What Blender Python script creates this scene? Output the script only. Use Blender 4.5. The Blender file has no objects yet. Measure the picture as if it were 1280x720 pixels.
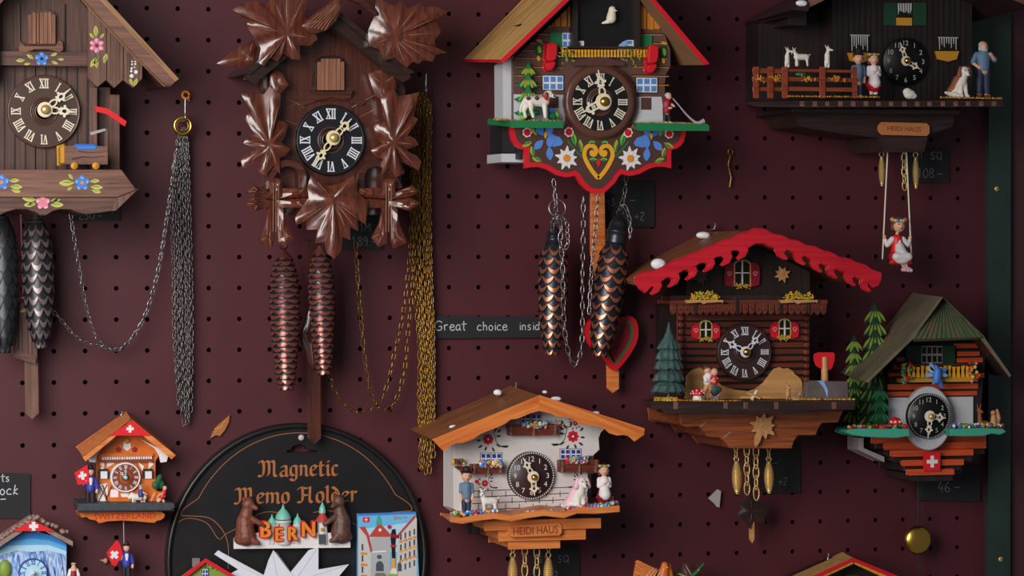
import bpy, bmesh, math, random
from mathutils import Vector, Matrix
random.seed(7)
PI = math.pi
C = bpy.context.scene.collection
# ------------------------------------------------------------------ camera
F = 4123.0                      # focal length in pixels of a 1280 wide frame
YAW = math.radians(15.0); PITCH = math.radians(0.71); DIST = 4.161
fwd = Vector((math.sin(YAW)*math.cos(PITCH), math.cos(YAW)*math.cos(PITCH), -math.sin(PITCH)))
right = Vector((math.cos(YAW), -math.sin(YAW), 0)); up = right.cross(fwd)
CAM = -fwd*DIST
cd = bpy.data.cameras.new('camera'); cam = bpy.data.objects.new('camera', cd); C.objects.link(cam)
cam.matrix_world = Matrix.Translation(CAM) @ Matrix((right, up, -fwd)).transposed().to_4x4()
cd.sensor_width = 36; cd.lens = F/1280*36; cd.clip_start = .05; cd.clip_end = 50
bpy.context.scene.camera = cam
def P(u, v, d=0.0):
    """pixel of the photograph -> point d millimetres in front of the pegboard"""
    r = right*((u-640)/F) + up*((360-v)/F) + fwd
    t = (-d*.001 - CAM.y)/r.y
    return CAM + r*t
def S(u, v=360, d=0.0):
    """metres covered by one pixel of height there"""
    return (P(u, v-1, d) - P(u, v, d)).z
# ------------------------------------------------------------------ materials
def lin(c):
    out = []
    for x in c[:3]:
        x = x/255.0
        out.append(x/12.92 if x <= .04045 else ((x+.055)/1.055)**2.4)
    return (*out, 1)
M = {}
def mat(name, col, rough=.5, metal=0, coat=0, var=0, vs=300, bump=0, spec=.5):
    m = bpy.data.materials.new(name); m.use_nodes = True
    nt = m.node_tree; b = nt.nodes['Principled BSDF']
    b.inputs['Base Color'].default_value = lin(col); b.inputs['Roughness'].default_value = rough
    b.inputs['Metallic'].default_value = metal; b.inputs['Coat Weight'].default_value = coat
    b.inputs['Specular IOR Level'].default_value = spec
    tc = nt.nodes.new('ShaderNodeTexCoord'); n = nt.nodes.new('ShaderNodeTexNoise')
    n.inputs['Scale'].default_value = vs; n.inputs['Detail'].default_value = 4
    nt.links.new(tc.outputs['Object'], n.inputs['Vector'])
    cr = nt.nodes.new('ShaderNodeValToRGB')
    l = lin(col); k = max(var, .04)
    cr.color_ramp.elements[0].position = .3; cr.color_ramp.elements[1].position = .7
    cr.color_ramp.elements[0].color = (*[x*(1-k) for x in l[:3]], 1)
    cr.color_ramp.elements[1].color = (*[min(1, x*(1+k)) for x in l[:3]], 1)
    nt.links.new(n.outputs['Fac'], cr.inputs['Fac']); nt.links.new(cr.outputs['Color'], b.inputs['Base Color'])
    if bump:
        bp = nt.nodes.new('ShaderNodeBump'); bp.inputs['Strength'].default_value = bump; bp.inputs['Distance'].default_value = .0006
        nt.links.new(n.outputs['Fac'], bp.inputs['Height']); nt.links.new(bp.outputs['Normal'], b.inputs['Normal'])
    M[name] = m; return m
def wood(name, c1, c2, axis='x', rough=.45, coat=0, gs=1.0, bump=.25, rot=0, spec=.5):
    """grain runs along axis"""
    m = bpy.data.materials.new(name); m.use_nodes = True
    nt = m.node_tree; b = nt.nodes['Principled BSDF']
    b.inputs['Roughness'].default_value = rough; b.inputs['Coat Weight'].default_value = coat
    b.inputs['Coat Roughness'].default_value = .15; b.inputs['Specular IOR Level'].default_value = spec
    tc = nt.nodes.new('ShaderNodeTexCoord'); mp = nt.nodes.new('ShaderNodeMapping')
    s = {'x': (14, 260, 260), 'z': (260, 260, 14), 'y': (260, 14, 260)}[axis]
    mp.inputs['Scale'].default_value = [q*gs for q in s]; mp.inputs['Rotation'].default_value = (0, rot, 0)
    mp0 = nt.nodes.new('ShaderNodeMapping'); mp0.inputs['Rotation'].default_value = (0, rot, 0)
    mp.inputs['Rotation'].default_value = (0, 0, 0)
    nt.links.new(tc.outputs['Object'], mp0.inputs['Vector']); nt.links.new(mp0.outputs['Vector'], mp.inputs['Vector'])
    n = nt.nodes.new('ShaderNodeTexNoise'); n.inputs['Scale'].default_value = 1; n.inputs['Detail'].default_value = 6
    n.inputs['Distortion'].default_value = .6
    nt.links.new(mp.outputs['Vector'], n.inputs['Vector'])
    cr = nt.nodes.new('ShaderNodeValToRGB'); e = cr.color_ramp.elements
    e[0].position = .32; e[1].position = .68; e[0].color = lin(c1); e[1].color = lin(c2)
    nt.links.new(n.outputs['Fac'], cr.inputs['Fac']); nt.links.new(cr.outputs['Color'], b.inputs['Base Color'])
    bp = nt.nodes.new('ShaderNodeBump'); bp.inputs['Strength'].default_value = bump; bp.inputs['Distance'].default_value = .0005
    nt.links.new(n.outputs['Fac'], bp.inputs['Height']); nt.links.new(bp.outputs['Normal'], b.inputs['Normal'])
    M[name] = m; return m
# ------------------------------------------------------------------ geometry
def inset(pts, k):
    """offset a px outline inwards by k px"""
    n = len(pts); a = sum(pts[i][0]*pts[(i+1) % n][1]-pts[(i+1) % n][0]*pts[i][1] for i in range(n))
    sg = 1 if a > 0 else -1; out = []
    for i in range(n):
        p0, p1, p2 = Vector(pts[i-1]), Vector(pts[i]), Vector(pts[(i+1) % n])
        e1 = (p1-p0); e2 = (p2-p1)
        if e1.length < 1e-6 or e2.length < 1e-6: out.append(tuple(p1)); continue
        e1.normalize(); e2.normalize()
        n1 = Vector((-e1.y, e1.x))*sg; n2 = Vector((-e2.y, e2.x))*sg
        b = n1+n2
        if b.length < .3: out.append(tuple(p1+n1*k)); continue
        b.normalize(); out.append(tuple(p1+b*(k/max(.45, b.dot(n1)))))
    return out
def spline(pts, n=6, closed=False):
    out = []; L = len(pts); pts = [Vector(p) for p in pts]
    rng = range(L) if closed else range(L-1)
    for i in rng:
        p0 = pts[(i-1) % L] if (closed or i > 0) else pts[0]
        p1 = pts[i]; p2 = pts[(i+1) % L]
        p3 = pts[(i+2) % L] if (closed or i < L-2) else pts[-1]
        for k in range(n):
            t = k/n
            out.append(.5*((2*p1)+(p2-p0)*t+(2*p0-5*p1+4*p2-p3)*t*t+(3*p1-p0-3*p2+p3)*t**3))
    if not closed: out.append(pts[-1])
    return out
def mir(pts, cx, dy=0):
    return [(2*cx-p[0], p[1]+dy, *p[2:]) for p in reversed(pts)]
_tc = {}
def text_mesh(s):
    if s in _tc: return _tc[s]
    cu = bpy.data.curves.new('t', 'FONT'); cu.body = s; cu.align_x = 'CENTER'; cu.resolution_u = 3
    o = bpy.data.objects.new('t', cu); C.objects.link(o)
    dg = bpy.context.evaluated_depsgraph_get(); me = o.evaluated_get(dg).to_mesh()
    vs = [v.co.copy() for v in me.vertices]; fs = [tuple(p.vertices) for p in me.polygons]
    x0 = min(v.x for v in vs); x1 = max(v.x for v in vs); y0 = min(v.y for v in vs); y1 = max(v.y for v in vs)
    vs = [((v.x-(x0+x1)/2)/(y1-y0), (v.y-(y0+y1)/2)/(y1-y0)) for v in vs]
    bpy.data.objects.remove(o); _tc[s] = (vs, fs); return _tc[s]
class PL:
    """drawing plane parallel to the board: local px right/up, mm forward"""
    def __init__(s, u, v, d, rot=0):
        s.c = P(u, v, d); s.k = S(u, v, d); s.r = math.radians(rot)
    def __call__(s, x, z, f=0.0):
        c, q = math.cos(s.r), math.sin(s.r)
        return s.c + Vector(((x*c-z*q)*s.k, -f*.001, (x*q+z*c)*s.k))
class G:
    def __init__(s): s.v = []; s.f = []; s.mi = []; s.sm = []; s.mats = []
    def add(s, vs, fs, m, smooth=False):
        if m not in s.mats: s.mats.append(m)
        k = s.mats.index(m); b = len(s.v)
        s.v += [Vector(x) for x in vs]
        for f in fs: s.f.append(tuple(b+i for i in f)); s.mi.append(k); s.sm.append(smooth)
    def poly(s, pts, m): s.add(pts, [tuple(range(len(pts)))], m)
    def ext(s, front, back, m, ms=None, smooth=False):
        n = len(front); ms = ms or m
        s.add(front, [tuple(range(n))], m); s.add(back, [tuple(reversed(range(n)))], ms)
        s.add(list(front)+list(back), [(i, (i+1) % n, n+(i+1) % n, n+i) for i in range(n)], ms, smooth)
    def prism(s, px, d, t, m, ms=None, smooth=False):
        fr = [P(p[0], p[1], d) for p in px]
        s.ext(fr, [p+Vector((0, t*.001, 0)) for p in fr], m, ms, smooth)
    def box(s, u0, v0, u1, v1, d, t, m, ms=None):
        a = P(u0, v0, d); c = P(u1, v1, d)
        s.b3(a, c, t, m, ms)
    def b3(s, a, c, t, m, ms=None):
        fr = [Vector((a.x, a.y, a.z)), Vector((c.x, a.y, a.z)), Vector((c.x, a.y, c.z)), Vector((a.x, a.y, c.z))]
        s.ext(fr, [p+Vector((0, t*.001, 0)) for p in fr], m, ms)
    def loft(s, px1, d1, px2, d2, m, ms=None):
        s.ext([P(*p, d1) for p in px1], [P(*p, d2) for p in px2], m, ms)
    def face(s, px, d, m): s.poly([P(p[0], p[1], d) for p in px], m)
    def ell(s, pl, x, z, rx, rz, m, rot=0, f=0, n=14, t=0):
        c, q = math.cos(math.radians(rot)), math.sin(math.radians(rot))
        pts = []
        for i in range(n):
            a = 2*PI*i/n; ex, ez = rx*math.cos(a), rz*math.sin(a)
            pts.append(pl(x+ex*c-ez*q, z+ex*q+ez*c, f))
        if t: s.ext(pts, [p+Vector((0, t*.001, 0)) for p in pts], m, None, False)
        else: s.poly(pts, m)
    def petal(s, pl, x, z, L, w, rot, m, f=0, back=.0, t=0):
        """leaf shape from (x,z) outwards"""
        c, q = math.cos(math.radians(rot)), math.sin(math.radians(rot)); pts = []
        prof = [(0, .12), (.2, .6), (.45, 1), (.7, .85), (.9, .4), (1, 0), (.9, -.4), (.7, -.85), (.45, -1), (.2, -.6), (0, -.12)]
        for a, b in prof:
            ex, ez = a*L, b*w/2
            pts.append(pl(x+ex*c-ez*q, z+ex*q+ez*c, f))
        if t: s.ext(pts, [p+Vector((0, t*.001, 0)) for p in pts], m)
        else: s.poly(pts, m)
    def shape(s, pl, pts, m, f=0, t=0):
        q = [pl(x, z, f) for x, z in pts]
        if t: s.ext(q, [p+Vector((0, t*.001, 0)) for p in q], m)
        else: s.poly(q, m)
    def ribbon(s, pl, pts, w, m, f=0, w1=None, t=0):
        """painted line through local points, tapering from w to w1"""
        pts = [Vector((p[0], p[1])) for p in pts]; n = len(pts); L = []; R = []
        w1 = w if w1 is None else w1
        for i, p in enumerate(pts):
            e = pts[min(i+1, n-1)]-pts[max(i-1, 0)]
            if e.length < 1e-9: e = Vector((1, 0))
            e.normalize(); nn = Vector((-e.y, e.x)); ww = (w+(w1-w)*i/max(1, n-1))/2
            L.append(pl(*(p+nn*ww), f)); R.append(pl(*(p-nn*ww), f))
        vs = L+R; fs = [(i, i+1, n+i+1, n+i) for i in range(n-1)]
        s.add(vs, fs, m)
        if t:
            b = [p+Vector((0, t*.001, 0)) for p in vs]
            s.add(vs+b, [(i, i+1, 2*n+i+1, 2*n+i) for i in range(n-1)]+[(n+i, n+i+1, 3*n+i+1, 3*n+i) for i in range(n-1)]+[(0, n, 3*n, 2*n), (n-1, 2*n-1, 4*n-1, 3*n-1)], m)
    def tube(s, pts, r, m, n=6, closed=False, r1=None, smooth=True):
        pts = [Vector(p) for p in pts]; L = len(pts); rings = []; up0 = Vector((0, 0, 1)); vs = []
        t0 = (pts[1]-pts[0]).normalized()
        a = t0.cross(Vector((0, 1, 0)))
        if a.length < .1: a = t0.cross(Vector((1, 0, 0)))
        a.normalize()
        for i, p in enumerate(pts):
            if closed: t = pts[(i+1) % L]-pts[i-1]
            else: t = pts[min(i+1, L-1)]-pts[max(i-1, 0)]
            t.normalize(); a = (a-t*a.dot(t)); a.normalize(); b = t.cross(a)
            rr = r if r1 is None else r+(r1-r)*i/max(1, L-1)
            if isinstance(r, list): rr = r[i]
            for k in range(n):
                w = 2*PI*k/n; vs.append(p+a*math.cos(w)*rr+b*math.sin(w)*rr)
        fs = []
        for i in range(L if closed else L-1):
            j = (i+1) % L
            for k in range(n): fs.append((i*n+k, i*n+(k+1) % n, j*n+(k+1) % n, j*n+k))
        s.add(vs, fs, m, smooth)
        if not closed: s.add(vs[:n], [tuple(range(n))], m); s.add(vs[-n:], [tuple(range(n))], m)
    def lathe(s, c, ax, prof, m, n=20, smooth=True, ms=None):
        """prof = [(distance along ax, radius)] in metres"""
        ax = Vector(ax).normalized(); a = ax.cross(Vector((0, 1, 0)))
        if a.length < .1: a = ax.cross(Vector((1, 0, 0)))
        a.normalize(); b = ax.cross(a); vs = []
        for h, r in prof:
            for k in range(n):
                w = 2*PI*k/n; vs.append(Vector(c)+ax*h+a*math.cos(w)*r+b*math.sin(w)*r)
        fs = [(i*n+k, i*n+(k+1) % n, (i+1)*n+(k+1) % n, (i+1)*n+k) for i in range(len(prof)-1) for k in range(n)]
        s.add(vs, fs, m, smooth); s.add(vs[:n], [tuple(range(n))], m); s.add(vs[-n:], [tuple(range(n))], m)
    def ball(s, c, r, m, n=10, k=6, rot=None):
        if not hasattr(r, '__len__'): r = (r, r, r)
        vs = [Vector((0, 0, r[2]))]
        for i in range(1, k):
            a = PI*i/k
            for j in range(n):
                b = 2*PI*j/n; vs.append(Vector((r[0]*math.sin(a)*math.cos(b), r[1]*math.sin(a)*math.sin(b), r[2]*math.cos(a))))
        vs.append(Vector((0, 0, -r[2]))); e = len(vs)-1
        fs = [(0, 1+j, 1+(j+1) % n) for j in range(n)]
        for i in range(k-2):
            for j in range(n): fs.append((1+i*n+j, 1+(i+1)*n+j, 1+(i+1)*n+(j+1) % n, 1+i*n+(j+1) % n))
        fs += [(e, 1+(k-2)*n+(j+1) % n, 1+(k-2)*n+j) for j in range(n)]
        if rot is not None: vs = [rot @ v for v in vs]
        s.add([Vector(c)+v for v in vs], fs, m, True)
    def text(s, pl, txt, x, z, h, m, f=0, sx=1.0, rot=0, t=0):
        vs, fs = text_mesh(txt); c, q = math.cos(math.radians(rot)), math.sin(math.radians(rot)); o = []
        for a, b in vs:
            a, b = a*h*sx, b*h; o.append(pl(x+a*c-b*q, z+a*q+b*c, f))
        s.add(o, fs, m)
    def build(s, name, parent=None, label=None, kind=None, bevel=0, org=None, segs=1, wn=False):
        me = bpy.data.meshes.new(name)
        o = bpy.data.objects.new(name, me); C.objects.link(o)
        if parent is not None:
            o.parent = parent; loc = Vector(parent.get('_w', (0, 0, 0)))
        else:
            loc = Vector(org) if org is not None else (sum(s.v, Vector())/max(1, len(s.v)))
            o.location = loc
        o['_w'] = tuple(loc)
        me.from_pydata([v-loc for v in s.v], [], s.f)
        for mm in s.mats: me.materials.append(M[mm])
        me.polygons.foreach_set('material_index', s.mi); me.polygons.foreach_set('use_smooth', s.sm)
        bm = bmesh.new(); bm.from_mesh(me); bmesh.ops.recalc_face_normals(bm, faces=bm.faces)
        if bevel: bmesh.ops.remove_doubles(bm, verts=bm.verts, dist=1e-6)
        bm.to_mesh(me); bm.free()
        if bevel:
            b = o.modifiers.new('bevel', 'BEVEL'); b.width = bevel*.001; b.segments = segs; b.limit_method = 'ANGLE'; b.angle_limit = math.radians(35)
        if label: o['label'] = label
        if kind: o['kind'] = kind
        return o
def tag(o, label, cat, group=None):
    o['label'] = label; o['category'] = cat
    if group: o['group'] = group
    return o
def thing(name, label, cat, u, v, d=0, group=None):
    o = bpy.data.objects.new(name, None); C.objects.link(o); o.empty_display_size = .02
    o.location = P(u, v, d); o['_w'] = tuple(o.location)
    return tag(o, label, cat, group)
# ------------------------------------------------------------------ figures
def capsule(g, p0, p1, r0, r1, m, n=12):
    ax = p1-p0; L = ax.length
    if L < 1e-7: g.ball(p0, r0, m); return
    pr = [(-r0, r0*.02), (-r0*.85, r0*.52), (-r0*.5, r0*.86), (0, r0), (L, r1), (L+r1*.5, r1*.86), (L+r1*.85, r1*.52), (L+r1, r1*.02)]
    g.lathe(p0, ax, pr, m, n)
def blob(name, parent, u, v, d, prims, m, vox=.8, yaw=0, sm=3, label=None, mirror=False, scale=1.0):
    """one continuous organic body grown from capsules and ellipsoids (voxel-merged).
       prim: (x,y,z, x,y,z, r0,r1) capsule | (x,y,z, rx,ry,rz) ellipsoid ; px units around the anchor"""
    c = P(u, v, d); k = S(u, v, d)*scale; cy, sy = math.cos(math.radians(yaw)), math.sin(math.radians(yaw))
    def T(x, y, z):
        if mirror: x = -x
        return c+Vector(((x*cy-y*sy)*k, (x*sy+y*cy)*k, z*k))
    g = G()
    for p in prims:
        if len(p) == 8: capsule(g, T(*p[0:3]), T(*p[3:6]), p[6]*k, p[7]*k, m)
        else: g.ball(T(*p[0:3]), (p[3]*k, p[4]*k, p[5]*k), m, 14, 9, Matrix.Rotation(math.radians(-yaw if mirror else yaw), 3, 'Z'))
    o = g.build(name, parent, label)
    r = o.modifiers.new('r', 'REMESH'); r.mode = 'VOXEL'; r.voxel_size = vox*k; r.use_smooth_shade = True
    if sm:
        q = o.modifiers.new('s', 'SMOOTH'); q.iterations = sm; q.factor = .5
    dg = bpy.context.evaluated_depsgraph_get(); dg.update()
    me = bpy.data.meshes.new_from_object(o.evaluated_get(dg)); old = o.data
    o.modifiers.clear(); o.data = me
    me.materials.clear(); me.materials.append(M[m])
    bpy.data.meshes.remove(old); return o
# ------------------------------------------------------------------ numerals, hands, dials
def roman(g, pl, txt, x, z, h, rot, m, f, w=1.0):
    wd = {'I': .30, 'V': .62, 'X': .66}; tot = sum(wd[c] for c in txt)*h*w
    c, q = math.cos(rot), math.sin(rot); cur = -tot/2
    def seg(a, b, sw, ff):
        a = (x+a[0]*c-a[1]*q, z+a[0]*q+a[1]*c); b = (x+b[0]*c-b[1]*q, z+b[0]*q+b[1]*c)
        g.ribbon(pl, [a, b], sw, m, f+ff)
    H = h/2
    for ch in txt:
        W = wd[ch]*h*w; x0, x1 = cur, cur+W; xm = cur+W/2
        if ch == 'I': seg((xm, -H), (xm, H), h*.13, 0)
        if ch == 'V': seg((x0+W*.15, H), (xm, -H), h*.15, 0); seg((xm, -H), (x1-W*.15, H), h*.07, .02)
        if ch == 'X': seg((x0+W*.15, H), (x1-W*.15, -H), h*.15, 0); seg((x0+W*.15, -H), (x1-W*.15, H), h*.07, .02)
        for zz in ((-H, H) if ch != 'V' else (H,)): seg((x0, zz), (x1, zz), h*.09, .04)
        cur += W
def hand(parent, pl, ang, L, w, m, name, f, tail=0):
    """ornate fretted clock hand pointing at ang degrees clockwise from 12"""
    g = G(); a = math.radians(90-ang); c, q = math.cos(a), math.sin(a)
    def R(p): return (p[0]*c-p[1]*q, p[0]*q+p[1]*c)
    def rib(pts, ww, w1=None): g.ribbon(pl, [R(p) for p in pts], ww, m, f, w1, .5)
    def ring(x, r, ww, k=1.0):
        g.ribbon(pl, [R((x+r*k*math.cos(t*PI/6), r*math.sin(t*PI/6))) for t in range(13)], ww, m, f+.05, None, .5)
    rib([(0, 0), (.16*L, 0)], w*.9, w*.5)
    ring(.30*L, w*.42, w*.22, 1.7)
    rib([(.42*L, 0), (.52*L, 0)], w*.45)
    ring(.62*L, w*.40, w*.3, 1.3)
    for sg in (-1, 1):
        g.ell(pl, *R((.62*L, sg*w*.66)), w*.2, w*.2, m, 0, f+.1, 8, .5)
        g.ell(pl, *R((.50*L, sg*w*.36)), w*.18, w*.18, m, 0, f+.1, 8, .5)
        g.ell(pl, *R((.18*L, sg*w*.34)), w*.16, w*.16, m, 0, f+.1, 8, .5)
    rib([(.68*L, 0), (.78*L, 0), (L, 0)], w*.5, w*.1)
    if tail: rib([(0, 0), (-tail, 0)], w*.5, w*.1)
    g.ell(pl, 0, 0, w*1.05, w*1.05, m, 0, f+.12, 20, .6)
    return g.build(name, parent)
ROM = ['XII', 'I', 'II', 'III', 'IIII', 'V', 'VI', 'VII', 'VIII', 'IX', 'X', 'XI']
def dial(parent, u, v, R, d, face, rim, num, handm, hub, mn, hr, style='roman', hubuv=None, nh=None, nr=None, rimw=.12, mL=.8, hL=.6, hw=.13, ticks=None, cen=None, name='dial'):
    g = G(); pl = PL(u, v, d); k = pl.k; c = pl.c; ax = (0, -1, 0)
    r0 = R*k
    if rimw:
        g.lathe(c, ax, [(-.008, r0*.99), (0, r0), (.0035, r0*.99), (.0055, r0*(1-rimw*.45)), (.004, r0*(1-rimw)), (.0038, r0*.02)], rim, 48)
        ff = 4.2
    else:
        g.lathe(c, ax, [(-.004, r0), (.002, r0), (.003, r0*.985), (.003, r0*.02)], face, 48); ff = 3.2
    if rimw: g.ell(pl, 0, 0, R*(1-rimw), R*(1-rimw), face, 0, ff, 48)
    if cen: # turned centre rings
        for a, m_ in ((.36, cen[0]), (.30, cen[1]), (.24, cen[0])):
            g.lathe(c+Vector((0, -ff*.001, 0)), ax, [(0, r0*(a+.03)), (.0012, r0*(a+.015)), (.0012, r0*(a-.02)), (.0002, r0*(a-.03))], m_, 36)
    nr = nr or .72; nh = nh or .22
    for i in range(12):
        a = 2*PI*i/12; x, z = math.sin(a)*R*nr, math.cos(a)*R*nr
        if style == 'roman': roman(g, pl, ROM[i], x, z, R*nh, -a, num, ff+.3, .85)
        else: g.text(pl, str(12 if i == 0 else i), x, z, R*nh, num, ff+.3)
    if ticks:
        for i in range(60):
            a = 2*PI*i/60; x, z = math.sin(a), math.cos(a)
            g.ribbon(pl, [(x*R*(ticks-.03), z*R*(ticks-.03)), (x*R*(ticks+.03), z*R*(ticks+.03))], R*.045, num, ff+.3)
    o = g.build(name, parent)
    # hands stand off the dial on the arbor
    fo = 10.0
    hv = PL(hubuv[0], hubuv[1], d+ff+fo) if hubuv else PL(u, v, d+ff)
    if hubuv: # the arbor starts on the dial behind the hub
        pass
    g = G(); b = hv.c; g.lathe(b+Vector((0, .001*fo, 0)), ax, [(0, R*.09*k), (.001*fo, R*.09*k), (.001*fo+.0015, R*.13*k), (.001*fo+.004, R*.13*k), (.001*fo+.0055, R*.06*k), (.001*fo+.006, R*.01*k)], hub, 18)
    hand(o, hv, hr, R*hL, R*hw, handm, 'hour_hand', -1.2)
    hand(o, hv, mn, R*mL, R*hw*.9, handm, 'minute_hand', .2)
    g.build('hub', o)
    return o
# ------------------------------------------------------------------ chains, cones
def resample(pts, step):
    out = [pts[0]]; acc = 0
    for a, b in zip(pts, pts[1:]):
        L = (b-a).length
        if L < 1e-9: continue
        t = step-acc
        while t <= L: out.append(a+(b-a)*(t/L)); t += step
        acc = L-(t-step)
    return out
def chain_geo(g, pts, step, wire, width, m, n=8, k=4):
    """links strung along 3D points"""
    step *= random.uniform(.95, 1.06); pts = [Vector(p) for p in pts]
    pts[0] = pts[0].lerp(pts[1], random.random()*.8)
    ps = resample(pts, step)
    for i in range(len(ps)-1):
        a, b = ps[i], ps[i+1]; t = (b-a); L = t.length*.72; t.normalize(); c = (a+b)/2
        s1 = t.cross(Vector((0, 1, 0)))
        if s1.length < .05: s1 = Vector((1, 0, 0))
        s1.normalize(); s2 = t.cross(s1)
        w = (.3 if i % 2 == 0 else 1.25)+random.uniform(-.35, .35)
        side = s1*math.cos(w)+s2*math.sin(w)
        loop = []
        for j in range(n):
            an = 2*PI*(j+.5)/n; loop.append(c+t*(math.cos(an)*L)+side*(math.sin(an)*width))
        g.tube(loop, wire, m, k, True)
def chain(name, label, path, d, m, step=7.5, wire=.75, width=2.3, group=None, parent=None, n=8):
    """path in px (u,v) or (u,v,d)"""
    P3 = [P(p[0], p[1], p[2] if len(p) > 2 else d) for p in path]
    g = G(); chain_geo(g, spline(P3, 8), step*.001, wire*.001, width*.001, m, n)
    o = g.build(name, parent, None, org=P3[0] if parent is None else None)
    if parent is None: tag(o, label, 'chain', group)
    return o
def cone_weight(label, top, bot, rm, rows, per, ma, mb, mc, d, cap=None, group=None, prof=None, lift=2.4, ribs=False, ov=1.75):
    """cast pine cone weight: core, overlapping scales, cap and eye"""
    t = thing('pinecone_weight', label, 'clock weight', top[0], top[1], d, group)
    A, B = P(*top, d), P(*bot, d); ax = B-A; L = ax.length; ax.normalize(); k = S(*top, d); R = rm*k
    prof = prof or [(0, .45), (.08, .72), (.2, .93), (.36, 1), (.55, .97), (.75, .83), (.9, .62), (1, .3)]
    def rad(h):
        for (a, ra), (b, rb) in zip(prof, prof[1:]):
            if h <= b: return R*(ra+(rb-ra)*(h-a)/(b-a))
        return R*prof[-1][1]
    g = G(); g.lathe(A, ax, [(L*i/24, rad(i/24)*.86) for i in range(25)], ma, 20); body = g.build('weight_body', t)
    a = ax.cross(Vector((0, 1, 0))).normalized(); b = ax.cross(a)
    g = G(); hs = L/rows
    for i in range(rows):
        h = (i+.5)/rows; r = rad(h)
        for j in range(per):
            w = 2*PI*(j+(.5 if i % 2 else 0))/per + (random.uniform(-.08, .08) if ribs else 0)
            dw = PI/per*1.12; grid = []
            NU, NV = 6, 8
            for q in range(NV+1):
                s_ = q/NV
                for p in range(NU+1):
                    e = p/NU*2-1
                    tip = 1-(e*e)*.55                     # rounded lower edge
                    hh = h*L+hs*(-.6+s_*ov*tip)
                    ww = w+dw*e
                    rr = rad(min(1, max(0, hh/L)))*(.84)+ (lift*.001)*(s_**1.3)*(1-.55*e*e)
                    hh = min(hh, L*1.02)
                    grid.append(A+ax*hh+(a*math.cos(ww)+b*math.sin(ww))*rr)
            f1 = []; f2 = []; f3 = []
            for q in range(NV):
                for p in range(NU):
                    qd = (q*(NU+1)+p, q*(NU+1)+p+1, (q+1)*(NU+1)+p+1, (q+1)*(NU+1)+p)
                    (f3 if q == NV-1 else f2 if q >= NV-3 or (ribs and q >= NV-5) else f1).append(qd)
            g.add(grid, f1, ma, True); g.add(grid, f2, mb, True); g.add(grid, f3, mc, True)
            # edge turned down to the core
            ed = [grid[NV*(NU+1)+p] for p in range(NU+1)]
            inn = [q_+(A+ax*((q_-A).dot(ax))-q_)*(.14) for q_ in ed]
            g.add(ed+inn, [(p, p+1, NU+2+p, NU+1+p) for p in range(NU)], mc, True)
    g.build('cone_scales', t)
    g = G()
    if cap:
        ch, cr = cap[0]*k, cap[1]*k
        g.lathe(A+ax*(.01*L), -ax, [(0, R*.6), (ch*.2, cr), (ch*.35, cr*.95), (ch*.38, cr*1.08), (ch*.45, cr*1.08), (ch*.48, cr*.9), (ch*.7, cr*.85), (ch*.9, cr*.55), (ch, cr*.2)], ma, 20)
        e = A-ax*(ch*1.0)
    else:
        g.lathe(A+ax*(.02*L), -ax, [(0, R*.5), (3*k, R*.35), (6*k, R*.2), (9*k, R*.12)], mb, 14); e = A-ax*(8*k)
    rr = 4.5*k
    g.tube([e+a*math.cos(w*PI/7)*rr+ax*(math.sin(w*PI/7)*rr-rr*.6) for w in range(14)], .9*k, ma, 6, True)
    g.build('cap', t)
    return t
def brass_weight(label, top, bot, r, d, group, parent=None, chaintop=None):
    t = thing('brass_weight', label, 'clock weight', top[0], top[1], d, group)
    A, B = P(*top, d), P(*bot, d); ax = B-A; L = ax.length; R = r*S(*top, d); g = G(); pr = []
    n = 34
    for i in range(n+1):
        h = i/n; env = math.sin(PI*min(1, max(0, .06+h*.9)))**.7
        pr.append((L*h, R*(env*(.84+.2*(i % 2)))+.0003))
    g.lathe(A, ax, pr, 'brass', 16, False); g.build('weight_body', t)
    g = G(); k = S(*top, d); c = A-ax.normalized()*(3.2*k)
    g.tube([c+Vector((math.cos(w*PI/6)*3*k, 0, math.sin(w*PI/6)*3.4*k)) for w in range(12)], .8*k, 'brass', 6, True)
    g.build('ring', t); return t
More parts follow.
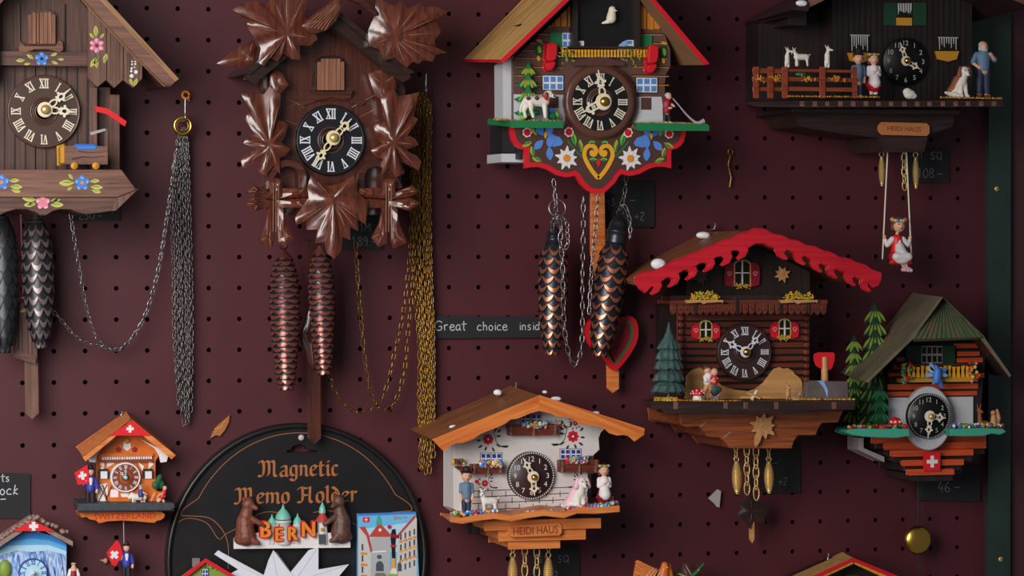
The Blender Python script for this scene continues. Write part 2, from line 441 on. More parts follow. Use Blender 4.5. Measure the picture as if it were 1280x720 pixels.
# ------------------------------------------------------------------ hand lettering
HW = {
 'G': [[(.85, .85), (.6, 1), (.3, .95), (.08, .6), (.12, .2), (.4, 0), (.75, .08), (.8, .4), (.5, .42)]],
 'r': [[(.1, .6), (.15, 0)], [(.13, .4), (.3, .6), (.5, .58)]],
 'e': [[(.08, .3), (.5, .38), (.45, .58), (.22, .6), (.06, .35), (.15, .05), (.4, 0), (.62, .12)]],
 'a': [[(.5, .52), (.28, .6), (.06, .35), (.15, .03), (.4, .1), (.5, .45), (.5, .1), (.62, 0)]],
 't': [[(.25, 1), (.25, .1), (.4, 0)], [(.0, .65), (.55, .68)]],
 'c': [[(.5, .5), (.3, .6), (.06, .35), (.15, .05), (.55, .05)]],
 'h': [[(.08, 1), (.1, 0)], [(.1, .4), (.3, .6), (.45, .45), (.48, 0)]],
 'o': [[(.28, .6), (.06, .35), (.15, .03), (.4, .03), (.5, .35), (.28, .6)]],
 'i': [[(.12, .6), (.14, 0)], [(.12, .85), (.15, .8)]],
 'n': [[(.08, .6), (.1, 0)], [(.1, .4), (.3, .6), (.45, .45), (.48, 0)]],
 's': [[(.45, .55), (.2, .6), (.12, .42), (.42, .22), (.35, .02), (.05, .05)]],
 'd': [[(.48, .5), (.28, .6), (.06, .35), (.15, .03), (.4, .1), (.5, .5)], [(.55, 1), (.5, .2), (.58, 0)]],
 'l': [[(.3, 1), (.12, .3), (.2, 0), (.35, .05)]],
 'k': [[(.25, 1), (.08, 0)], [(.5, .6), (.15, .3), (.5, 0)]],
 'S': [[(.6, .85), (.35, 1), (.1, .8), (.3, .5), (.55, .25), (.35, 0), (.05, .12)]],
 'Q': [[(.4, 1), (.08, .65), (.15, .15), (.5, 0), (.75, .4), (.65, .85), (.4, 1)], [(.5, .3), (.85, -.1)]],
 'M': [[(.05, 0), (.15, 1), (.4, .4), (.65, 1), (.75, 0)]],
 'z': [[(.1, .55), (.3, .65), (.4, .5), (.1, .05), (.5, .02)]],
 '+': [[(.3, .7), (.3, .1)], [(.0, .4), (.6, .42)]],
 '-': [[(.05, .4), (.6, .43)]], '.': [[(.1, .02), (.14, .05)]],
 '0': [[(.35, 1), (.08, .6), (.12, .15), (.4, 0), (.62, .4), (.5, .9), (.35, 1)]],
 '1': [[(.1, .7), (.35, 1), (.33, 0)]],
 '2': [[(.1, .8), (.35, 1), (.55, .75), (.08, .02), (.6, 0)]],
 '3': [[(.1, .9), (.4, 1), (.5, .75), (.25, .55), (.55, .3), (.35, 0), (.05, .1)]],
 '4': [[(.35, 1), (.08, .4), (.6, .42)], [(.48, .7), (.42, 0)]],
 '5': [[(.55, 1), (.15, .95), (.12, .6), (.45, .55), (.5, .15), (.1, 0)]],
 '6': [[(.5, 1), (.15, .6), (.08, .2), (.35, 0), (.55, .2), (.35, .45), (.1, .3)]],
 '8': [[(.35, .55), (.1, .8), (.35, 1), (.55, .8), (.35, .55), (.08, .25), (.35, 0), (.6, .25), (.35, .55)]],
 '9': [[(.5, .8), (.3, 1), (.08, .75), (.3, .5), (.52, .75), (.48, .3), (.4, 0)]],
 ' ': []}
HWW = {'i': .28, '.': .3, ' ': .4, 'l': .38, 'M': .95, 'Q': 1.0, 'S': .8, 'G': 1.0, 't': .6}
def chalk(g, pl, txt, x, z, h, m, w=.09, f=.3, sx=1.0):
    cur = x
    for ch in txt:
        for st in HW[ch]:
            g.ribbon(pl, [(cur+p[0]*h*sx, z+p[1]*h) for p in spline(st, 4)], w*h, m, f)
        cur += HWW.get(ch, .68)*h*sx
    return cur
BL = {
 'M': (1.55, [[(-.1, 1.3), (.12, 1.5), (.3, 1.25), (.3, .35), (.12, .02), (-.1, .12)], [(.3, 1.2), (.55, 1.5), (.72, 1.25), (.72, .3), (.56, .1)], [(.72, 1.2), (.95, 1.5), (1.12, 1.25), (1.12, .2), (1.32, 0)]]),
 'H': (1.2, [[(-.12, 1.25), (.1, 1.48), (.5, 1.36), (.85, 1.52)], [(.24, 1.4), (.24, .25), (.08, .02), (-.1, .12)], [(.24, .78), (.5, .7), (.78, .8)], [(.8, 1.48), (.78, .8), (.78, .2), (.96, 0)]]),
 'a': (.78, [[(.1, .85), (.35, 1), (.52, .85), (.52, .12), (.66, 0)], [(.52, .58), (.12, .42), (.1, .12), (.28, 0), (.52, .18)]]),
 'g': (.75, [[(.5, .92), (.3, 1), (.1, .8), (.1, .25), (.3, .05), (.5, .22)], [(.52, 1.0), (.52, -.2), (.3, -.42), (.05, -.25)]]),
 'n': (.8, [[(0, .88), (.14, 1), (.14, .05)], [(.14, .78), (.38, 1), (.54, .82), (.54, .12), (.68, 0)]]),
 'm': (1.2, [[(0, .88), (.14, 1), (.14, .05)], [(.14, .78), (.38, 1), (.54, .82), (.54, .05)], [(.54, .78), (.78, 1), (.94, .82), (.94, .12), (1.08, 0)]]),
 'e': (.68, [[(.35, .02), (.12, .2), (.12, .8), (.34, 1), (.54, .8), (.14, .45)], [(.35, .02), (.56, .16)]]),
 't': (.58, [[(.2, 1.35), (.2, .15), (.36, 0), (.5, .12)], [(.02, .95), (.46, .97)]]),
 'i': (.45, [[(.04, .88), (.18, 1), (.18, .15), (.34, 0)], [(.18, 1.38), (.26, 1.3)]]),
 'c': (.62, [[(.48, .85), (.3, 1), (.12, .8), (.12, .2), (.32, 0), (.5, .14)]]),
 'o': (.72, [[(.32, 0), (.12, .2), (.12, .8), (.34, 1), (.54, .8), (.54, .2), (.32, 0)]]),
 'l': (.42, [[(.02, 1.4), (.16, 1.52), (.16, .15), (.32, 0)]]),
 'd': (.74, [[(.08, 1.45), (.3, 1.3), (.54, .85), (.54, .2), (.32, 0), (.12, .2), (.12, .8), (.32, .95), (.5, .8)]]),
 'r': (.55, [[(0, .88), (.14, 1), (.14, .0)], [(.14, .78), (.34, 1), (.46, .86)]]), ' ': (.5, [])}
def blackletter(g, pl, txt, x, z, h, m, f=.4, sx=1.0):
    cur = x; nib = Vector((math.cos(math.radians(35)), math.sin(math.radians(35))))*.145*h; q = 0
    for ch in txt:
        w, sts = BL[ch]
        for st in sts:
            pts = [Vector((cur+p[0]*h*sx, z+p[1]*h)) for p in spline(st, 3)]
            L = [pl(*(p+nib), f+q*.01) for p in pts]; R = [pl(*(p-nib), f+q*.01) for p in pts]; n = len(pts); q += 1
            g.add(L+R, [(i, i+1, n+i+1, n+i) for i in range(n-1)], m)
            # a hairline keeps strokes parallel to the nib from vanishing
            g.ribbon(pl, [tuple(p) for p in pts], .08*h, m, f+q*.01)
        cur += w*h*sx
    return cur
# ------------------------------------------------------------------ small decorations
def flower(g, pl, x, z, r, n, mp, mh, mc, f=.3, a0=90):
    for i in range(n):
        a = math.radians(a0+360*i/n); cx, cz = x+math.cos(a)*r*.6, z+math.sin(a)*r*.6
        g.ell(pl, cx, cz, r*.42, r*.38, mp, math.degrees(a), f+.02*i)
        if mh: g.ell(pl, cx+math.cos(a)*r*.14, cz+math.sin(a)*r*.14-r*.1, r*.22, r*.12, mh, math.degrees(a)+60, f+.3)
    g.ell(pl, x, z, r*.24, r*.24, mc, 0, f+.5)
def spray(g, pl, x, z, dirs, m1, m2, f=.3):
    """little painted leaves: dirs = [(dx,dz,len,rot)]"""
    for dx, dz, L, ro in dirs:
        g.petal(pl, x+dx, z+dz, L, L*.42, ro, m1, f); g.petal(pl, x+dx, z+dz+L*.05, L*.8, L*.14, ro, m2, f+.2)
def edelweiss(g, pl, x, z, r, m, mc, f=.3, t=0, n=9, rot=0, leaf=None):
    for i in range(n):
        L = r*(1 if i % 2 == 0 else .86); g.petal(pl, x, z, L, r*.3, rot+360*i/n, m, f+.05*i, t=t)
    for i in range(n): g.petal(pl, x, z, r*.66, r*.2, rot+360*(i+.5)/n, m, f+.6+.04*i, t=t)
    g.ell(pl, x, z, r*.27, r*.27, mc, 0, f+1.2, 14, t)
    for i in range(6): g.ell(pl, x+r*.14*math.cos(i*PI/3), z+r*.14*math.sin(i*PI/3), r*.06, r*.06, mc, 0, f+1.8, 6, t)
def litter(g, pts, n, mats, size=1.2, hgt=1.6, jy=8, d=100, ball=False, jz=0):
    """flock grass / bead flowers scattered along a px polyline on a shelf"""
    for _ in range(n):
        i = random.randrange(len(pts)-1); t = random.random(); a, b = pts[i], pts[i+1]
        u, v = a[0]+(b[0]-a[0])*t, a[1]+(b[1]-a[1])*t
        p = P(u, v-random.random()*jz, d-random.random()*jy); s = size*.001*random.uniform(.7, 1.2); m = random.choice(mats)
        if ball: g.ball(p+Vector((0, 0, s*.6)), s, m, 6, 4)
        else:
            q = random.uniform(0, 2*PI); h = hgt*.001*random.uniform(.6, 1.4)
            bs = [p+Vector((math.cos(q+2.1*k)*s*.5, math.sin(q+2.1*k)*s*.5, 0)) for k in range(3)]
            tip = p+Vector((random.uniform(-1, 1)*s, random.uniform(-1, 1)*s, h))
            g.add(bs+[tip], [(0, 1, 3), (1, 2, 3), (2, 0, 3)], m)
def window(g, u0, v0, u1, v1, d, mf, mg, nx, nz, mb=None, bw=1.6, t=1.5):
    """small glued window with glazing bars"""
    if mb: g.box(u0-bw, v0-bw, u1+bw, v1+bw, d, t, mb); d += .4
    g.box(u0, v0, u1, v1, d+.2, t, mf); W, H = (u1-u0)/nx, (v1-v0)/nz
    for i in range(nx):
        for j in range(nz):
            g.box(u0+W*(i+.14), v0+H*(j+.14), u0+W*(i+.88), v0+H*(j+.88), d+.6, .3, mg)
def snow(parent, u, v, d, rx, rz, ry=5, name='snow_patch'):
    k = S(u, v, d)
    return blob(name, parent, u, v, d, [(0, 0, 0, rx, ry, rz), (rx*.3, 0, -rz*.2, rx*.6, ry, rz*.8)], 'snow', .8)
# ================================================================== materials
mat('board', (76, 25, 34), .5, var=.10, vs=9, spec=.5)
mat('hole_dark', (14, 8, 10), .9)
mat('green_trim', (38, 56, 48), .5, var=.12, vs=30); mat('dark_red_side', (70, 34, 42), .6)
mat('grey_room', (60, 50, 52), .8)
wood('dark_wood', (62, 40, 34), (100, 66, 54), 'z', .5, bump=.5)
wood('dark_wood_x', (70, 45, 38), (118, 80, 66), 'x', .5, bump=.4)
wood('mid_wood_x', (96, 64, 52), (140, 98, 80), 'x', .5, bump=.4)
wood('mid_wood', (84, 56, 46), (128, 90, 74), 'z', .5, bump=.5)
wood('roof_edge', (130, 92, 62), (172, 128, 90), 'x', .5, rot=math.radians(-46))
wood('varnish', (54, 26, 18), (94, 46, 30), 'x', .30, .8, bump=.2)
wood('varnish_z', (56, 28, 20), (92, 46, 32), 'z', .30, .6, bump=.2)
wood('varnish_leaf', (66, 28, 18), (116, 56, 34), 'z', .34, .7, gs=.7, bump=.15)
wood('varnish_dark', (36, 21, 18), (56, 32, 26), 'x', .32, .5, bump=.2)
wood('red_log', (84, 34, 22), (124, 56, 34), 'x', .4, .2, bump=.3)
wood('red_orange_wood', (196, 66, 28), (226, 96, 46), 'x', .45, .1, bump=.2)
wood('orange_wood', (204, 104, 44), (236, 146, 76), 'x', .45, .1, bump=.2)
wood('orange_wood_l', (200, 96, 34), (236, 142, 66), 'x', .45, .1, bump=.2, rot=math.radians(20), gs=.6)
wood('orange_wood_r', (200, 96, 34), (236, 142, 66), 'x', .45, .1, bump=.2, rot=math.radians(-20), gs=.6)
wood('roof_brown', (112, 66, 40), (168, 104, 64), 'x', .5, rot=math.radians(24))
wood('straw', (176, 122, 62), (240, 194, 120), 'x', .5, bump=.8, rot=math.radians(43), gs=.8)
wood('tan_wood', (186, 130, 76), (214, 160, 100), 'x', .5, bump=.2, gs=.5)
wood('red_stain', (186, 18, 36), (220, 34, 50), 'x', .4, .1, gs=.5, bump=.3)
wood('green_plank', (60, 96, 62), (124, 92, 66), 'z', .5, rot=math.radians(12), gs=.5, bump=.4)
wood('grey_roof', (104, 96, 78), (124, 110, 88), 'x', .5, gs=.25, bump=.1)
wood('near_black_wood', (30, 20, 19), (48, 33, 31), 'z', .5)
wood('rust_wood', (112, 54, 26), (170, 90, 46), 'x', .4, .2, bump=.2)
wood('rib_wood', (120, 78, 58), (160, 108, 82), 'z', .4, .3)
wood('near_black_x', (38, 24, 22), (62, 40, 35), 'x', .45)
wood('fence_wood', (120, 48, 24), (156, 70, 38), 'x', .45, bump=.2)
mat('vein', (168, 116, 92), .35); mat('black', (18, 16, 18), .45); mat('soft_black', (30, 26, 30), .6); mat('card_black', (30, 30, 33), .75)
mat('dial_black', (22, 24, 30), .38); mat('dial_brown', (74, 50, 40), .42); mat('rim_brown', (84, 50, 38), .36, coat=.3)
mat('dial_dkbrown', (58, 36, 34), .45)
mat('cream', (236, 226, 200), .5); mat('white', (232, 230, 230), .5); mat('num_white', (226, 226, 232), .5)
mat('hand_ivory', (232, 220, 178), .45)
mat('snow', (240, 242, 246), .6); mat('wall_white', (216, 208, 204), .55, var=.03); mat('grey_white', (170, 160, 160), .5)
mat('brass', (226, 192, 124), .38, .55); mat('old_brass', (160, 122, 62), .34, .9); mat('gold', (226, 180, 84), .28, 1)
mat('steel', (170, 166, 166), .3, .9); mat('dark_steel', (120, 116, 114), .34, .85)
mat('pewter', (62, 64, 72), .34, .7, var=.1); mat('copper', (206, 128, 98), .34, .8, var=.1); mat('copper_red', (176, 104, 88), .3, .75, var=.15); mat('scale_edge', (20, 18, 22), .5)
mat('cone_dark', (52, 54, 56), .38, .5, var=.1); mat('cone_highlight', (128, 112, 110), .36, .5, var=.12)  # second tone: the highlight on the cone scales, put into the colour
mat('cone_blue', (58, 58, 72), .32, .6)
mat('red', (214, 24, 40), .42); mat('bright_red', (226, 30, 40), .4); mat('dark_red', (150, 20, 40), .45)
mat('blue', (66, 128, 214), .45); mat('pale_blue', (140, 180, 226), .45); mat('blue_deep', (40, 60, 150), .45); mat('gentian', (92, 138, 216), .45)
mat('pink', (226, 130, 160), .45); mat('pale_pink', (240, 190, 204), .45); mat('orange', (230, 140, 40), .45); mat('yellow', (236, 190, 50), .5)
mat('ochre', (206, 146, 44), .45); mat('leaf_green', (132, 156, 60), .5); mat('leaf_pale', (196, 190, 96), .5)
mat('green', (30, 124, 70), .45); mat('lime', (120, 190, 60), .5); mat('dark_green', (26, 66, 42), .5); mat('fir', (40, 92, 58), .55, var=.3, vs=200)
mat('fir_grey', (56, 84, 80), .6, var=.4, vs=160); mat('teal', (70, 170, 140), .45); mat('teal_pale', (120, 196, 176), .45)
mat('skin', (226, 170, 140), .5); mat('hair_brown', (96, 62, 44), .6); mat('hair_grey', (196, 190, 184), .6)
mat('cloth_blue', (96, 124, 150), .6); mat('navy', (40, 50, 76), .6); mat('jacket_blue', (62, 66, 170), .5); mat('cloth_white', (236, 228, 226), .55)
mat('goat_white', (232, 224, 212), .6, var=.08, vs=200); mat('fur_brown', (150, 84, 50), .6, var=.2, vs=200); mat('bear', (122, 66, 50), .5, var=.35, vs=220, bump=.9)
mat('bear_dark', (98, 66, 54), .5, var=.35, vs=220, bump=.9)
mat('moss_grey', (150, 122, 112), .7, var=.3, vs=120, bump=.8); mat('stone_grey', (120, 116, 112), .7, var=.1)
mat('resin_orange', (214, 112, 40), .4, var=.15, vs=120); mat('resin_brown', (130, 60, 36), .45)
mat('sky_blue', (110, 190, 236), .5); mat('metal_blade', (150, 140, 134), .4, .3)
mat('chalk', (214, 214, 220), .8); mat('chalk_dim', (120, 120, 124), .8); mat('memo_black', (24, 22, 24), .38, var=.2, vs=20); mat('memo_gold', (176, 106, 58), .45)
mat('paper', (226, 226, 236), .6); mat('print_wall', (180, 182, 184), .5); mat('print_wall2', (206, 204, 200), .5); mat('print_roof', (190, 70, 60), .5); mat('print_dark', (74, 80, 92), .5)
mat('oak_tan', (190, 120, 72), .5, var=.08); mat('tan_fig', (196, 140, 90), .5, var=.15)
# blue mountain relief of the small clock: sky at the top, rock and ice below
def relief():
    m = bpy.data.materials.new('ice_relief'); m.use_nodes = True; nt = m.node_tree; b = nt.nodes['Principled BSDF']
    tc = nt.nodes.new('ShaderNodeTexCoord'); mp = nt.nodes.new('ShaderNodeMapping'); mp.inputs['Scale'].default_value = (220, 220, 60)
    n = nt.nodes.new('ShaderNodeTexNoise'); n.inputs['Scale'].default_value = 1; n.inputs['Detail'].default_value = 5; n.inputs['Distortion'].default_value = 1.5
    cr = nt.nodes.new('ShaderNodeValToRGB'); e = cr.color_ramp.elements
    e[0].position = .36; e[0].color = lin((50, 92, 170)); e[1].position = .66; e[1].color = lin((206, 222, 244))
    x = e.new(.47); x.color = lin((120, 160, 214))
    nt.links.new(tc.outputs['Object'], mp.inputs[0]); nt.links.new(mp.outputs[0], n.inputs['Vector']); nt.links.new(n.outputs['Fac'], cr.inputs[0]); nt.links.new(cr.outputs[0], b.inputs['Base Color'])
    bp = nt.nodes.new('ShaderNodeBump'); bp.inputs['Strength'].default_value = .7; bp.inputs['Distance'].default_value = .0012
    nt.links.new(n.outputs['Fac'], bp.inputs['Height']); nt.links.new(bp.outputs[0], b.inputs['Normal']); b.inputs['Roughness'].default_value = .45
    M['ice_relief'] = m
relief()
mat('sky_deep', (50, 140, 220), .45); mat('sky_mid', (96, 176, 232), .45); mat('sky_low', (180, 220, 240), .45)
# ================================================================== the setting: pegboard with real holes
def pegboard():
    a = P(634.75, 434.4, 0); pit = .0381; r = .0030; th = .005
    x0, x1, z0, z1 = P(-160, 360).x, P(1237, 360).x, P(640, 900).z, P(640, -160).z
    g = G(); n = 12
    i0 = math.ceil((x0-a.x)/pit)-1; i1 = math.floor((x1-a.x)/pit-.3); j0 = math.ceil((z0-a.z)/pit); j1 = math.floor((z1-a.z)/pit)
    for i in range(i0, i1+1):
        for j in range(j0, j1+1):
            c = Vector((a.x+i*pit, 0, a.z+j*pit)); h = pit/2
            ring = [c+Vector((math.cos(2*PI*k/n+PI/4)*r, 0, math.sin(2*PI*k/n+PI/4)*r)) for k in range(n)]
            sq = []
            for k in range(n):
                an = 2*PI*k/n+PI/4; q = max(abs(math.cos(an)), abs(math.sin(an))); sq.append(c+Vector((math.cos(an)/q*h, 0, math.sin(an)/q*h)))
            bk = [p+Vector((0, th, 0)) for p in ring]
            g.add(ring+sq, [(k, (k+1) % n, n+(k+1) % n, n+k) for k in range(n)], 'board')
            g.add(ring+bk, [(k, (k+1) % n, n+(k+1) % n, n+k) for k in range(n)], 'board')
    xe = a.x+(i1+.5)*pit; zl = a.z+(j0-.5)*pit; zh = a.z+(j1+.5)*pit
    x_end = P(1240, 360).x
    g.add([Vector((xe, 0, zl)), Vector((x_end, 0, zl)), Vector((x_end, 0, zh)), Vector((xe, 0, zh))], [(0, 1, 2, 3)], 'board')
    xs = a.x+(i0-.5)*pit
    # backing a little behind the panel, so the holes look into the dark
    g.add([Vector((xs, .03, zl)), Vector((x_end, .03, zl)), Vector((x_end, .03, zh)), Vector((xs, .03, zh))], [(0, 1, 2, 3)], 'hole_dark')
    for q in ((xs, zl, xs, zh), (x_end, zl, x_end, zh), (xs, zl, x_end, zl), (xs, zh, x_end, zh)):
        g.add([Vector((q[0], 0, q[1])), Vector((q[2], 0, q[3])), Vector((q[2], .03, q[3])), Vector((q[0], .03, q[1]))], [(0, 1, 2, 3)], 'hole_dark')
    o = g.build('wall_back', kind='structure', org=(0, 0, 0)); return x_end, zl, zh
XE, ZL, ZH = pegboard()
g = G()
a = P(1237, 360, 14); b = P(1262, 360, 14)
g.b3(Vector((a.x, a.y, ZH)), Vector((b.x, b.y, ZL)), 16, 'green_trim')
tr = g.build('trim_1', kind='structure', bevel=1.5)
g = G(); g.b3(Vector((b.x-.001, -.010, ZH)), Vector((b.x+.004, -.010, ZL)), 14, 'grey_room'); g.build('trim_2', kind='structure')
g = G(); c = P(1264, 360, 0)
g.b3(Vector((c.x, -.004, ZH)), Vector((c.x+.25, -.004, ZL)), 20, 'dark_red_side'); g.build('wall_right', kind='structure')
for (u, v) in ((1246, 236), (1251, 699)):
    g = G(); p = P(u, v, 14); k = S(u, v, 14)
    g.lathe(p, (0, -1, 0), [(-.002, 3.2*k), (.0006, 3.2*k), (.0014, 2*k), (.0016, .1*k)], 'brass', 14)
    g.ribbon(PL(u, v, 14), [(-2, -1), (2, 1)], .7, 'soft_black', 1.7)
    tag(g.build('screw', org=p), 'brass screw head in the green upright, %s' % ('upper one' if v < 400 else 'lower one near the bottom edge'), 'screw', 'screws in the green upright')
# ================================================================== light
w = bpy.data.worlds.new('world'); bpy.context.scene.world = w; w.use_nodes = True
bg = w.node_tree.nodes['Background']; bg.inputs['Color'].default_value = (.86, .88, 1, 1); bg.inputs['Strength'].default_value = .11
def area(name, loc, tgt, sx, sy, e, col=(1, 1, 1)):
    l = bpy.data.lights.new(name, 'AREA'); l.shape = 'RECTANGLE'; l.size = sx; l.size_y = sy; l.energy = e; l.color = col
    o = bpy.data.objects.new(name, l); C.objects.link(o); o.location = loc
    o.rotation_euler = (Vector(tgt)-Vector(loc)).to_track_quat('-Z', 'Y').to_euler(); return o
area('daylight_window', (-1.5, -1.9, .35), (-.35, 0, -.22), 1.2, 1.1, 15.5, (1, .975, .95)).data.spread = math.radians(95)
bpy.context.scene.view_settings.view_transform = 'Standard'; bpy.context.scene.view_settings.look = 'None'
bpy.context.scene.view_settings.gamma = 1; bpy.context.scene.view_settings.use_curve_mapping = False
bpy.context.scene.view_settings.exposure = 0
# ================================================================== clock A: brown house clock, top left
def hook(name, label, u, v, d0, L, m='steel', cat='hook', drop=14, lean=0):
    """L-shaped peg: out of the hole and turned up"""
    k = S(u, v, 0); a = P(u, v+drop, 0); g = G()
    pts = [a+Vector((0, .004, 0)), a+Vector((0, -L*.001, 0)), a+Vector((lean*k, -L*.001-.002, drop*.4*k)), a+Vector((lean*k, -L*.001-.003, drop*k))]
    g.tube(spline(pts, 5), 1.3*k, m, 8); o = g.build(name, org=a); return tag(o, label, cat, 'wire pegs in the board')
A = thing('cuckoo_clock', 'dark brown house-shaped clock with painted flowers and a toy log wagon, top left corner', 'clock', 55, 250, 0)
g = G()   # case
roofl = [(55, -78), (118, 14), (120, 215), (-12, 215), (-8, 14)]
g.prism(roofl, 92, 90, 'dark_wood')
for u in range(-8, 119, 13): g.box(u, 83, u+1.1, 212, 92.8, .8, 'black')
g.box(112, 110, 121, 213, 100, 60, 'mid_wood'); g.box(-14, 110, -6, 213, 100, 60, 'mid_wood')
g.build('case', A, bevel=.6)
g = G(); g.box(122, 110, 137, 214, 80, 50, 'dark_wood'); g.box(137, 118, 150, 213, 84, 55, 'mid_wood'); g.build('side_post', A, bevel=.8)
g = G()   # gable boards with pointed ends
gr = [(110, -10), (110, 98), (122, 109), (133, 100), (143, 110), (154, 100), (167, 110), (178, 98), (178, 74), (160, 54), (131, 22)]
g.prism(gr, 128, 8, 'mid_wood')
for u in (133, 154): g.face([(u-.6, 30 if u < 140 else 55), (u+.6, 30 if u < 140 else 55), (u+.6, 99), (u-.6, 99)], 128.4, 'black')
for u in (138, 147, 149.5, 159, 162): g.face([(u-.3, 42 if u < 150 else 66), (u+.3, 42 if u < 150 else 66), (u+.2, 100), (u-.2, 100)], 128.4, 'soft_black')
pl = PL(121, 57, 128)
for i in range(6):
    a_ = math.radians(60*i+30); g.ell(pl, math.cos(a_)*6, math.sin(a_)*6, 3.6, 3.0, 'pink', 60*i+30, .4); g.ell(pl, math.cos(a_)*6.6-1, math.sin(a_)*6.6, 2, 1.4, 'pale_pink', 60*i+30, .7)
g.ell(pl, 0, 0, 1.6, 1.6, 'dark_red', 0, .8)
spray(g, pl, 0, 0, [(-1, 11, 14, 92), (-3, 9, 9, 135), (4, 9, 8, 50), (0, -28, 13, 100), (-1, -15, 14, 240), (9, -22, 13, 75)], 'leaf_pale', 'leaf_green', .4)
g.ribbon(pl, [(0, -6), (2, -14), (-1, -24)], .9, 'leaf_green', .4)
pl = PL(167, 84, 128)
for x, z, r in ((-2, 7, 1), (2, 7, 1), (-2, 3.5, 1.2), (2, 4, 1.3), (1, 0, 1), (-2.6, -1.5, 1.4), (-3, -5, 1.6), (2.8, -6, 2.4), (-2.6, -11, 2.5)): g.ell(pl, x, z, r, r, 'white', 0, .5)
spray(g, pl, 0, 0, [(-1, -23, 10, 115), (0, -24, 11, 66)], 'leaf_pale', 'leaf_green', .4)
g.build('gable_board', A, bevel=.6)
g = G(); g.prism(mir(gr, 55), 128, 8, 'mid_wood'); g.build('gable_board', A, bevel=.6)
g = G()   # roof: boards seen in front plus the slab running back to the wall
fr = [(55, -90), (118, -15), (222, 99), (215, 107), (207, 107), (166, 66), (114, 10), (55, -56)]
g.prism(fr, 168, 12, 'mid_wood_x', 'roof_edge')
g.prism([(55, -91), (118, -16), (222.5, 98.5), (219, 101), (115, -12), (55, -86)], 170, 170, 'roof_edge')
g.prism([(55, -86), (115, -12), (219, 101), (209, 106.5), (112, 0), (55, -74)], 156, 150, 'dark_wood')
l = mir(fr, 55); g.prism(l, 168, 12, 'mid_wood_x', 'roof_edge')
g.prism(mir([(55, -91), (118, -16), (222, 99), (219, 101), (115, -12), (55, -86)], 55), 170, 170, 'roof_edge')
g.prism(mir([(55, -86), (115, -12), (219, 101), (209, 106), (112, 0), (55, -74)], 55), 156, 150, 'dark_wood')
g.build('roof', A, bevel=.7)
g = G()   # cuckoo door with ribs and the moulding
arch = [(34, 55), (34, 20), (38, 15), (46, 12.5), (57, 12.5), (66, 15), (69, 20), (69, 55)]
g.prism(arch, 100, 6, 'dark_wood')
for i in range(7): u = 36+i*4.9; g.box(u, 16 if 0 < i < 6 else 19, u+3.2, 54, 102.2, 2.4, 'rib_wood')
g.build('cuckoo_door', A, bevel=.6)
g = G()
g.prism([(24, 66), (23, 56), (27, 52), (32, 57), (70, 57), (74, 49), (79, 52), (80, 63), (74, 66), (60, 62), (44, 62), (32, 66)], 103, 8, 'mid_wood_x')
g.box(19, 5, 24, 60, 97, 5, 'dark_wood'); g.box(75, 5, 80, 60, 97, 5, 'dark_wood'); g.build('door_surround', A, bevel=1)
g = G(); g.box(0, 65, 110, 82, 116, 22, 'dark_wood_x')
pl = PL(52, 73.5, 116); flower(g, pl, 0, 0, 8.5, 5, 'blue', 'pale_blue', 'black', .4, 90)
spray(g, pl, 0, 0, [(-21, -2, 11, 185), (-10, 0, 10, 150), (-14, -6, 8, 190), (11, 4, 9, 20), (20, 0, 8, -5), (12, -3, 9, -20)], 'leaf_pale', 'leaf_green', .4)
g.build('crossbar', A, bevel=.8)
dial(A, 54.5, 139.5, 46, 96, 'dial_brown', 'rim_brown', 'cream', 'cream', 'brass', 50, 94, hubuv=(56.5, 137), nr=.76, nh=.24, rimw=.06, cen=('rim_brown', 'dial_brown'), mL=.9, hL=.86, hw=.2)
g = G()   # lower board
g.prism([(-62, 212), (152, 212), (170.5, 237), (147, 246.5), (-62, 246.5)], 168, 150, 'mid_wood_x')
g.prism([(-40, 246), (147, 246), (141, 263.5), (126, 266), (108, 268), (98, 266), (88, 262), (75, 261.5), (66, 264), (58, 269), (50, 269), (44, 265), (33, 261.5), (20, 261.5), (8, 265), (0, 269), (-20, 266), (-40, 262)], 163, 150, 'dark_wood_x')
g.prism([(147, 246), (170, 237.5), (145, 262), (141, 263)], 165, 140, 'mid_wood')
g.ribbon(PL(145, 229, 168), [(-10, 0), (22, -2)], 1, 'dark_wood_x', .3, .2); g.ribbon(PL(140, 235, 168), [(-8, 0), (24, -1)], .9, 'dark_wood_x', .3, .2)
for (u, v, mp, mh) in ((102.5, 228.5, 'blue', 'pale_blue'), (2, 228, 'blue', 'pale_blue')):
    pl = PL(u, v, 168); flower(g, pl, 0, 0, 9.5, 5, mp, mh, 'orange', .4, 90)
    spray(g, pl, 0, 0, [(-10, 0, 19, 182), (-11, 4, 9, 130), (-12, -5, 8, 215), (10, 2, 12, 4), (11, -5, 15, -3), (12, -9, 12, -14)], 'leaf_pale', 'leaf_green', .4)
pl = PL(53.5, 253, 163.6); flower(g, pl, 0, 0, 9, 5, 'pink', 'pale_pink', 'orange', .4, 90)
spray(g, pl, 0, 0, [(-9, 3, 17, 172), (-9, -2, 15, 186), (-10, 0, 10, 200), (10, 2, 12, 8), (10, -3, 16, 0), (12, 1, 9, 25)], 'leaf_pale', 'leaf_green', .4)
g.build('base_board', A, bevel=.8)
g = G()   # log wagon
g.box(81, 184, 133, 204, 146, 26, 'mid_wood_x'); g.prism([(75.5, 183), (82, 181), (82, 204), (76, 205)], 147, 24, 'ochre')
g.prism([(94, 183), (98, 181), (118, 181), (123, 183), (120, 187.5), (97, 187.5)], 147, 14, 'blue')
g.ribbon(PL(108, 196, 146.5), [(-18, -3), (-4, 0), (8, -1), (22, 1)], 1.6, 'soft_black', .2, .4); g.ribbon(PL(108, 192, 146.5), [(-10, 3), (4, 1), (20, 2)], 1, 'soft_black', .2, .4)
wg = g.build('log_wagon', A, bevel=1.5)
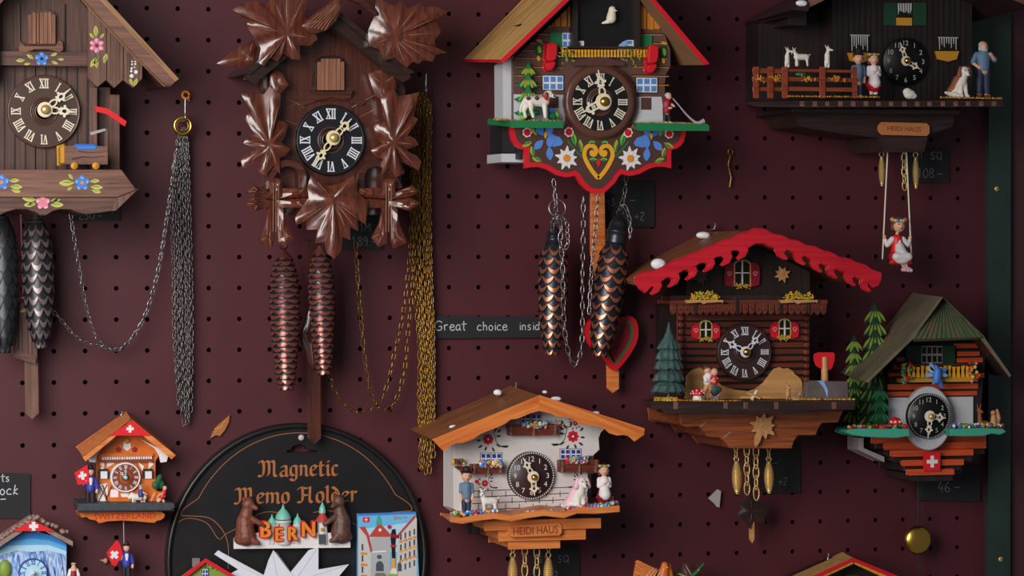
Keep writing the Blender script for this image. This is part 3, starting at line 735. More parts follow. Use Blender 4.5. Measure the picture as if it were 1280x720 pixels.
for u in (93, 120):
    for dd in (147, 127):
        g = G(); p = P(u, 207.3, dd); k = S(u, 207, dd); g.lathe(p, (0, -1, 0), [(-.003, 4.6*k), (0, 4.8*k), (.001, 3.5*k), (.001, 1*k), (.002, .8*k)], 'ochre', 16); g.build('wheel', wg)
g = G(); g.prism([(120, 134), (134, 136.5), (157, 152), (155.5, 156.5), (133, 141.5), (120.5, 138.5)], 150, 14, 'bright_red'); g.build('small_red_roof', A, bevel=1)
g = G(); g.prism([(130.5, 161), (134.5, 160.5), (134, 205), (131, 205)], 138, 4, 'mid_wood'); g.prism([(112, 165.5), (131, 160.5), (133, 163), (114, 169)], 140, 4, 'grey_white'); g.build('well_post', A)

cone_weight('dark pine cone weight with highlights painted on its scales, right one under the brown painted clock', (45, 275), (51, 432), 22, 11, 9, 'cone_dark', 'cone_highlight', 'scale_edge', 70, group='dark pine cone weights', lift=3)
cone_weight('dark pine cone weight cut off by the left edge of the picture', (3, 272), (6, 438), 20, 11, 9, 'cone_dark', 'cone_dark', 'scale_edge', 72, group='dark pine cone weights', lift=3)
t = thing('pendulum', 'brown wooden pendulum with a carved leaf and pointed stick, hanging at far left', 'pendulum', 28, 268, 40)
g = G(); g.tube([P(26, 268, 40), P(29, 374, 40)], 1.1*S(28), 'pink', 6); g.tube([P(29, 372, 40), P(22, 373, 40), P(21, 380, 40)], .8*S(28), 'steel', 6); g.build('wire', t)
g = G(); g.prism([(16, 383), (22, 378), (32, 378), (46, 386), (47, 452), (38, 446), (17, 442)], 44, 8, 'mid_wood'); g.prism([(17, 440), (24, 438), (44, 447), (44, 454), (18, 446)], 48, 6, 'dark_wood_x')
for u in (22, 27, 34, 39): g.face([(u, 388), (u+.8, 388), (u+1.6, 442), (u+.6, 442)], 44.5, 'soft_black')
spray(g, PL(24, 392, 45), 0, 0, [(-6, 2, 9, 200), (0, 2, 9, 20), (-4, -3, 9, 170)], 'leaf_pale', 'leaf_green', .3)
g.build('carved_leaf', t, bevel=.8)
g = G(); g.prism([(31, 445), (47, 448), (48, 516), (40, 523.5), (32, 516)], 38, 5, 'mid_wood'); g.build('stick', t, bevel=.5)
# its chains
chain('clock_chain', 'thin steel chain hanging in a deep loop from the painted clock to the hook', [(88, 266, 60), (93, 300, 60), (99, 335, 55), (104, 365, 50), (111, 397, 45), (122, 424, 40), (140, 437, 35), (156, 432, 35), (173, 411, 32), (187, 378, 30), (197, 340, 28), (206, 290, 26), (214, 235, 24), (221, 185, 22)], 30, 'steel', 7.2, .62, 2.1, 'chains of the painted clock')
chain('clock_chain', 'thin steel chain rising from the right dark pine cone weight to the hook', [(66, 388, 60), (78, 402, 55), (92, 418, 50), (106, 428, 45), (126, 433, 40), (145, 438, 34), (160, 428, 31), (178, 402, 30), (191, 366, 27), (201, 322, 25), (209, 270, 24), (217, 220, 22), (224, 175, 22)], 30, 'steel', 7.2, .62, 2.1, 'chains of the painted clock')
def bundle(label, name, top, segs, d, m, ring=None, group=None, step=7.5, wire=.8, width=2.3):
    t = thing(name, label, 'chain bundle', top[0], top[1], d, group)
    for pts in segs: chain('chain_strand', '', pts, d, m, step, wire, width, parent=t)
    return t
random.seed(3)
sg = []
for i in range(8):
    x1 = 218.5+i*2.9+random.uniform(-1, 1); y1 = [488, 509, 520, 530, 533, 531, 533, 515][i]
    sg.append([(227+(x1-228)*.35, 160, 24+random.random()*4), (x1*.6+91-.5, 185, 22+random.random()*5), (214.5+i*3.0+random.uniform(-.8, .8), 235, 18+random.random()*9), (x1-1, 330, 15+random.random()*8), (x1, 420, 14+random.random()*8), (228+(x1-228)*.75+random.uniform(0, 3), y1, 16)])
b_ = bundle('bunch of dark steel chain strands hanging from a brass ring, left of the leaf clock', 'chain_bundle', (228, 158), sg, 22, 'dark_steel', wire=.72)
g = G(); k = S(228); c = P(228.5, 157, 34)
g.tube([c+Vector((math.cos(i*PI/14)*10.3*k, 0, math.sin(i*PI/14)*10.3*k)) for i in range(28)], 2.1*k, 'gold', 10, True)
g.tube([c+Vector((math.cos(i*PI/14)*7.2*k, .002, math.sin(i*PI/14)*7.2*k)) for i in range(28)], 1.0*k, 'old_brass', 8, True)
tag(g.build('brass_ring', org=c), 'polished brass ring holding the bunch of steel chains on its hook', 'ring')
hook('wire_hook', 'thin wire peg carrying the brass ring and steel chains', 224.5, 125, 0, 40, 'steel', drop=27, lean=0)
g = G(); c = P(232, 119, 12); k = S(232)
g.tube([c+Vector((math.cos(i*PI/7)*4.5*k, -.001*i*.3, math.sin(i*PI/7)*4.5*k)) for i in range(14)], 1.7*k, 'orange', 8); g.tube([c+Vector((0, .016, 0)), c+Vector((4*k, .0, -6*k))], 1.3*k, 'orange', 8)
tag(g.build('cup_hook', org=c), 'small brass-orange cup hook screwed in just above the steel chains', 'hook')

# ================================================================== clock B: carved leaf clock
def carved(g, c, outline, d, t=10, m='varnish_leaf', rise=7, smooth=True, groove='vein'):
    """faceted carved leaf. outline (u,v,kind): T tip, S shoulder, N notch"""
    c3 = P(c[0], c[1], d+rise*.35); n = len(outline); hh = {'T': 1.5, 'S': -1.0, 'N': -5.0}; hm = {'T': rise*1.05, 'S': rise*.35, 'N': -rise*.3}
    def pt(u, v, kd, t):
        h = [(0, rise*.35), (.28, rise*.55+hm[kd]*.3), (.55, hm[kd]), (.82, hm[kd]*.55+hh[kd]*.45), (1, hh[kd])]
        for (a, ha), (b, hb) in zip(h, h[1:]):
            if t <= b: q = ha+(hb-ha)*(t-a)/(b-a); break
        return P(c[0]+(u-c[0])*t, c[1]+(v-c[1])*t, d+q)
    TS = (.28, .55, .82, 1.0); rings = [[pt(u, v, kd, t) for u, v, kd in outline] for t in TS]; mid = rings[1]; rim = rings[3]
    bk = [P(u, v, d-t) for u, v, k in outline]
    vs = [c3]+[p for r in rings for p in r]; fs = [(0, 1+i, 1+(i+1) % n) for i in range(n)]
    for q in range(3): fs += [(1+q*n+i, 1+(q+1)*n+i, 1+(q+1)*n+(i+1) % n, 1+q*n+(i+1) % n) for i in range(n)]
    g.add(vs, fs, m, smooth)
    g.add(rim+bk, [(i, n+i, n+(i+1) % n, (i+1) % n) for i in range(n)], m)
    g.add(bk, [tuple(range(n))], m)
    # cut veins expose lighter wood: thin raised ridges along the midribs
    for i, (u, v, kd) in enumerate(outline):
        if kd == 'T':
            q0 = random.uniform(.3, .55); q1 = random.uniform(.1, .75); p0 = c3+(mid[i]-c3)*q0; p1 = mid[i]; p2 = mid[i]+(rim[i]-mid[i])*q1
            o = Vector((0, -.0004, 0)); g.tube([p0+o, p1+o, p2+o], .00055, groove, 4, r1=.0002)
def curlleaf(name, c, outl, d, **k):
    g = G(); carved(g, c, outl, d, **k); return g.build(name, B)
T_, S_, N_ = 'T', 'S', 'N'
B = thing('cuckoo_clock', 'dark varnished clock carved with maple leaves and a bird, black dial', 'clock', 413, 300, 0)
g = G()
g.prism([(412, 22), (328, 96), (322, 112), (334, 262), (360, 268), (478, 268), (500, 258), (506, 112), (500, 98)], 92, 10, 'varnish_z')
g.prism([(412, 36), (345, 98), (350, 252), (376, 262), (462, 262), (480, 250), (482, 98)], 84, 84, 'varnish_dark')
for (a, b) in (((358, 123), (380, 134)), ((358, 136), (384, 122)), ((440, 134), (470, 118)), ((440, 119), (468, 132)), ((446, 148), (470, 136)), ((356, 150), (372, 156))):
    g.tube([P(*a, 92.3), P(*b, 92.3)], .45*S(400), 'vein', 4)
g.prism([(370, 126), (400, 118), (430, 118), (458, 126), (452, 132), (430, 125), (400, 125), (376, 132)], 96, 6, 'varnish')
g.build('case', B, bevel=.8)
g = G()
for s_ in (0, 1):
    q = [(411, 6), (411, 30), (318, 104), (308, 98), (312, 86)]; q2 = [(411, 4), (411, 12), (312, 92), (306, 90)]
    if s_: q = mir(q, 411); q2 = mir(q2, 411)
    g.prism(q, 128, 14, 'varnish_dark'); g.prism(q2, 132, 128, 'varnish_dark')
g.build('roof', B, bevel=1)
g = G()
g.prism([(395, 113), (395, 78), (399, 73), (406, 70), (421, 70), (428, 73), (431.5, 78), (431.5, 113)], 98, 6, 'varnish_dark')
for i in range(7): u = 397+i*4.9; g.box(u, 74 if 0 < i < 6 else 78, u+3.3, 112, 100, 2, 'rib_wood')
g.build('cuckoo_door', B, bevel=.6)
g = G(); g.prism([(384, 113), (394, 117), (432, 117), (441, 112), (438, 122), (430, 125), (414, 121.5), (396, 125), (388, 122)], 101, 7, 'varnish')
g.tube([P(394, 88, 99), P(391, 98, 99), P(392, 108, 99)], .6*S(400), 'black', 5); g.tube([P(433, 80, 99), P(436, 92, 99), P(434, 108, 99)], .6*S(400), 'black', 5); g.build('door_moulding', B, bevel=1)
dial(B, 412.7, 175.3, 44.5, 96, 'dial_black', 'black', 'num_white', 'hand_ivory', 'brass', 216, 44, hubuv=(417, 172.3), nr=.74, nh=.27, rimw=.08, cen=('rim_brown', 'dial_black'), mL=1.0, hL=.76, hw=.2)
# leaves
L1 = [(291, 12, T_), (303, 4, S_), (317, 1, S_), (330, 4, S_), (335, 8, N_), (339, -12, T_), (350, 1, N_), (358, -18, T_), (368, -1, N_), (384, -12, T_), (381, 20, N_), (392, 36, S_), (397, 49, T_), (388, 57, S_), (374, 57, N_), (376, 75, T_), (365, 74, S_), (354, 67, N_), (347, 77, T_), (337, 72, N_), (330, 83, T_), (323, 78, S_), (326, 60, N_), (319, 49, S_), (308, 32, T_), (311, 24, N_), (304, 22, S_)]
curlleaf('carved_maple_leaf', (359, 42), L1, 140)
curlleaf('carved_maple_leaf', (311, 70), [(271, 79.5, T_), (283, 70, S_), (294, 61, S_), (317, 50, T_), (322, 60, N_), (318, 78, T_), (304, 84, S_), (290, 84, S_)], 132, rise=6)
L2 = [(560, 15, T_), (543, 7.5, S_), (529, 9, N_), (526, 2, T_), (509, 11, N_), (503, 1, T_), (491, 7, N_), (470, -4, T_), (468, 20, S_), (460, 38, N_), (461, 57, T_), (474, 62, N_), (480, 76, T_), (493, 72, N_), (508, 85, T_), (516, 77, N_), (523, 80, T_), (529, 75, N_), (541, 77, T_), (545, 68, N_), (559, 66, T_), (545, 59, N_), (543, 50, S_), (551, 40, T_), (544, 24, N_)]
curlleaf('carved_maple_leaf', (493, 46), L2, 140)
L3 = [(301, 117, T_), (316, 116, S_), (330, 118, N_), (337, 108, S_), (351, 118, T_), (350, 140, S_), (345, 147, N_), (360, 155, T_), (357, 170, S_), (351, 178, N_), (363, 186, T_), (358, 194, S_), (350, 197, N_), (350, 218, T_), (342, 207, N_), (332, 220, T_), (322, 214, S_), (327, 200, N_), (304, 211, T_), (301, 200, S_), (307, 193, S_), (320, 186, N_), (304, 179, T_), (309, 171, S_), (318, 167, N_), (304.5, 147, T_), (311, 143, N_), (308, 130, S_)]
curlleaf('carved_maple_leaf', (337, 180), L3, 118)
L4 = [(u if k != T_ else u-1, v+2, k) for u, v, k in mir(L3, 414)]
L4 = [(524, 115, T_) if (k == T_ and v < 121 and u > 515) else (u, v, k) for u, v, k in L4]
curlleaf('carved_maple_leaf', (492, 178), L4, 118)
L5 = [(389, 219, T_), (400, 226, S_), (412, 232, N_), (426, 229, S_), (442, 219, T_), (447, 228, S_), (446, 240, N_), (460, 252, S_), (457, 281, T_), (447, 274, N_), (448, 289, T_), (438, 284, N_), (438, 300, T_), (428, 296, N_), (427, 312, S_), (418, 324, T_), (408, 316, S_), (406, 302, N_), (394, 304, T_), (397, 287, N_), (383, 287, T_), (383, 276, N_), (370, 281, T_), (369, 271, S_), (377, 259, S_), (386, 247, N_), (384, 233, S_)]
curlleaf('carved_maple_leaf', (417, 250), L5, 132)
bud = [(337, 93, T_), (345, 86, S_), (353, 92, T_), (361, 106, T_), (352, 116, S_), (344, 122, T_), (337, 112, S_)]
curlleaf('carved_bud', (347, 104), bud, 112, rise=4); curlleaf('carved_bud', (479, 105), [(460, 92, T_), (478, 86, S_), (497, 92, T_), (495, 112, S_), (481, 129, T_), (468, 118, S_)], 112, rise=4)
# bird wing sweeping over the gable
g = G()
carved(g, (405, 24), [(377, 33, T_), (384, 25, S_), (396, 15, S_), (412, 3, S_), (432, -8, T_), (430, 6, S_), (420, 26, S_), (408, 38, S_), (394, 42, S_), (385, 40, S_)], 150, 8, rise=4)
for i in range(7):
    a_ = i/6; g.tube([P(380+a_*26, 33.5+a_*4, 151.5), P(396+a_*16, 20+a_*8, 154.5), P(420+a_*6, 2+a_*6, 153.5)], .5*S(400), 'vein', 4, r1=.2*S(400))
g.build('carved_bird_wing', B)
blob('carved_bird', B, 430, -14, 150, [(-6, 0, 2, 20, -2, -10, 11, 10), (20, -2, -10, 40, 2, -30, 9, 4), (-6, 0, 2, -16, -2, 14, 9, 7)], 'varnish', 1.2)
# branches and the two cross-shaped blossoms
g = G()
def band(pts, w, d, m='varnish_leaf', t=8):
    pl = PL(400, 200, d); k = pl.k; loc = [((P(u, v, d).x-pl.c.x)/k, (P(u, v, d).z-pl.c.z)/k) for u, v in pts]
    g.ribbon(pl, [tuple(p) for p in spline(loc, 4)], w, m, 0, w, t)
br = [(331, 236), (338, 222), (348, 208), (360, 204), (373, 208), (379, 220), (379, 238)]
band(br, 9, 112, 'varnish'); g.build('carved_branch', B, bevel=.8)
g = G(); band(mir(br, 415.5), 9, 112, 'varnish'); g.build('carved_branch', B, bevel=.8)
def blossom(cx, mirror):
    g = G(); f = (lambda q: mir(q, 415.5)) if mirror else (lambda q: q)
    def pet(o, c, rise=4): 
        q = [(u, v, k) for u, v, k in o]
        if mirror: q = mir(q, 415.5); c = (831-c[0], c[1])
        carved(g, c, q, 121, 10, 'varnish_leaf', rise, False)
    pet([(345, 243, N_), (330, 237, S_), (316, 231, T_), (307, 240, T_), (318, 246, S_), (344, 250, N_)], (322, 239))
    pet([(345, 251, N_), (318, 247, S_), (305, 254, T_), (319, 264, T_), (332, 260, S_), (345, 258, N_)], (321, 255))
    pet([(346, 242, N_), (352, 235, S_), (384, 235, T_), (385, 246, S_), (346, 249, N_)], (372, 241), 3)
    pet([(346, 250, N_), (384, 247, S_), (383, 260, T_), (352, 260, S_), (346, 256, N_)], (370, 253), 3)
    pet([(344, 252, N_), (343.5, 280, S_), (343, 300, S_), (339.5, 311.5, T_), (322, 303, T_), (331, 282, S_), (334, 262, S_)], (336, 295), 4)
    pet([(346, 252, N_), (354, 262, S_), (358, 280, S_), (367, 297, T_), (358, 309, T_), (347, 304, S_), (345.5, 280, S_)], (354, 292), 4)
    pet([(345, 250, N_), (337, 246, S_), (336, 226, T_), (345, 222, S_), (353, 226, T_), (353, 246, S_)], (345, 234), 4)
    for x in (-3, 0, 3): g.tube([P((831 if mirror else 0)+(-1 if mirror else 1)*(345+x), 228, 126), P((831 if mirror else 0)+(-1 if mirror else 1)*(345+x*1.2), 290, 125)], .4*S(345), 'vein', 4)
    return g.build('carved_cross_blossom', B)
blossom(345, False); blossom(486, True)
ribk = dict(ribs=True, lift=2.6, ov=1.25)
pr = [(0, .35), (.06, .62), (.16, .88), (.34, 1), (.55, .93), (.78, .74), (.94, .58), (1, .4)]
cone_weight('slim copper-edged pine cone weight, longer left one under the leaf clock', (355, 318), (358, 487), 21, 25, 6, 'cone_blue', 'copper_red', 'scale_edge', 75, group='copper pine cone weights', prof=pr, **ribk)
cone_weight('slim copper-edged pine cone weight, shorter right one under the leaf clock', (400, 313), (405, 468), 18, 23, 6, 'cone_blue', 'copper_red', 'scale_edge', 75, group='copper pine cone weights', prof=pr, **ribk)
t = thing('pendulum', 'reddish brown wooden pendulum with carved leaf and pointed stick under the leaf clock', 'pendulum', 388, 300, 40)
g = G(); g.prism([(384, 300), (390, 300), (393, 400), (387, 400)], 42, 4, 'varnish_z'); g.prism([(385, 430), (400.5, 430), (401.5, 548), (393.5, 556), (386, 548)], 42, 5, 'varnish_z'); g.build('stick', t, bevel=.5)
g = G(); carved(g, (388, 420), [(392, 372, T_), (404, 400, S_), (416, 432, T_), (404, 450, S_), (392, 462, T_), (382, 446, S_), (374, 420, T_), (382, 398, S_)], 47, 5, 'varnish_z', 3); g.build('carved_leaf', t)
# brass chains of clock B
chain('clock_chain', 'thin brass chain looping from under the leaf clock to the brass bundle, inner loop', [(444, 300, 60), (447, 345, 56), (451.5, 403, 50), (458.5, 469, 45), (470, 506, 40), (482, 513, 38), (494, 502, 36), (505.5, 464, 32), (509.5, 420, 30), (514, 374, 28), (517.5, 320, 24), (520, 240, 22), (522, 150, 22)], 30, 'old_brass', 9.5, .6, 2.3, 'chains of the leaf clock')
chain('clock_chain', 'thin brass chain looping from the shorter copper pine cone to the brass bundle', [(412, 466, 70), (416, 482, 60), (425, 499.5, 55), (441.6, 513.7, 48), (456, 515, 42), (470, 507, 40), (482, 488, 36), (493.5, 440, 33), (503, 398, 28), (510, 341, 24), (515, 260, 22), (519, 160, 22)], 30, 'old_brass', 9.5, .6, 2.3, 'chains of the leaf clock')
random.seed(5); sg = []
for i in range(9):
    xt = 518+i*1.2; x1 = 514.5+i*2.9+random.uniform(-1, 1); x2 = 524+i*2.2; y2 = [560, 590, 596, 570, 600, 580, 592, 545, 575][i]
    sg.append([(xt, 117, 22+random.random()*4), (x1+1, 135, 20+random.random()*6), (x1+random.uniform(-1, 1), 200, 18+random.random()*6), (x1+1.5, 330, 18), (x2, 430, 18), (x2, 500, 16), (x2+random.uniform(-1, 2), y2, 16)])
bundle('bunch of old brass chain strands hanging on a nail right of the leaf clock', 'chain_bundle', (524, 117), sg, 22, 'old_brass', wire=.78, step=8.2, width=2.4)
hook('wire_hook', 'thin steel nail carrying the bunch of brass chains', 524, 94, 0, 34, 'steel', drop=24)
# ================================================================== clock C: painted chalet clock, top centre
mat('stripe_brown', (98, 68, 60), .5, var=.08); mat('plank_orange', (196, 124, 36), .5, var=.1); mat('rim_brown2', (96, 58, 46), .4, coat=.2)
mat('pane_blue', (90, 140, 206), .4); mat('panel_white', (204, 204, 208), .5); mat('panel_brown', (86, 52, 46), .5); mat('underside', (150, 108, 74), .6)
mat('board_brown', (84, 54, 46), .45); mat('heart_gold', (236, 170, 40), .42)
Cc = thing('cuckoo_clock', 'painted chalet clock with straw-coloured roof, green shelves and red-edged flower board', 'clock', 748, 240, 0)
D = 128
g = G()   # front wall, white side, the box behind
g.prism([(642, 160), (642, 74), (700, 20), (760, -44), (826, 30), (838, 62), (838, 84), (833, 92), (831, 104), (832, 162)], D, 10, 'stripe_brown')
for v in (43, 54, 63.5, 73, 84, 95, 106):
    for (a, b) in ((643, 705), (790, 837)):
        a2 = a if v > 74 else max(a, 700-(v-20)*.0-(74-abs(74-v))*0 if v > 74 else 643+max(0, (74-v)*.95))
        b2 = min(b, 826+(v-30)*.2)
        if v > 80: b = 700 if False else b
        g.box(a2, v-1.6, b2, v-.2, D+.3, .5, 'black'); g.box(a2+1, v-.3, b2-1, v+.9, D+.6, .6, 'ochre')
g.prism([(628.5, 80), (642, 70), (642, 156), (629, 153)], D-14, 40, 'panel_white')
g.prism([(628, 155), (642, 155), (660, 192), (628, 190)], D-40, 60, 'soft_black')
g.box(627, 192, 668, 203, D-34, 70, 'panel_white'); g.box(650, 30, 830, 200, D-12, D-12, 'soft_black')
g.box(642.5, 118, 706, 162, D+1.2, 1.2, 'panel_white'); g.prism([(790, 121), (827, 121), (830, 140), (830, 166), (790, 166)], D+1.2, 1.2, 'panel_white')
g.box(684.5, 120.5, 698, 135, D+1.8, 1, 'panel_brown'); g.box(801.5, 122, 814, 137, D+1.8, 1, 'panel_brown')
g.build('case', Cc, bevel=.5)
g = G()   # upright planks in the gable, behind and beside the opening
for u in (686, 694, 702, 711): g.prism([(u, max(0, 62-(u-660)*1.05)), (u+6.6, max(-20, 56-(u-660)*1.05)), (u+6.6, 33), (u, 33)], D+2.4, 2.5, 'plank_orange')
g.build('gable_planks', Cc, bevel=.4); g = G()
for i, u in enumerate((801, 809.5, 818)): g.prism([(u, -18+i*10), (u+7, -10+i*10), (u+7, 37), (u, 36)], D+2.4, 2.5, 'plank_orange')
g.build('gable_planks', Cc, bevel=.4)
g = G()   # opening: dark box with the cuckoo bird inside
g.box(716, -20, 800, 58, D+6, 2, 'black'); g.box(716, -20, 722, 60, D+16, 16, 'near_black_wood'); g.box(794, -20, 800, 60, D+16, 16, 'near_black_wood')
g.box(712, 57, 804, 61, D+18, 18, 'near_black_x'); g.build('cuckoo_opening', Cc, bevel=.4)
blob('cuckoo_bird', Cc, 763, 20, D+16, [(1, 0, -3, 2, 0, 5, 6.5, 5), (2, -1, 8, 4.6, 4.6, 4.4), (-3, 0, -7, -10, 2, -9, 3, 1.2), (4, -4, 7, 7, -7, 6, 1.4, .4)], 'cream', .7)
g = G()   # roof
fl = [(627, 74), (704, 0), (768, -61), (768, -54), (706, 5), (631, 77)]; bl = [(581, 74), (655, -2), (712, -58), (712, -50), (657, 4), (585, 77)]
g.loft(fl, 182, bl, 4, 'red', 'straw')
fr_ = [(768, -61), (820, 0), (887.5, 80), (880, 81.5), (816, 4), (768, -52)]; br_ = [(712, -58), (764, -4), (826, 78), (819, 82), (762, 2), (712, -50)]
g.loft(fr_, 182, br_, 4, 'red', 'underside')
g.build('roof', Cc, bevel=.4)
g = G(); g.loft([(626, 74.5), (632, 74.5), (631, 78.5), (626.5, 78)], 182.8, [(580, 74), (585, 74), (585, 78), (580, 77.5)], 3.5, 'red'); g.build('roof_edge_strip', Cc)
g = G(); window(g, 678.5, 94.5, 704, 112.5, D+1.5, 'white', 'pane_blue', 3, 2, 'black', .8); g.build('window', Cc)
g = G(); window(g, 795.5, 97, 821.5, 115.5, D+1.5, 'white', 'pane_blue', 3, 2, 'black', .8); g.build('window', Cc)
g = G(); window(g, 703, 41, 716, 60, D+3, 'white', 'pane_blue', 2, 2); g.box(716, 51, 730, 60, D+8, 1, 'white'); g.box(718, 53, 726, 60, D+8.8, .4, 'pane_blue'); g.box(688, 40.5, 702.5, 61, D+3, 2, 'green'); g.build('window', Cc)
g = G(); window(g, 783, 50, 799, 62, D+8.5, 'white', 'pane_blue', 2, 2); g.prism([(772, 62), (774, 56), (779, 52), (784, 50), (784, 62)], D+8.7, 1, 'pale_blue'); g.box(800.5, 44, 815, 63, D+3, 2, 'green'); g.build('window', Cc)
g = G()   # balcony
g.box(700, 61, 812, 72, D+9, 3, 'near_black_x')
for i in range(27): u = 702+i*4.08; g.prism([(u, 62), (u+2.9, 62), (u+2.4, 66.5), (u+2.9, 71.5), (u, 71.5), (u+.5, 66.5)], D+10.2, 1.4, 'heart_gold')
arc = [(716+i*5.4, 79-math.sin(PI*i/12)*8) for i in range(13)]
g.prism(arc+[(781, 82), (716, 82)], D+10.5, 5, 'panel_brown'); g.build('balcony', Cc)
g = G()
for cu in (709, 791):
    for i in range(26):
        u = cu+random.gauss(0, 7); v = 70+random.gauss(0, 5); a_ = random.random()*360
        g.petal(PL(u, v, D+12+random.random()*3), 0, 0, random.uniform(3, 7), 1.4, a_, random.choice(['leaf_green', 'ochre', 'dark_green', 'leaf_green']), 0, t=.5)
g.build('hanging_greenery', Cc, kind='stuff')
for s_ in (0, 1):
    g = G(); ox = 0 if not s_ else 126.5; oy = 0 if not s_ else 3
    g.prism([(u+ox, v+oy) for u, v in [(685, 54), (691, 53), (697, 55), (697, 66), (695.5, 74), (692, 76), (686, 77), (684, 74), (684.5, 64)]], D+18, 16, 'red')
    g.prism([(u+ox, v+oy) for u, v in [(684, 78), (693, 76), (695.5, 79), (693, 84), (690, 88), (685, 88), (682, 84)]], D+15, 13, 'red'); g.build('red_bracket', Cc, bevel=1.2)
    pl = PL(673 if not s_ else 829, 62 if not s_ else 65, D+1)
    g = G(); g.ell(pl, 0, 0, 4.5, 8.5, 'dark_green', 0, .6, t=1); g.ell(pl, 1, 0, 2.4, 4.8, 'lime', 10, 1.4, t=.8); g.ell(pl, 0, -11, 2, 3.4, 'heart_gold', 15, .8, t=1); g.ell(pl, 1, 11, 4, 2, 'ochre', -10, .8, t=1); g.build('painted_wreath', Cc)
dial(Cc, 749, 127.5, 46, D+9, 'black', 'rim_brown2', 'cream', 'cream', 'gold', 349, 243, hubuv=(755, 127), nr=.64, nh=.24, rimw=.2, cen=('rim_brown2', 'dial_brown'), mL=.88, hL=.66, hw=.22)
g = G(); g.box(735, 168, 763, 174, D+2, 6, 'rim_brown2'); g.lathe(P(749, 127.5, D+1), (0, -1, 0), [(0, 47.5*S(749, 127, D)), (.009, 47*S(749, 127, D)), (.009, 40*S(749, 127, D))], 'rim_brown2', 48); g.build('dial_block', Cc)
# shelves with their flock
g = G(); g.loft([(639, 151), (703.5, 152), (703.5, 159.5), (639, 159)], D+40, [(610, 148), (703, 150), (703, 157), (609, 155.5)], D-40, 'green'); sh = g.build('shelf', Cc, bevel=.6)
g = G(); g.loft([(796, 154), (884, 155.5), (886, 158), (886, 163), (798, 163)], D+40, [(788, 153), (870, 154), (872, 156), (872, 161), (788, 161)], D-20, 'green'); g.build('shelf', Cc, bevel=.6)
g = G(); litter(g, [(618, 150), (640, 151), (702, 152)], 330, ['ochre', 'tan_fig', 'orange', 'cream', 'leaf_green', 'red'], 2, 2.2, 45, D+40); litter(g, [(797, 154), (880, 155.5)], 330, ['ochre', 'tan_fig', 'orange', 'cream', 'leaf_green'], 2, 2.2, 45, D+40); g.build('scattered_grass', Cc, kind='stuff')
# tree, flock bushes
g = G()
for (v0, v1, hw, yb) in ((78, 96, 10, 0), (91, 112, 13, 1), (106, 130, 17, 2), (124, 147, 17, 3)):
    n = 7; pts = [(660.5, v0)]
    q = [(660.5+hw*(1-2*i/n)*(1), v1-(2.5 if i % 2 else 0)-abs(i-n/2)*1.1) for i in range(n+1)]
    g.prism([(660.5, v0), (665, v0+(v1-v0)*.5)]+q+[(656, v0+(v1-v0)*.5)], D+12+yb*3, 6, 'green')
    for i in range(5):
        a_ = -90+(i-2)*17; g.petal(PL(660.5+(i-2)*hw*.17, v0+(v1-v0)*.42, D+12+yb*3), 0, 0, (v1-v0)*.5, 2.8, a_, ('lime', 'ochre')[i % 2], .4, t=.5)
g.prism([(658, 145), (663, 145), (664, 151), (657, 151)], D+14, 5, 'rim_brown'); g.build('painted_fir_tree', Cc, bevel=.5)
g = G()
for (u, v, r, m_) in ((669, 141, 5, 'green'), (690, 145, 7, 'green'), (695, 144, 5, 'lime'), (688, 138, 5, 'blue'), (691, 147, 5, 'green'), (654, 147, 4, 'lime')):
    g.ball(P(u, v, D+22), (r*.001, r*.0008, r*.001*.8), m_, 10, 6)
g.build('bush', Cc)
# white dog with brown patches
dg_ = blob('dog_figurine', Cc, 672, 134, D+34, [(-12, 0, 7.5, 9, 0, 7, 6.8, 6.6), (9, 0, 8, 12, -2, 15, 5.4, 4.6), (12, -2, 16, 14.5, -3, 17, 4.6, 4.4), (14, -3, 16, 20, -5, 13.6, 3.3, 2.4), (-14, 1, 4, -17, 2, -5, 4.4, 2.5), (-17, 2, -5, -15, 2, -12, 2.4, 2.1), (-10, -4, 3, -9.5, -5, -5, 4, 2.4), (-9.5, -5, -5, -7, -5, -12, 2.3, 2.1), (8, -3, 4, 9, -4, -12, 3.5, 2.3), (11, 3, 4, 13, 4, -12, 3.3, 2.2), (-17, 0, 9, -21, 1, 1, 2.2, 1.8), (-21, 1, 1, -22, 2, -6, 1.8, 1.3)], 'goat_white', .7)
blob('ear', dg_, 683, 118.5, D+41, [(0, 0, 1, -1, -1, -4.5, 2.6, 2)], 'resin_brown', .5)
g = G(); pl = PL(0, 0, 0)
for (x, z, r) in ((660.5, 123, 2.7), (671, 123, 2.8)): g.ball(P(x, z, D+39.4), (.0029, .0026, .0026), 'panel_brown', 12, 6)
g.ball(P(692.8, 120, D+41), .0013, 'black', 8, 5); g.build('coat_patch', dg_)
g = G(); pl = PL(683, 124, D+41); g.ribbon(pl, [(-5, 5), (-1, 1.5), (4, -1.5)], 2.4, 'bright_red', 1.4, t=3); g.build('collar', dg_)
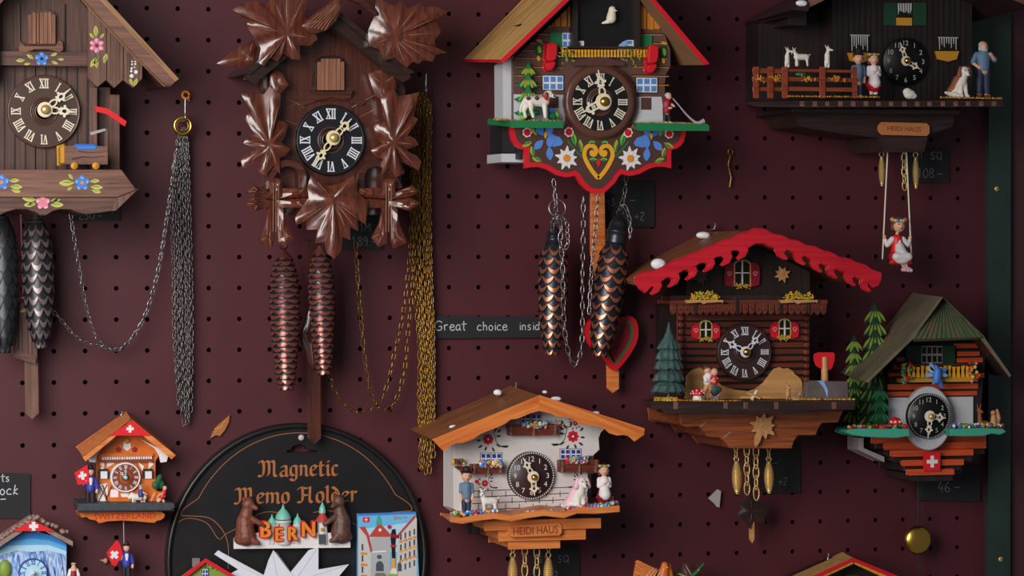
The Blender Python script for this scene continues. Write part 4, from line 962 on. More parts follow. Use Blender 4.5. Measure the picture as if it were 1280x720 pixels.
# man blowing a long alphorn on the right shelf
mn = blob('hornblower_figurine', Cc, 834, 155, D+28, [(-3, 0, 2, -2.5, 0, 14, 1.9, 2.6), (3.5, 1, 2, 1, 1, 14, 1.9, 2.6), (-3, 0, 2, -1, -3, 1, 1.8, 1.4), (3.5, 1, 2, 6, -2, 1, 1.8, 1.4), (-1, 0, 15, 0, 0, 26, 4.5, 4.8), (0, 0, 26, 1.5, 0, 31, 2, 2), (1.8, -.5, 34, 3.8, 3.8, 4.4), (5.5, -1, 33, 1, 1, 1), (-4, 0, 26, -3, -3, 19, 2, 1.6), (-3, -3, 19, 4, -5, 20, 1.6, 1.4), (4, 0, 26, 8, -4, 22, 1.9, 1.4)], 'skin', .6)
blob('jacket', mn, 834, 155, D+28, [(-1, 0, 16, 0, 0, 27, 5.1, 5.5), (-4, 0, 27, -3.4, -2.6, 20, 2.6, 2.2)], 'dark_red', .6); blob('white_hair_and_cap', mn, 834, 155, D+28, [(1.4, .6, 36, 4.4, 4.4, 3.6)], 'hair_grey', .6)
blob('trousers', mn, 834, 155, D+28, [(-3, 0, 4, -2.6, 0, 15, 2.4, 3.3), (3.5, 1, 4, 1, 1, 15, 2.4, 3.3)], 'soft_black', .6)
g = G(); hp = [P(841, 123, D+34), P(848, 131, D+35), P(858, 143, D+36), P(868, 152, D+37), P(874, 153.5, D+38), P(880, 151, D+38)]
g.tube(spline(hp, 5), [(.8+2.3*(i/25)**2)*.001 for i in range(26)], 'grey_white', 10); g.build('alphorn', mn)
# lower board
cxm = 747.5
half = [(638, 158), (638, 168), (640, 176), (644, 182), (650, 186), (656, 187.5), (656, 210.5), (664, 209), (674, 209), (684, 212), (695, 218.5), (706, 221.5), (713, 221), (718, 219.5), (721, 222), (726, 230.5), (733, 237.5), (740, 241)]
half2 = [(u, v+(3 if u > 760 else 0)) for u, v in mir(half, cxm)]
half2 = [(u, v+ (u-747.5)*.03-(3 if u > 760 else 0)) for u, v in mir(half, cxm)]
out = half+[(747.5, 242)]+half2
g = G(); g.prism(out, D+6, 8, 'red'); g.prism(inset(out, 6), D+6.6, 3, 'board_brown')
g.box(643, 158, 853, 165, D+7.5, 2, 'board_brown')
DD = D+7.2
pl = PL(748, 204, DD)   # the double-scroll heart
for s in (1, -1):
    pts = [(0, -19), (s*8, -10), (s*15.5, 2), (s*18.5, 11), (s*16, 19), (s*10.5, 22), (s*5, 20), (s*3, 14.5), (s*6, 10.5), (s*10, 12.5)]
    g.ribbon(pl, [tuple(p) for p in spline(pts, 5)], 5.4, 'heart_gold', .3); g.ell(pl, s*8.2, 13, 3.6, 3.4, 'heart_gold', 0, .35)
    g.petal(pl, s*4, 26, 9, 4.2, 0 if s > 0 else 180, 'lime', .3); g.petal(pl, s*4, 25, 8, 3, 0 if s > 0 else 180, 'green', .4)
    g.petal(pl, s*2, 4.5, 10, 4.6, 0 if s > 0 else 180, 'lime', .4); g.petal(pl, s*3, 3.6, 8, 3, 0 if s > 0 else 180, 'green', .45)
    g.petal(pl, s*22, 14, 16, 6, 82 if s > 0 else 98, 'lime', .3); g.petal(pl, s*23, 14, 15, 3.4, 86 if s > 0 else 94, 'ochre', .4); g.petal(pl, s*22, 14, 14, 3, 70 if s > 0 else 110, 'green', .42)
    g.petal(pl, s*30, 22, 17, 6.5, 78 if s > 0 else 102, 'lime', .3); g.petal(pl, s*30, 22, 15, 3, 72 if s > 0 else 108, 'green', .4)
    g.ribbon(pl, [(s*22, 8), (s*32, 18), (s*40, 28)], 2, 'green', .25)
    edelweiss(g, pl, s*41.5, 6, 16, 'white', 'heart_gold', .5, 0, 9, 90+s*4)
    g.ell(pl, s*41.5, 6, 4.8, 4.8, 'orange', 0, 1.8, 14)
    for (x, z, r) in ((38.5, 38.5, 6.4), (92.5, 37.5, 6.2)):
        for i in range(7): a_ = 2*PI*i/7; g.ell(pl, s*x+math.cos(a_)*r*.65, z+math.sin(a_)*r*.65, r*.36, r*.36, 'white', 0, .5+.01*i, 8)
        g.ell(pl, s*x, z, r*.72, r*.72, 'bright_red', 0, .8, 14)
        for i in range(5): a_ = 2*PI*i/5; g.ell(pl, s*x+math.cos(a_)*r*.34, z+math.sin(a_)*r*.34, r*.15, r*.15, 'dark_red', 0, 1, 6)
    # gentian: bell and three petals
    g.shape(pl, [(s*46, 26), (s*50, 32), (s*62, 36), (s*66, 30), (s*64, 23), (s*58, 20), (s*48, 22)], 'gentian', .4)
    g.ell(pl, s*62, 28, 5.6, 8.8, 'blue', s*14, .6); g.ell(pl, s*62, 28, 4.8, 8, 'gentian', s*14, .7)
    for (x0, z0, ro, L_, m_) in ((64, 20, -95, 17, 'gentian'), (72, 28, -45, 16, 'gentian'), (66, 34, 110, 15, 'gentian'), (72, 34, 60, 15, 'blue')):
        g.petal(pl, s*x0, z0, L_, 9.5, ro if s > 0 else 180-ro, m_, .5)
    g.petal(pl, s*69, 30, 9, 4, 90, 'heart_gold', .8)
    for (x, z, L_, ro) in ((84, 8, 13, 75), (74, 2, 13, 20), (80, 34, 14, 60), (86, 26, 14, -25)):
        rr = ro if s > 0 else 180-ro; g.petal(pl, s*x, z, L_, 6, rr, 'lime', .3); g.petal(pl, s*x, z, L_*.9, 3, rr+6, 'ochre', .4); g.petal(pl, s*x, z, L_*.9, 2.4, rr-9, 'green', .42)
g.shape(pl, [(0, 6), (3.4, 1), (0, -5), (-3.4, 1)], 'bright_red', .5)
g.build('painted_lower_board', Cc)
# weights, ring, chains and the heart pendulum
pc = [(0, .55), (.1, .85), (.25, .97), (.4, 1), (.6, .93), (.8, .76), (.93, .58), (1, .4)]
cone_weight('large black and copper pine cone weight hanging straight, left of the slanting one', (692, 303), (690, 441), 20, 12, 7, 'pewter', 'copper', 'scale_edge', 62, cap=(22, 9), group='large fish-scale pine cone weights', prof=pc, lift=3)
cone_weight('large black and copper pine cone weight hanging aslant under the chalet clock', (770, 302), (750, 443), 22, 12, 7, 'pewter', 'copper', 'scale_edge', 66, cap=(34, 13), group='large fish-scale pine cone weights', prof=pc, lift=3)
t = thing('pendulum', 'wooden pendulum with a red and green heart, behind the slanting pine cone weight', 'pendulum', 758, 245, 30)
g = G(); g.prism([(739, 238), (756, 238), (757, 316), (774, 405), (774, 486), (767, 491), (760, 485), (758, 405), (739, 316)], 30, 4, 'orange_wood'); g.build('stick', t, bevel=.5)
ht = [(767, 463), (752, 445), (737, 432), (731, 415), (736, 401), (748, 396), (759, 402), (766, 412), (771, 402), (781, 395), (793, 398), (798, 412), (795, 430), (781, 452)]
ht = [tuple(p) for p in spline(ht, 4, True)]
g = G(); g.prism(ht, 38, 7, 'red'); g.prism(inset(ht, 6.5), 38.5, 2, 'green'); g.prism(inset(ht, 9.5), 38.9, 2, 'dark_red'); g.build('heart', t, bevel=.6)
g = G(); c = P(696.5, 260, 108); k = S(696)
g.tube([c+Vector((math.cos(i*PI/16)*10.4*k, math.sin(i*PI/16)*.002, math.sin(i*PI/16)*10.4*k)) for i in range(32)], .95*k, 'steel', 8, True)
tag(g.build('key_ring', org=c), 'thin silver split ring on the chain above the left big pine cone', 'ring')
cg = 'steel chains of the chalet clock'
chain('clock_chain', 'steel chain dropping from the red-edged board through the silver ring', [(692, 225, 108), (694, 245, 108), (695, 262, 108), (691, 282, 100), (689, 292, 96)], 100, 'steel', 8, .7, 2.4, cg)
chain('clock_chain', 'long loose steel chain loop hanging between the two big pine cones', [(697, 270, 112), (702, 283, 112), (700, 300, 112), (703, 325, 110), (704, 370, 106), (706, 415, 100), (712, 447, 96), (719, 458, 94), (726, 440, 92), (728, 410, 90), (728, 350, 88), (729, 290, 88), (729, 236, 88)], 100, 'steel', 10, .75, 2.7, cg)
chain('clock_chain', 'short doubled steel chain tangled below the silver ring', [(697, 271, 114), (708, 276, 114), (709, 290, 113), (710, 305, 112), (706, 312, 112)], 100, 'steel', 7, .7, 2.3, cg)
chain('clock_chain', 'steel chain running down beside the orange pendulum stick of the chalet clock', [(748, 244, 80), (746, 262, 80), (744, 290, 80), (741, 320, 84), (738, 360, 90), (736, 400, 95)], 80, 'steel', 9, .65, 2.2, cg)
chain('clock_chain', 'steel chain holding the slanting big pine cone', [(783, 218, 90), (781, 240, 88), (777, 256, 82), (772, 266, 72)], 80, 'steel', 7.5, .7, 2.4, cg)
chain('clock_chain', 'short loose steel chain end dangling right of the slanting pine cone', [(780, 256, 90), (785, 266, 90), (788, 282, 88), (787, 300, 88)], 80, 'steel', 7.5, .65, 2.2, cg)
# ================================================================== clock D: dark chalet clock, top right
Dd = thing('cuckoo_clock', 'very dark chalet clock with fence, goats, dog and farmer on its long shelf', 'clock', 1120, 200, 0)
D = 96
g = G()
g.prism([(1040, 128), (1040, -20), (1120, -60), (1215, -20), (1215, 128)], D, 90, 'near_black_wood')
for u in range(1046, 1214, 7): g.box(u, -10, u+1, 124, D+.5, .6, 'black')
g.prism([(948, 128), (948, 30), (1040, 10), (1040, 128)], 50, 48, 'near_black_wood'); g.box(1215, 10, 1236, 128, 30, 26, 'dark_green')
g.build('case', Dd)
g = G()
g.loft([(1010, 0), (1140, -62), (1142, -54), (1012, 9)], 176, [(934, 25), (1050, -38), (1052, -32), (936, 32)], 10, 'mid_wood_x', 'near_black_x')
g.loft([(1140, -62), (1290, 0), (1288, 9), (1140, -54)], 176, [(1050, -38), (1210, 22), (1208, 30), (1052, -32)], 10, 'mid_wood_x', 'near_black_x')
g.loft([(1009, 2), (1012, 9), (1010, 14), (990, 12)], 178, [(934, 25), (936, 32), (934, 34), (930, 30)], 10, 'near_black_x')
g.build('roof', Dd); snow(Dd, 1002, 4, 180, 8, 4)
g = G(); g.box(985, 12, 1008, 32, 110, 60, 'near_black_wood'); g.build('chimney_block', Dd)
g = G(); g.box(1105, 3, 1121, 32, D+3, 3, 'dark_green'); g.box(1141, 3, 1158, 32, D+3, 3, 'dark_green'); g.box(1121, 2, 1141, 22, D+3, 3, 'black')
for i in range(6): g.face([(1122+i*3.1, 4), (1124+i*3.1, 4), (1124.5+i*3, 12+(i*7 % 5)), (1122.6+i*3, 19-(i*5 % 6))], D+3.5, 'hair_grey')
g.box(1121, 22, 1140, 32, D+5, 5, 'ochre'); g.build('window', Dd)
for (a, b, c, e, w0) in ((1063, 43, 1087, 66, 78), (1172.5, 46, 1198, 64, 78)):
    g = G(); g.box(a, b, c, e, D+3, 3, 'black')
    for i in range(8):
        x = a+1+i*(c-a-2)/8; h = [e-2, e-8, e-5, e-10, e-9, e-4, e-9, e-2][i]
        g.face([(x, b+1), (x+1.5, b+1), (x+1.5, h), (x+.6, h)], D+3.4, 'hair_grey')
    g.box(a, b, c, b+2, D+3.6, .6, 'grey_white')
    g.prism([(a-3, e), (c+1, e), (c-2, e+10), ((a+c)/2, e+13), (a, e+10)], D+5, 4, 'ochre'); g.build('window', Dd)
dial(Dd, 1131, 77, 30, D+4, 'black', 'black', 'hair_grey', 'cream', 'gold', 340, 118, 'arabic', hubuv=(1133, 76), nr=.77, nh=.2, rimw=0, mL=.82, hL=.72, hw=.2)
g = G()   # shelf, under-body, plaque
g.loft([(930, 128), (1010, 126.5), (1254, 126), (1254, 133), (1010, 134), (945, 133)], 180, [(930, 127), (1010, 124), (1220, 124), (1220, 130), (1010, 131), (930, 131)], 12, 'near_black_x')
for u in range(1000, 1250, 16): g.box(u, 127, u+5, 132.5, 180.6, .8, 'mid_wood_x')
g.prism([(990, 135), (1195, 134), (1190, 158), (1160, 168), (1155, 189), (1105, 190), (1100, 172), (1050, 166), (1000, 158)], 120, 112, 'near_black_x')
g.box(990, 135, 1200, 143, 150, 140, 'near_black_wood'); g.build('base_board', Dd, bevel=.8)
g = G(); q = [(1099, 156), (1102, 153.5), (1158, 155), (1161, 158), (1161, 166), (1158, 169), (1102, 167.5), (1099, 164.5), (1097.5, 160)]
g.prism(q, 126, 5, 'oak_tan')
g.text(PL(1130, 161, 126), 'HEIDI HAUS', 0, 0, 6, 'resin_brown', .4, 1.0, -1.5); g.build('plaque', Dd, bevel=1)
g = G()   # fence
for (u0, u1, d_) in ((978, 1072, 176), (942, 978, 150)):
    for v in (86, 97, 109): g.box(u0, v, u1, v+5, d_, 3, 'fence_wood')
    for u in ((979, 1026, 1066) if u0 == 978 else (943, 961)): g.box(u, 84, u+5, 122, d_+2.5, 3, 'fence_wood')
g.build('fence', Dd, bevel=.6)
g = G()
for (cu, cv, d_) in ((950, 98, 152), (971, 97, 158), (1010, 99, 180), (1047, 98, 180)):
    for i in range(26): g.petal(PL(cu+random.gauss(0, 3.6), cv+random.gauss(0, 1.6), d_+random.random()*3), 0, 0, random.uniform(2, 4), 1.2, random.random()*360, random.choice(['orange', 'ochre', 'heart_gold']), 0, t=.5)
g.ball(P(1001, 93, 170), (.008, .004, .0025), 'green'); g.build('fence_flowers', Dd)
g = G(); litter(g, [(982, 121), (1100, 122)], 200, ['ochre', 'heart_gold', 'orange'], 2.2, 1.8, 4, 180); litter(g, [(1176, 122.5), (1252, 124)], 200, ['ochre', 'heart_gold', 'orange'], 2.2, 2, 8, 180); g.build('scattered_grass', Dd, kind='stuff')
def goat(par, u, v, d, sc=1, mirror=False, standing=False, name='goat_figurine'):
    if standing: pr_ = [(0, 0, 2, 0, 0, 12, 3.6, 3.6), (-2, 0, -4, -2, 0, 3, 1.6, 2.2), (2, 0, -4, 2, 0, 3, 1.6, 2.2), (0, 0, 12, 1, -1, 19, 3, 2), (1, -1, 20, 2.6, 2.6, 2.8), (2, -2, 19, 6, -4, 18, 1.9, 1.2), (-1, 0, 21, -3, 0, 25, .9, .5), (1, 0, 21, 1, 0, 25, .9, .5)]
    else: pr_ = [(-7, 0, 8, 7, 0, 8, 4.6, 4.4), (-8, -2, 6, -7, -2, -4, 2.2, 1.2), (-5, 2, 6, -4, 2, -4, 2.2, 1.2), (7, -2, 6, 8, -2, -4, 2.2, 1.2), (9, 2, 6, 10, 2, -4, 2.2, 1.2), (-8, 0, 10, -11, 0, 16, 2.8, 2), (-11, 0, 17, -15, -1, 15, 2.4, 1.4), (-10, 0, 18, -8, 1, 21, .8, .5), (-12, 0, 18, -13, 1, 21.5, .8, .5), (10, 0, 10, 13, 0, 12, 1.2, .7), (-14.5, -1, 13, -15, -1, 11, .7, .4)]
    o = blob(name, par, u, v, d, pr_, 'goat_white', .6, mirror=mirror, scale=sc)
    g = G(); g.ball(P(u-(-1 if mirror else 1)*(12 if not standing else -2)*sc, v-(17.6 if not standing else 20.5)*sc, d+3.2*sc), .0007, 'black', 6, 4); g.build('eye', o); return o
goat(Dd, 1002, 78.5, 150, .9); goat(Dd, 984, 80, 140, .85, standing=True); goat(Dd, 1034, 80, 150, .95, standing=True)
goat(Dd, 996, 80, 138, .6, standing=True)
def child_fig(par, name, u, v, d, girl, sc=1.0, cloth='cloth_white', skirt='red', legs='cloth_white', hair='hair_brown', yaw=0, wreath=True, arms='folded', hat=None):
    """standing child, 40 px tall, feet at (u,v)"""
    bd = [(-2, 0, 1, -2, 0, 12, 1.5, 2), (2, 0, 1, 2, 0, 12, 1.5, 2), (-2, 0, .8, -2, -2.4, .6, 1.5, 1.2), (2, 0, .8, 2, -2.4, .6, 1.5, 1.2), (0, 0, 13, 0, 0, 24, 3.6, 3.8), (0, 0, 25, 0, 0, 29, 1.7, 1.7), (0, -.3, 33, 4.3, 4.2, 4.9), (0, -4.3, 32.4, .9, .9, 1.1), (-4.4, 0, 32.6, .8, .8, 1.2), (4.4, 0, 32.6, .8, .8, 1.2)]
    if arms == 'folded': bd += [(-4.4, 0, 25.5, -5, -1, 19, 1.6, 1.3), (-5, -1, 19, 0, -4.6, 22, 1.3, 1.1), (4.4, 0, 25.5, 5, -1, 19, 1.6, 1.3), (5, -1, 19, 1, -4.8, 23, 1.3, 1.1)]
    else: bd += [(-4.4, 0, 25.5, -5.4, -.5, 18, 1.6, 1.3), (-5.4, -.5, 18, -5, -2, 12.5, 1.3, 1.1), (4.4, 0, 25.5, 5.4, -.5, 18, 1.6, 1.3), (5.4, -.5, 18, 5, -2, 12.5, 1.3, 1.1)]
    o = blob(name, par, u, v, d, bd, 'skin', .55, yaw, scale=sc, sm=2)
    sl = [(-4.4, 0, 25.5, -5, -.8, 19.6, 2.1, 1.9), (4.4, 0, 25.5, 5, -.8, 19.6, 2.1, 1.9)]
    if arms == 'folded': sl += [(-5, -1, 19.4, -2, -3.6, 21, 1.9, 1.7), (5, -1, 19.4, 2.4, -3.8, 22, 1.9, 1.7)]
    blob('blouse' if girl else 'jacket', o, u, v, d, [(0, 0, 15, 0, 0, 24.4, 4.2, 4.4)]+sl, cloth, .55, yaw, scale=sc, sm=2)
    if girl:
        blob('skirt', o, u, v, d, [(0, 0, 18, 0, 0, 10, 4.2, 6.6), (0, 0, 9.4, 7.6, 6.8, 2.4)], skirt, .6, yaw, scale=sc, sm=2)
        blob('apron', o, u, v, d, [(0, -1, 18, 0, -2.6, 12, 4.2, 5.6)], 'cloth_white', .6, yaw, scale=sc, sm=2)
        blob('hair', o, u, v, d, [(0, .9, 34.4, 4.7, 4.4, 4.6), (-4.2, 1, 31, 1.3, 1.4, 3), (4.2, 1, 31, 1.3, 1.4, 3)], hair, .55, yaw, scale=sc, sm=1)
        if wreath:
            g = G(); c = P(u, v, d); k = S(u, v, d)*sc
            for i in range(14): a_ = 2*PI*i/14; g.ball(c+Vector((math.cos(a_)*4.6*k, math.sin(a_)*4.4*k, 37.2*k)), 1.1*k, ['yellow', 'blue', 'yellow', 'leaf_green'][i % 4], 6, 4)
            g.build('flower_wreath', o)
        blob('shoes', o, u, v, d, [(-2, 0, .9, -2, -2.5, .7, 1.8, 1.5), (2, 0, .9, 2, -2.5, .7, 1.8, 1.5)], 'soft_black', .5, yaw, scale=sc, sm=1)
        blob('stockings', o, u, v, d, [(-2, 0, 2, -2, 0, 8, 1.8, 2.2), (2, 0, 2, 2, 0, 8, 1.8, 2.2)], legs, .5, yaw, scale=sc, sm=1)
    else:
        blob('trousers', o, u, v, d, [(-2, 0, 3, -2, 0, 13, 2, 2.7), (2, 0, 3, 2, 0, 13, 2, 2.7), (0, 0, 14, 3.9, 3.3, 2.6)], legs, .55, yaw, scale=sc, sm=2)
        blob('hair', o, u, v, d, [(0, 1, 34.6, 4.6, 4.3, 4.2)], hair, .55, yaw, scale=sc, sm=1)
        if hat: blob('hat', o, u, v, d, [(0, 0, 36.6, 5.8, 5.4, .9), (0, 0, 37, 0, 0, 39, 4, 3.2)], hat, .55, yaw, scale=sc, sm=1)
    g = G(); c = P(u, v, d); k = S(u, v, d)*sc; cy, sy = math.cos(math.radians(yaw)), math.sin(math.radians(yaw))
    for x in (-1.6, 1.6): g.ball(c+Vector(((x*cy+4.1*sy)*k, (x*sy-4.1*cy)*k, 33.6*k)), .5*k, 'black', 6, 4)
    g.ball(c+Vector((3.9*sy*k, -3.9*cy*k, 30.6*k)), (.9*k, .4*k, .35*k), 'dark_red', 6, 4); g.build('face_features', o)
    return o
child_fig(Dd, 'boy_figurine', 1073, 122, 130, False, 1.48, 'cloth_blue', legs='navy', hat='soft_black', arms='down', hair='resin_brown')
child_fig(Dd, 'girl_figurine', 1092, 121, 150, True, 1.42)
def sitting_dog(par, u, v, d, sc=1.0, col='fur_brown', chest='goat_white', mirror=False, name='dog_figurine'):
    """fluffy dog sitting three-quarter front, 30 px tall, head turned to the viewer"""
    o = blob(name, par, u, v, d, [(-5, 2, 5.5, 6, 5.4, 5.6), (-3, 1, 7, 1.5, -1, 15, 5.8, 5), (-7, -3, 2.4, -3, -6, 1.4, 3, 2), (-.5, -3, 13, -1, -5.6, 1.4, 2.5, 1.8), (4, -2, 13, 4.6, -5, 1.4, 2.5, 1.8), (-1, -6, 1.2, -.6, -7.4, 1, 2, 1.7), (4.8, -5.4, 1.2, 5.6, -6.8, 1, 2, 1.7), (1.5, -1.6, 12, 4.8, 3.6, 5), (2, -1, 17, 3, -2, 21, 4.4, 4.4), (3.2, -2.6, 24.6, 5.2, 4.8, 5), (4, -6, 23, 4.8, -8.4, 22, 3, 2.3), (-9, 2, 3, -14, 1, 4.6, 2.2, 1.5)], chest, .6, mirror=mirror, scale=sc)
    blob('back_patch', o, u, v, d, [(-6, 2.4, 6.5, 5.8, 5.2, 5.4), (-5, 2, 8, -1.5, 1.4, 17, 5.4, 4.6)], col, .6, mirror=mirror, scale=sc)
    blob('ears', o, u, v, d, [(-.6, -3, 27, -2.4, -4, 21, 2.2, 2.4), (7.4, -3, 27, 8.8, -4, 21.4, 2.2, 2.3), (.8, -1, 28, 2.6, 3, 2), (6, -1, 28, 2.4, 3, 1.8)], col, .5, mirror=mirror, scale=sc)
    g = G(); c = P(u, v, d); k = S(u, v, d)*sc; m_ = -1 if mirror else 1
    for p in ((5.2, -10.6, 22.8, 1.0), (2.2, -7.2, 25.6, .7), (6, -7.2, 25.6, .7)): g.ball(c+Vector((m_*p[0]*k, p[1]*k, p[2]*k)), p[3]*k, 'black', 6, 4)
    g.build('nose_and_eyes', o); return o
sitting_dog(Dd, 1200, 122, 150, 1.32)
fm = blob('farmer_figurine', Dd, 1229, 121.5, 140, [(-5, 0, 3, -4, 0, 32, 3.4, 4.8), (5, 0, 3, 4, 0, 32, 3.4, 4.8), (-5, 0, 2, -6, -4, 1.6, 2.8, 2.2), (5, 0, 2, 6, -4, 1.6, 2.8, 2.2), (0, 0, 34, 0, 0, 52, 7.4, 8), (0, 0, 54, 0, 0, 58, 3, 3), (0, -.6, 63, 5.6, 5.4, 6.6), (0, -6, 62.4, 1.2, 1.2, 1.6), (-9, 0, 53, -14, 0, 43, 3.1, 2.6), (-14, 0, 43, -7, -5, 36, 2.5, 2), (9, 0, 53, 15, -2, 46, 3.1, 2.6), (15, -2, 46, 7, -7, 54, 2.5, 2)], 'skin', .8)
blob('shirt', fm, 1229, 121.5, 140, [(0, 0, 36, 0, 0, 52, 8, 8.7), (-9, 0, 53, -13.6, 0, 44, 3.8, 3.5), (9, 0, 53, 14.4, -2, 47, 3.8, 3.5)], 'cloth_blue', .8)
blob('trousers', fm, 1229, 121.5, 140, [(-5, 0, 6, -4, 0, 33, 4.1, 5.5), (5, 0, 6, 4, 0, 33, 4.1, 5.5), (0, 0, 36, 8.4, 7, 5)], 'navy', .8)
blob('white_beard_and_hair', fm, 1229, 121.5, 140, [(0, -3.8, 58.6, 4.4, 3, 4.6), (0, 1.4, 65.4, 5.9, 5.2, 4.8), (-4.6, 0, 61, 1.8, 2.6, 4), (4.6, 0, 61, 1.8, 2.6, 4)], 'hair_grey', .7)
blob('shoes', fm, 1229, 121.5, 140, [(-5, 0, 2, -6, -4.4, 1.8, 3.2, 2.6), (5, 0, 2, 6, -4.4, 1.8, 3.2, 2.6)], 'resin_brown', .7)
blob('white_stone', Dd, 1137, 117, 170, [(0, 0, -1, 8, 5, 6), (-3, 0, 2, 6, 5, 5), (5, 0, -3, 5, 4, 4)], 'goat_white', .8)
bg_ = 'small brass cone weights'
brass_weight('small brass cone weight left of the swing, under the dark chalet clock', (1102, 196), (1102.5, 233), 4, 60, bg_)
brass_weight('small brass cone weight right of the swing, under the dark chalet clock', (1144.5, 197), (1145, 236), 4, 60, bg_)
chain('clock_chain', 'short brass chain between the swing ropes under the dark chalet clock', [(1130, 192, 58), (1130, 215, 58), (1131, 238, 58)], 58, 'brass', 9, .9, 2.9, 'short brass chains')
sw = thing('swing', 'little girl with flower wreath on a rope swing below the dark chalet clock', 'swing', 1121, 325, 60)
g = G(); k = S(1120); g.tube([P(1109.5, 190, 70), P(1103, 326, 70)], 1.0*k, 'cream', 6); g.build('rope', sw)
g = G(); g.tube([P(1133, 190, 70), P(1139.5, 326, 70)], 1.0*k, 'cream', 6); g.build('rope', sw)
g = G(); g.box(1098, 324, 1143, 327, 74, 14, 'near_black_x'); g.build('seat', sw)
gi = blob('girl_figurine', sw, 1121, 326, 70, [(0, 0, 6, 0, -1, 24, 7, 6), (0, -1, 27, 0, -1, 34, 2.4, 2.4), (2, -2, 44, 8, 7.4, 8.6), (2.4, -9.6, 42.6, 1.4, 1.4, 1.6), (-4, 0, 6, -3, -13, 5, 4, 3), (4, 0, 6, 5, -13, 5, 4, 3), (-3, -13, 5, 5, -14, -10, 2.8, 2), (5, -13, 5, 8, -14, -10, 2.8, 2), (-6, -1, 27, -13, -1, 20, 2.8, 2.2), (-13, -1, 20, -17, -1, 29, 2.2, 1.8), (7, -1, 27, 14, -1, 20, 2.8, 2.2), (14, -1, 20, 17.5, -1, 28, 2.2, 1.8), (-17, -1, 30, 2.6, 2.4, 3), (17.5, -1, 29, 2.6, 2.4, 3)], 'skin', .8)
blob('white_sleeves', gi, 1121, 326, 70, [(-6.5, -1, 27, -13, -1, 20, 3.8, 3.6), (-13, -1, 20, -16, -1, 26, 3.5, 2.6), (7.5, -1, 27, 14, -1, 20, 3.8, 3.6), (14, -1, 20, 16.6, -1, 25.5, 3.5, 2.6)], 'cloth_white', .8)
blob('red_dress', gi, 1121, 326, 70, [(0, 0, 10, 0, -1, 27, 8, 6.8), (-4, 0, 5, -6, -13, 3, 7, 6.6), (4, 0, 5, 6, -13, 3, 7, 6.6), (-12, -12, -2, 13, -12, -2, 3, 3)], 'bright_red', .8)
blob('white_apron', gi, 1121, 326, 70, [(1, -7, 17, 1, -14, 8, 6, 8), (-7, -17.5, 5, 8, -17.5, 5, 5.8, 5.8), (0, -17.5, 1, 10, 5, 5), (1, -5.5, 25, 1, -6.5, 16, 2.6, 3.4)], 'cloth_white', .8)
blob('brown_hair', gi, 1121, 326, 70, [(1.6, 1, 47.5, 9.4, 8.6, 8.4), (1.6, -3, 51, 7, 5, 4), (-6, 0, 42, 2.6, 3, 5), (9.6, 0, 42, 2.4, 3, 5)], 'hair_brown', .8)
blob('pink_shoes', gi, 1121, 326, 70, [(5, -14, -10, 8, -18, -12, 3, 2.4), (9, -14, -10, 12, -18, -12, 3, 2.4), (2, -15, -11, 4, -18, -11.5, 2.6, 2.2)], 'pale_pink', .7)
g = G(); c = P(1121, 326, 70)
for i in range(16): a_ = 2*PI*i/16; g.ball(c+Vector(((1.8+math.cos(a_)*8.4)*k, (-1.5+math.sin(a_)*8)*k, (50.5+math.sin(a_)*1.4)*k)), 2.2*k, ['yellow', 'blue', 'hair_grey', 'yellow', 'pink'][i % 5], 7, 5)
g.build('flower_wreath', gi)
g = G()
for p in ((-1, -9, 45), (5.2, -9, 45)): g.ball(c+Vector((p[0]*k, p[1]*k, p[2]*k)), .8*k, 'black', 6, 4)
g.ball(c+Vector((2.2*k, -9.4*k, 39.6*k)), (1.6*k, .6*k, .6*k), 'dark_red', 6, 4); g.build('face_features', gi)
mat('block_grey', (104, 90, 88), .5, var=.2, vs=80)
# ================================================================== clock E: log house with red carved roof edge
E = thing('cuckoo_clock', 'brown log-house clock with scalloped red roof edge, snowy roof, fir tree and axe block', 'clock', 945, 545, 0)
D = 96
g = G()
g.prism([(846, 502), (846, 385), (870, 350), (945, 310), (1012, 345), (1012, 502)], D, 90, 'red_log', 'near_black_wood')
for i in range(13): v = 392+i*8.6; g.box(847, v, 1011, v+1.3, D+.4, .6, 'black')
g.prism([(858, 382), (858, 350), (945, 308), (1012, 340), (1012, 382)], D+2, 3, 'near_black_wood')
for u in (846, 1003):
    for i in range(13): v = 393.5+i*8.6; p = P(u+4, v+3.6, D); g.lathe(p, (0, -1, 0), [(-.002, .0038), (.005, .0038), (.006, .003), (.006, .0002)], 'red_log', 12)
g.build('case', E, bevel=.4)
g = G()   # roof slabs behind the red edge
g.loft([(797, 350), (946, 288), (952, 288), (952, 296), (800, 358)], 172, [(772, 346), (880, 290), (886, 290), (886, 297), (775, 352)], 4, 'roof_brown')
g.loft([(948, 288), (956, 288), (1101, 343), (1097, 351), (950, 297)], 172, [(882, 290), (890, 290), (1030, 345), (1027, 352), (884, 298)], 4, 'roof_brown')
g.build('roof', E)
g = G()   # scalloped red fascia
upl = [(795, 347), (800, 343), (807, 340), (818, 338.5), (826, 336), (836, 330), (846, 325), (856, 322), (866, 317), (876, 314), (885, 309.5), (895, 306), (905, 301), (916, 298), (925, 293), (936, 290), (945, 285.5), (957, 286), (967, 292), (978, 294), (988, 299), (999, 301), (1008, 306), (1020, 308), (1030, 313), (1040, 315), (1050, 321), (1062, 323), (1072, 328), (1083, 331), (1091, 337), (1103, 341)]
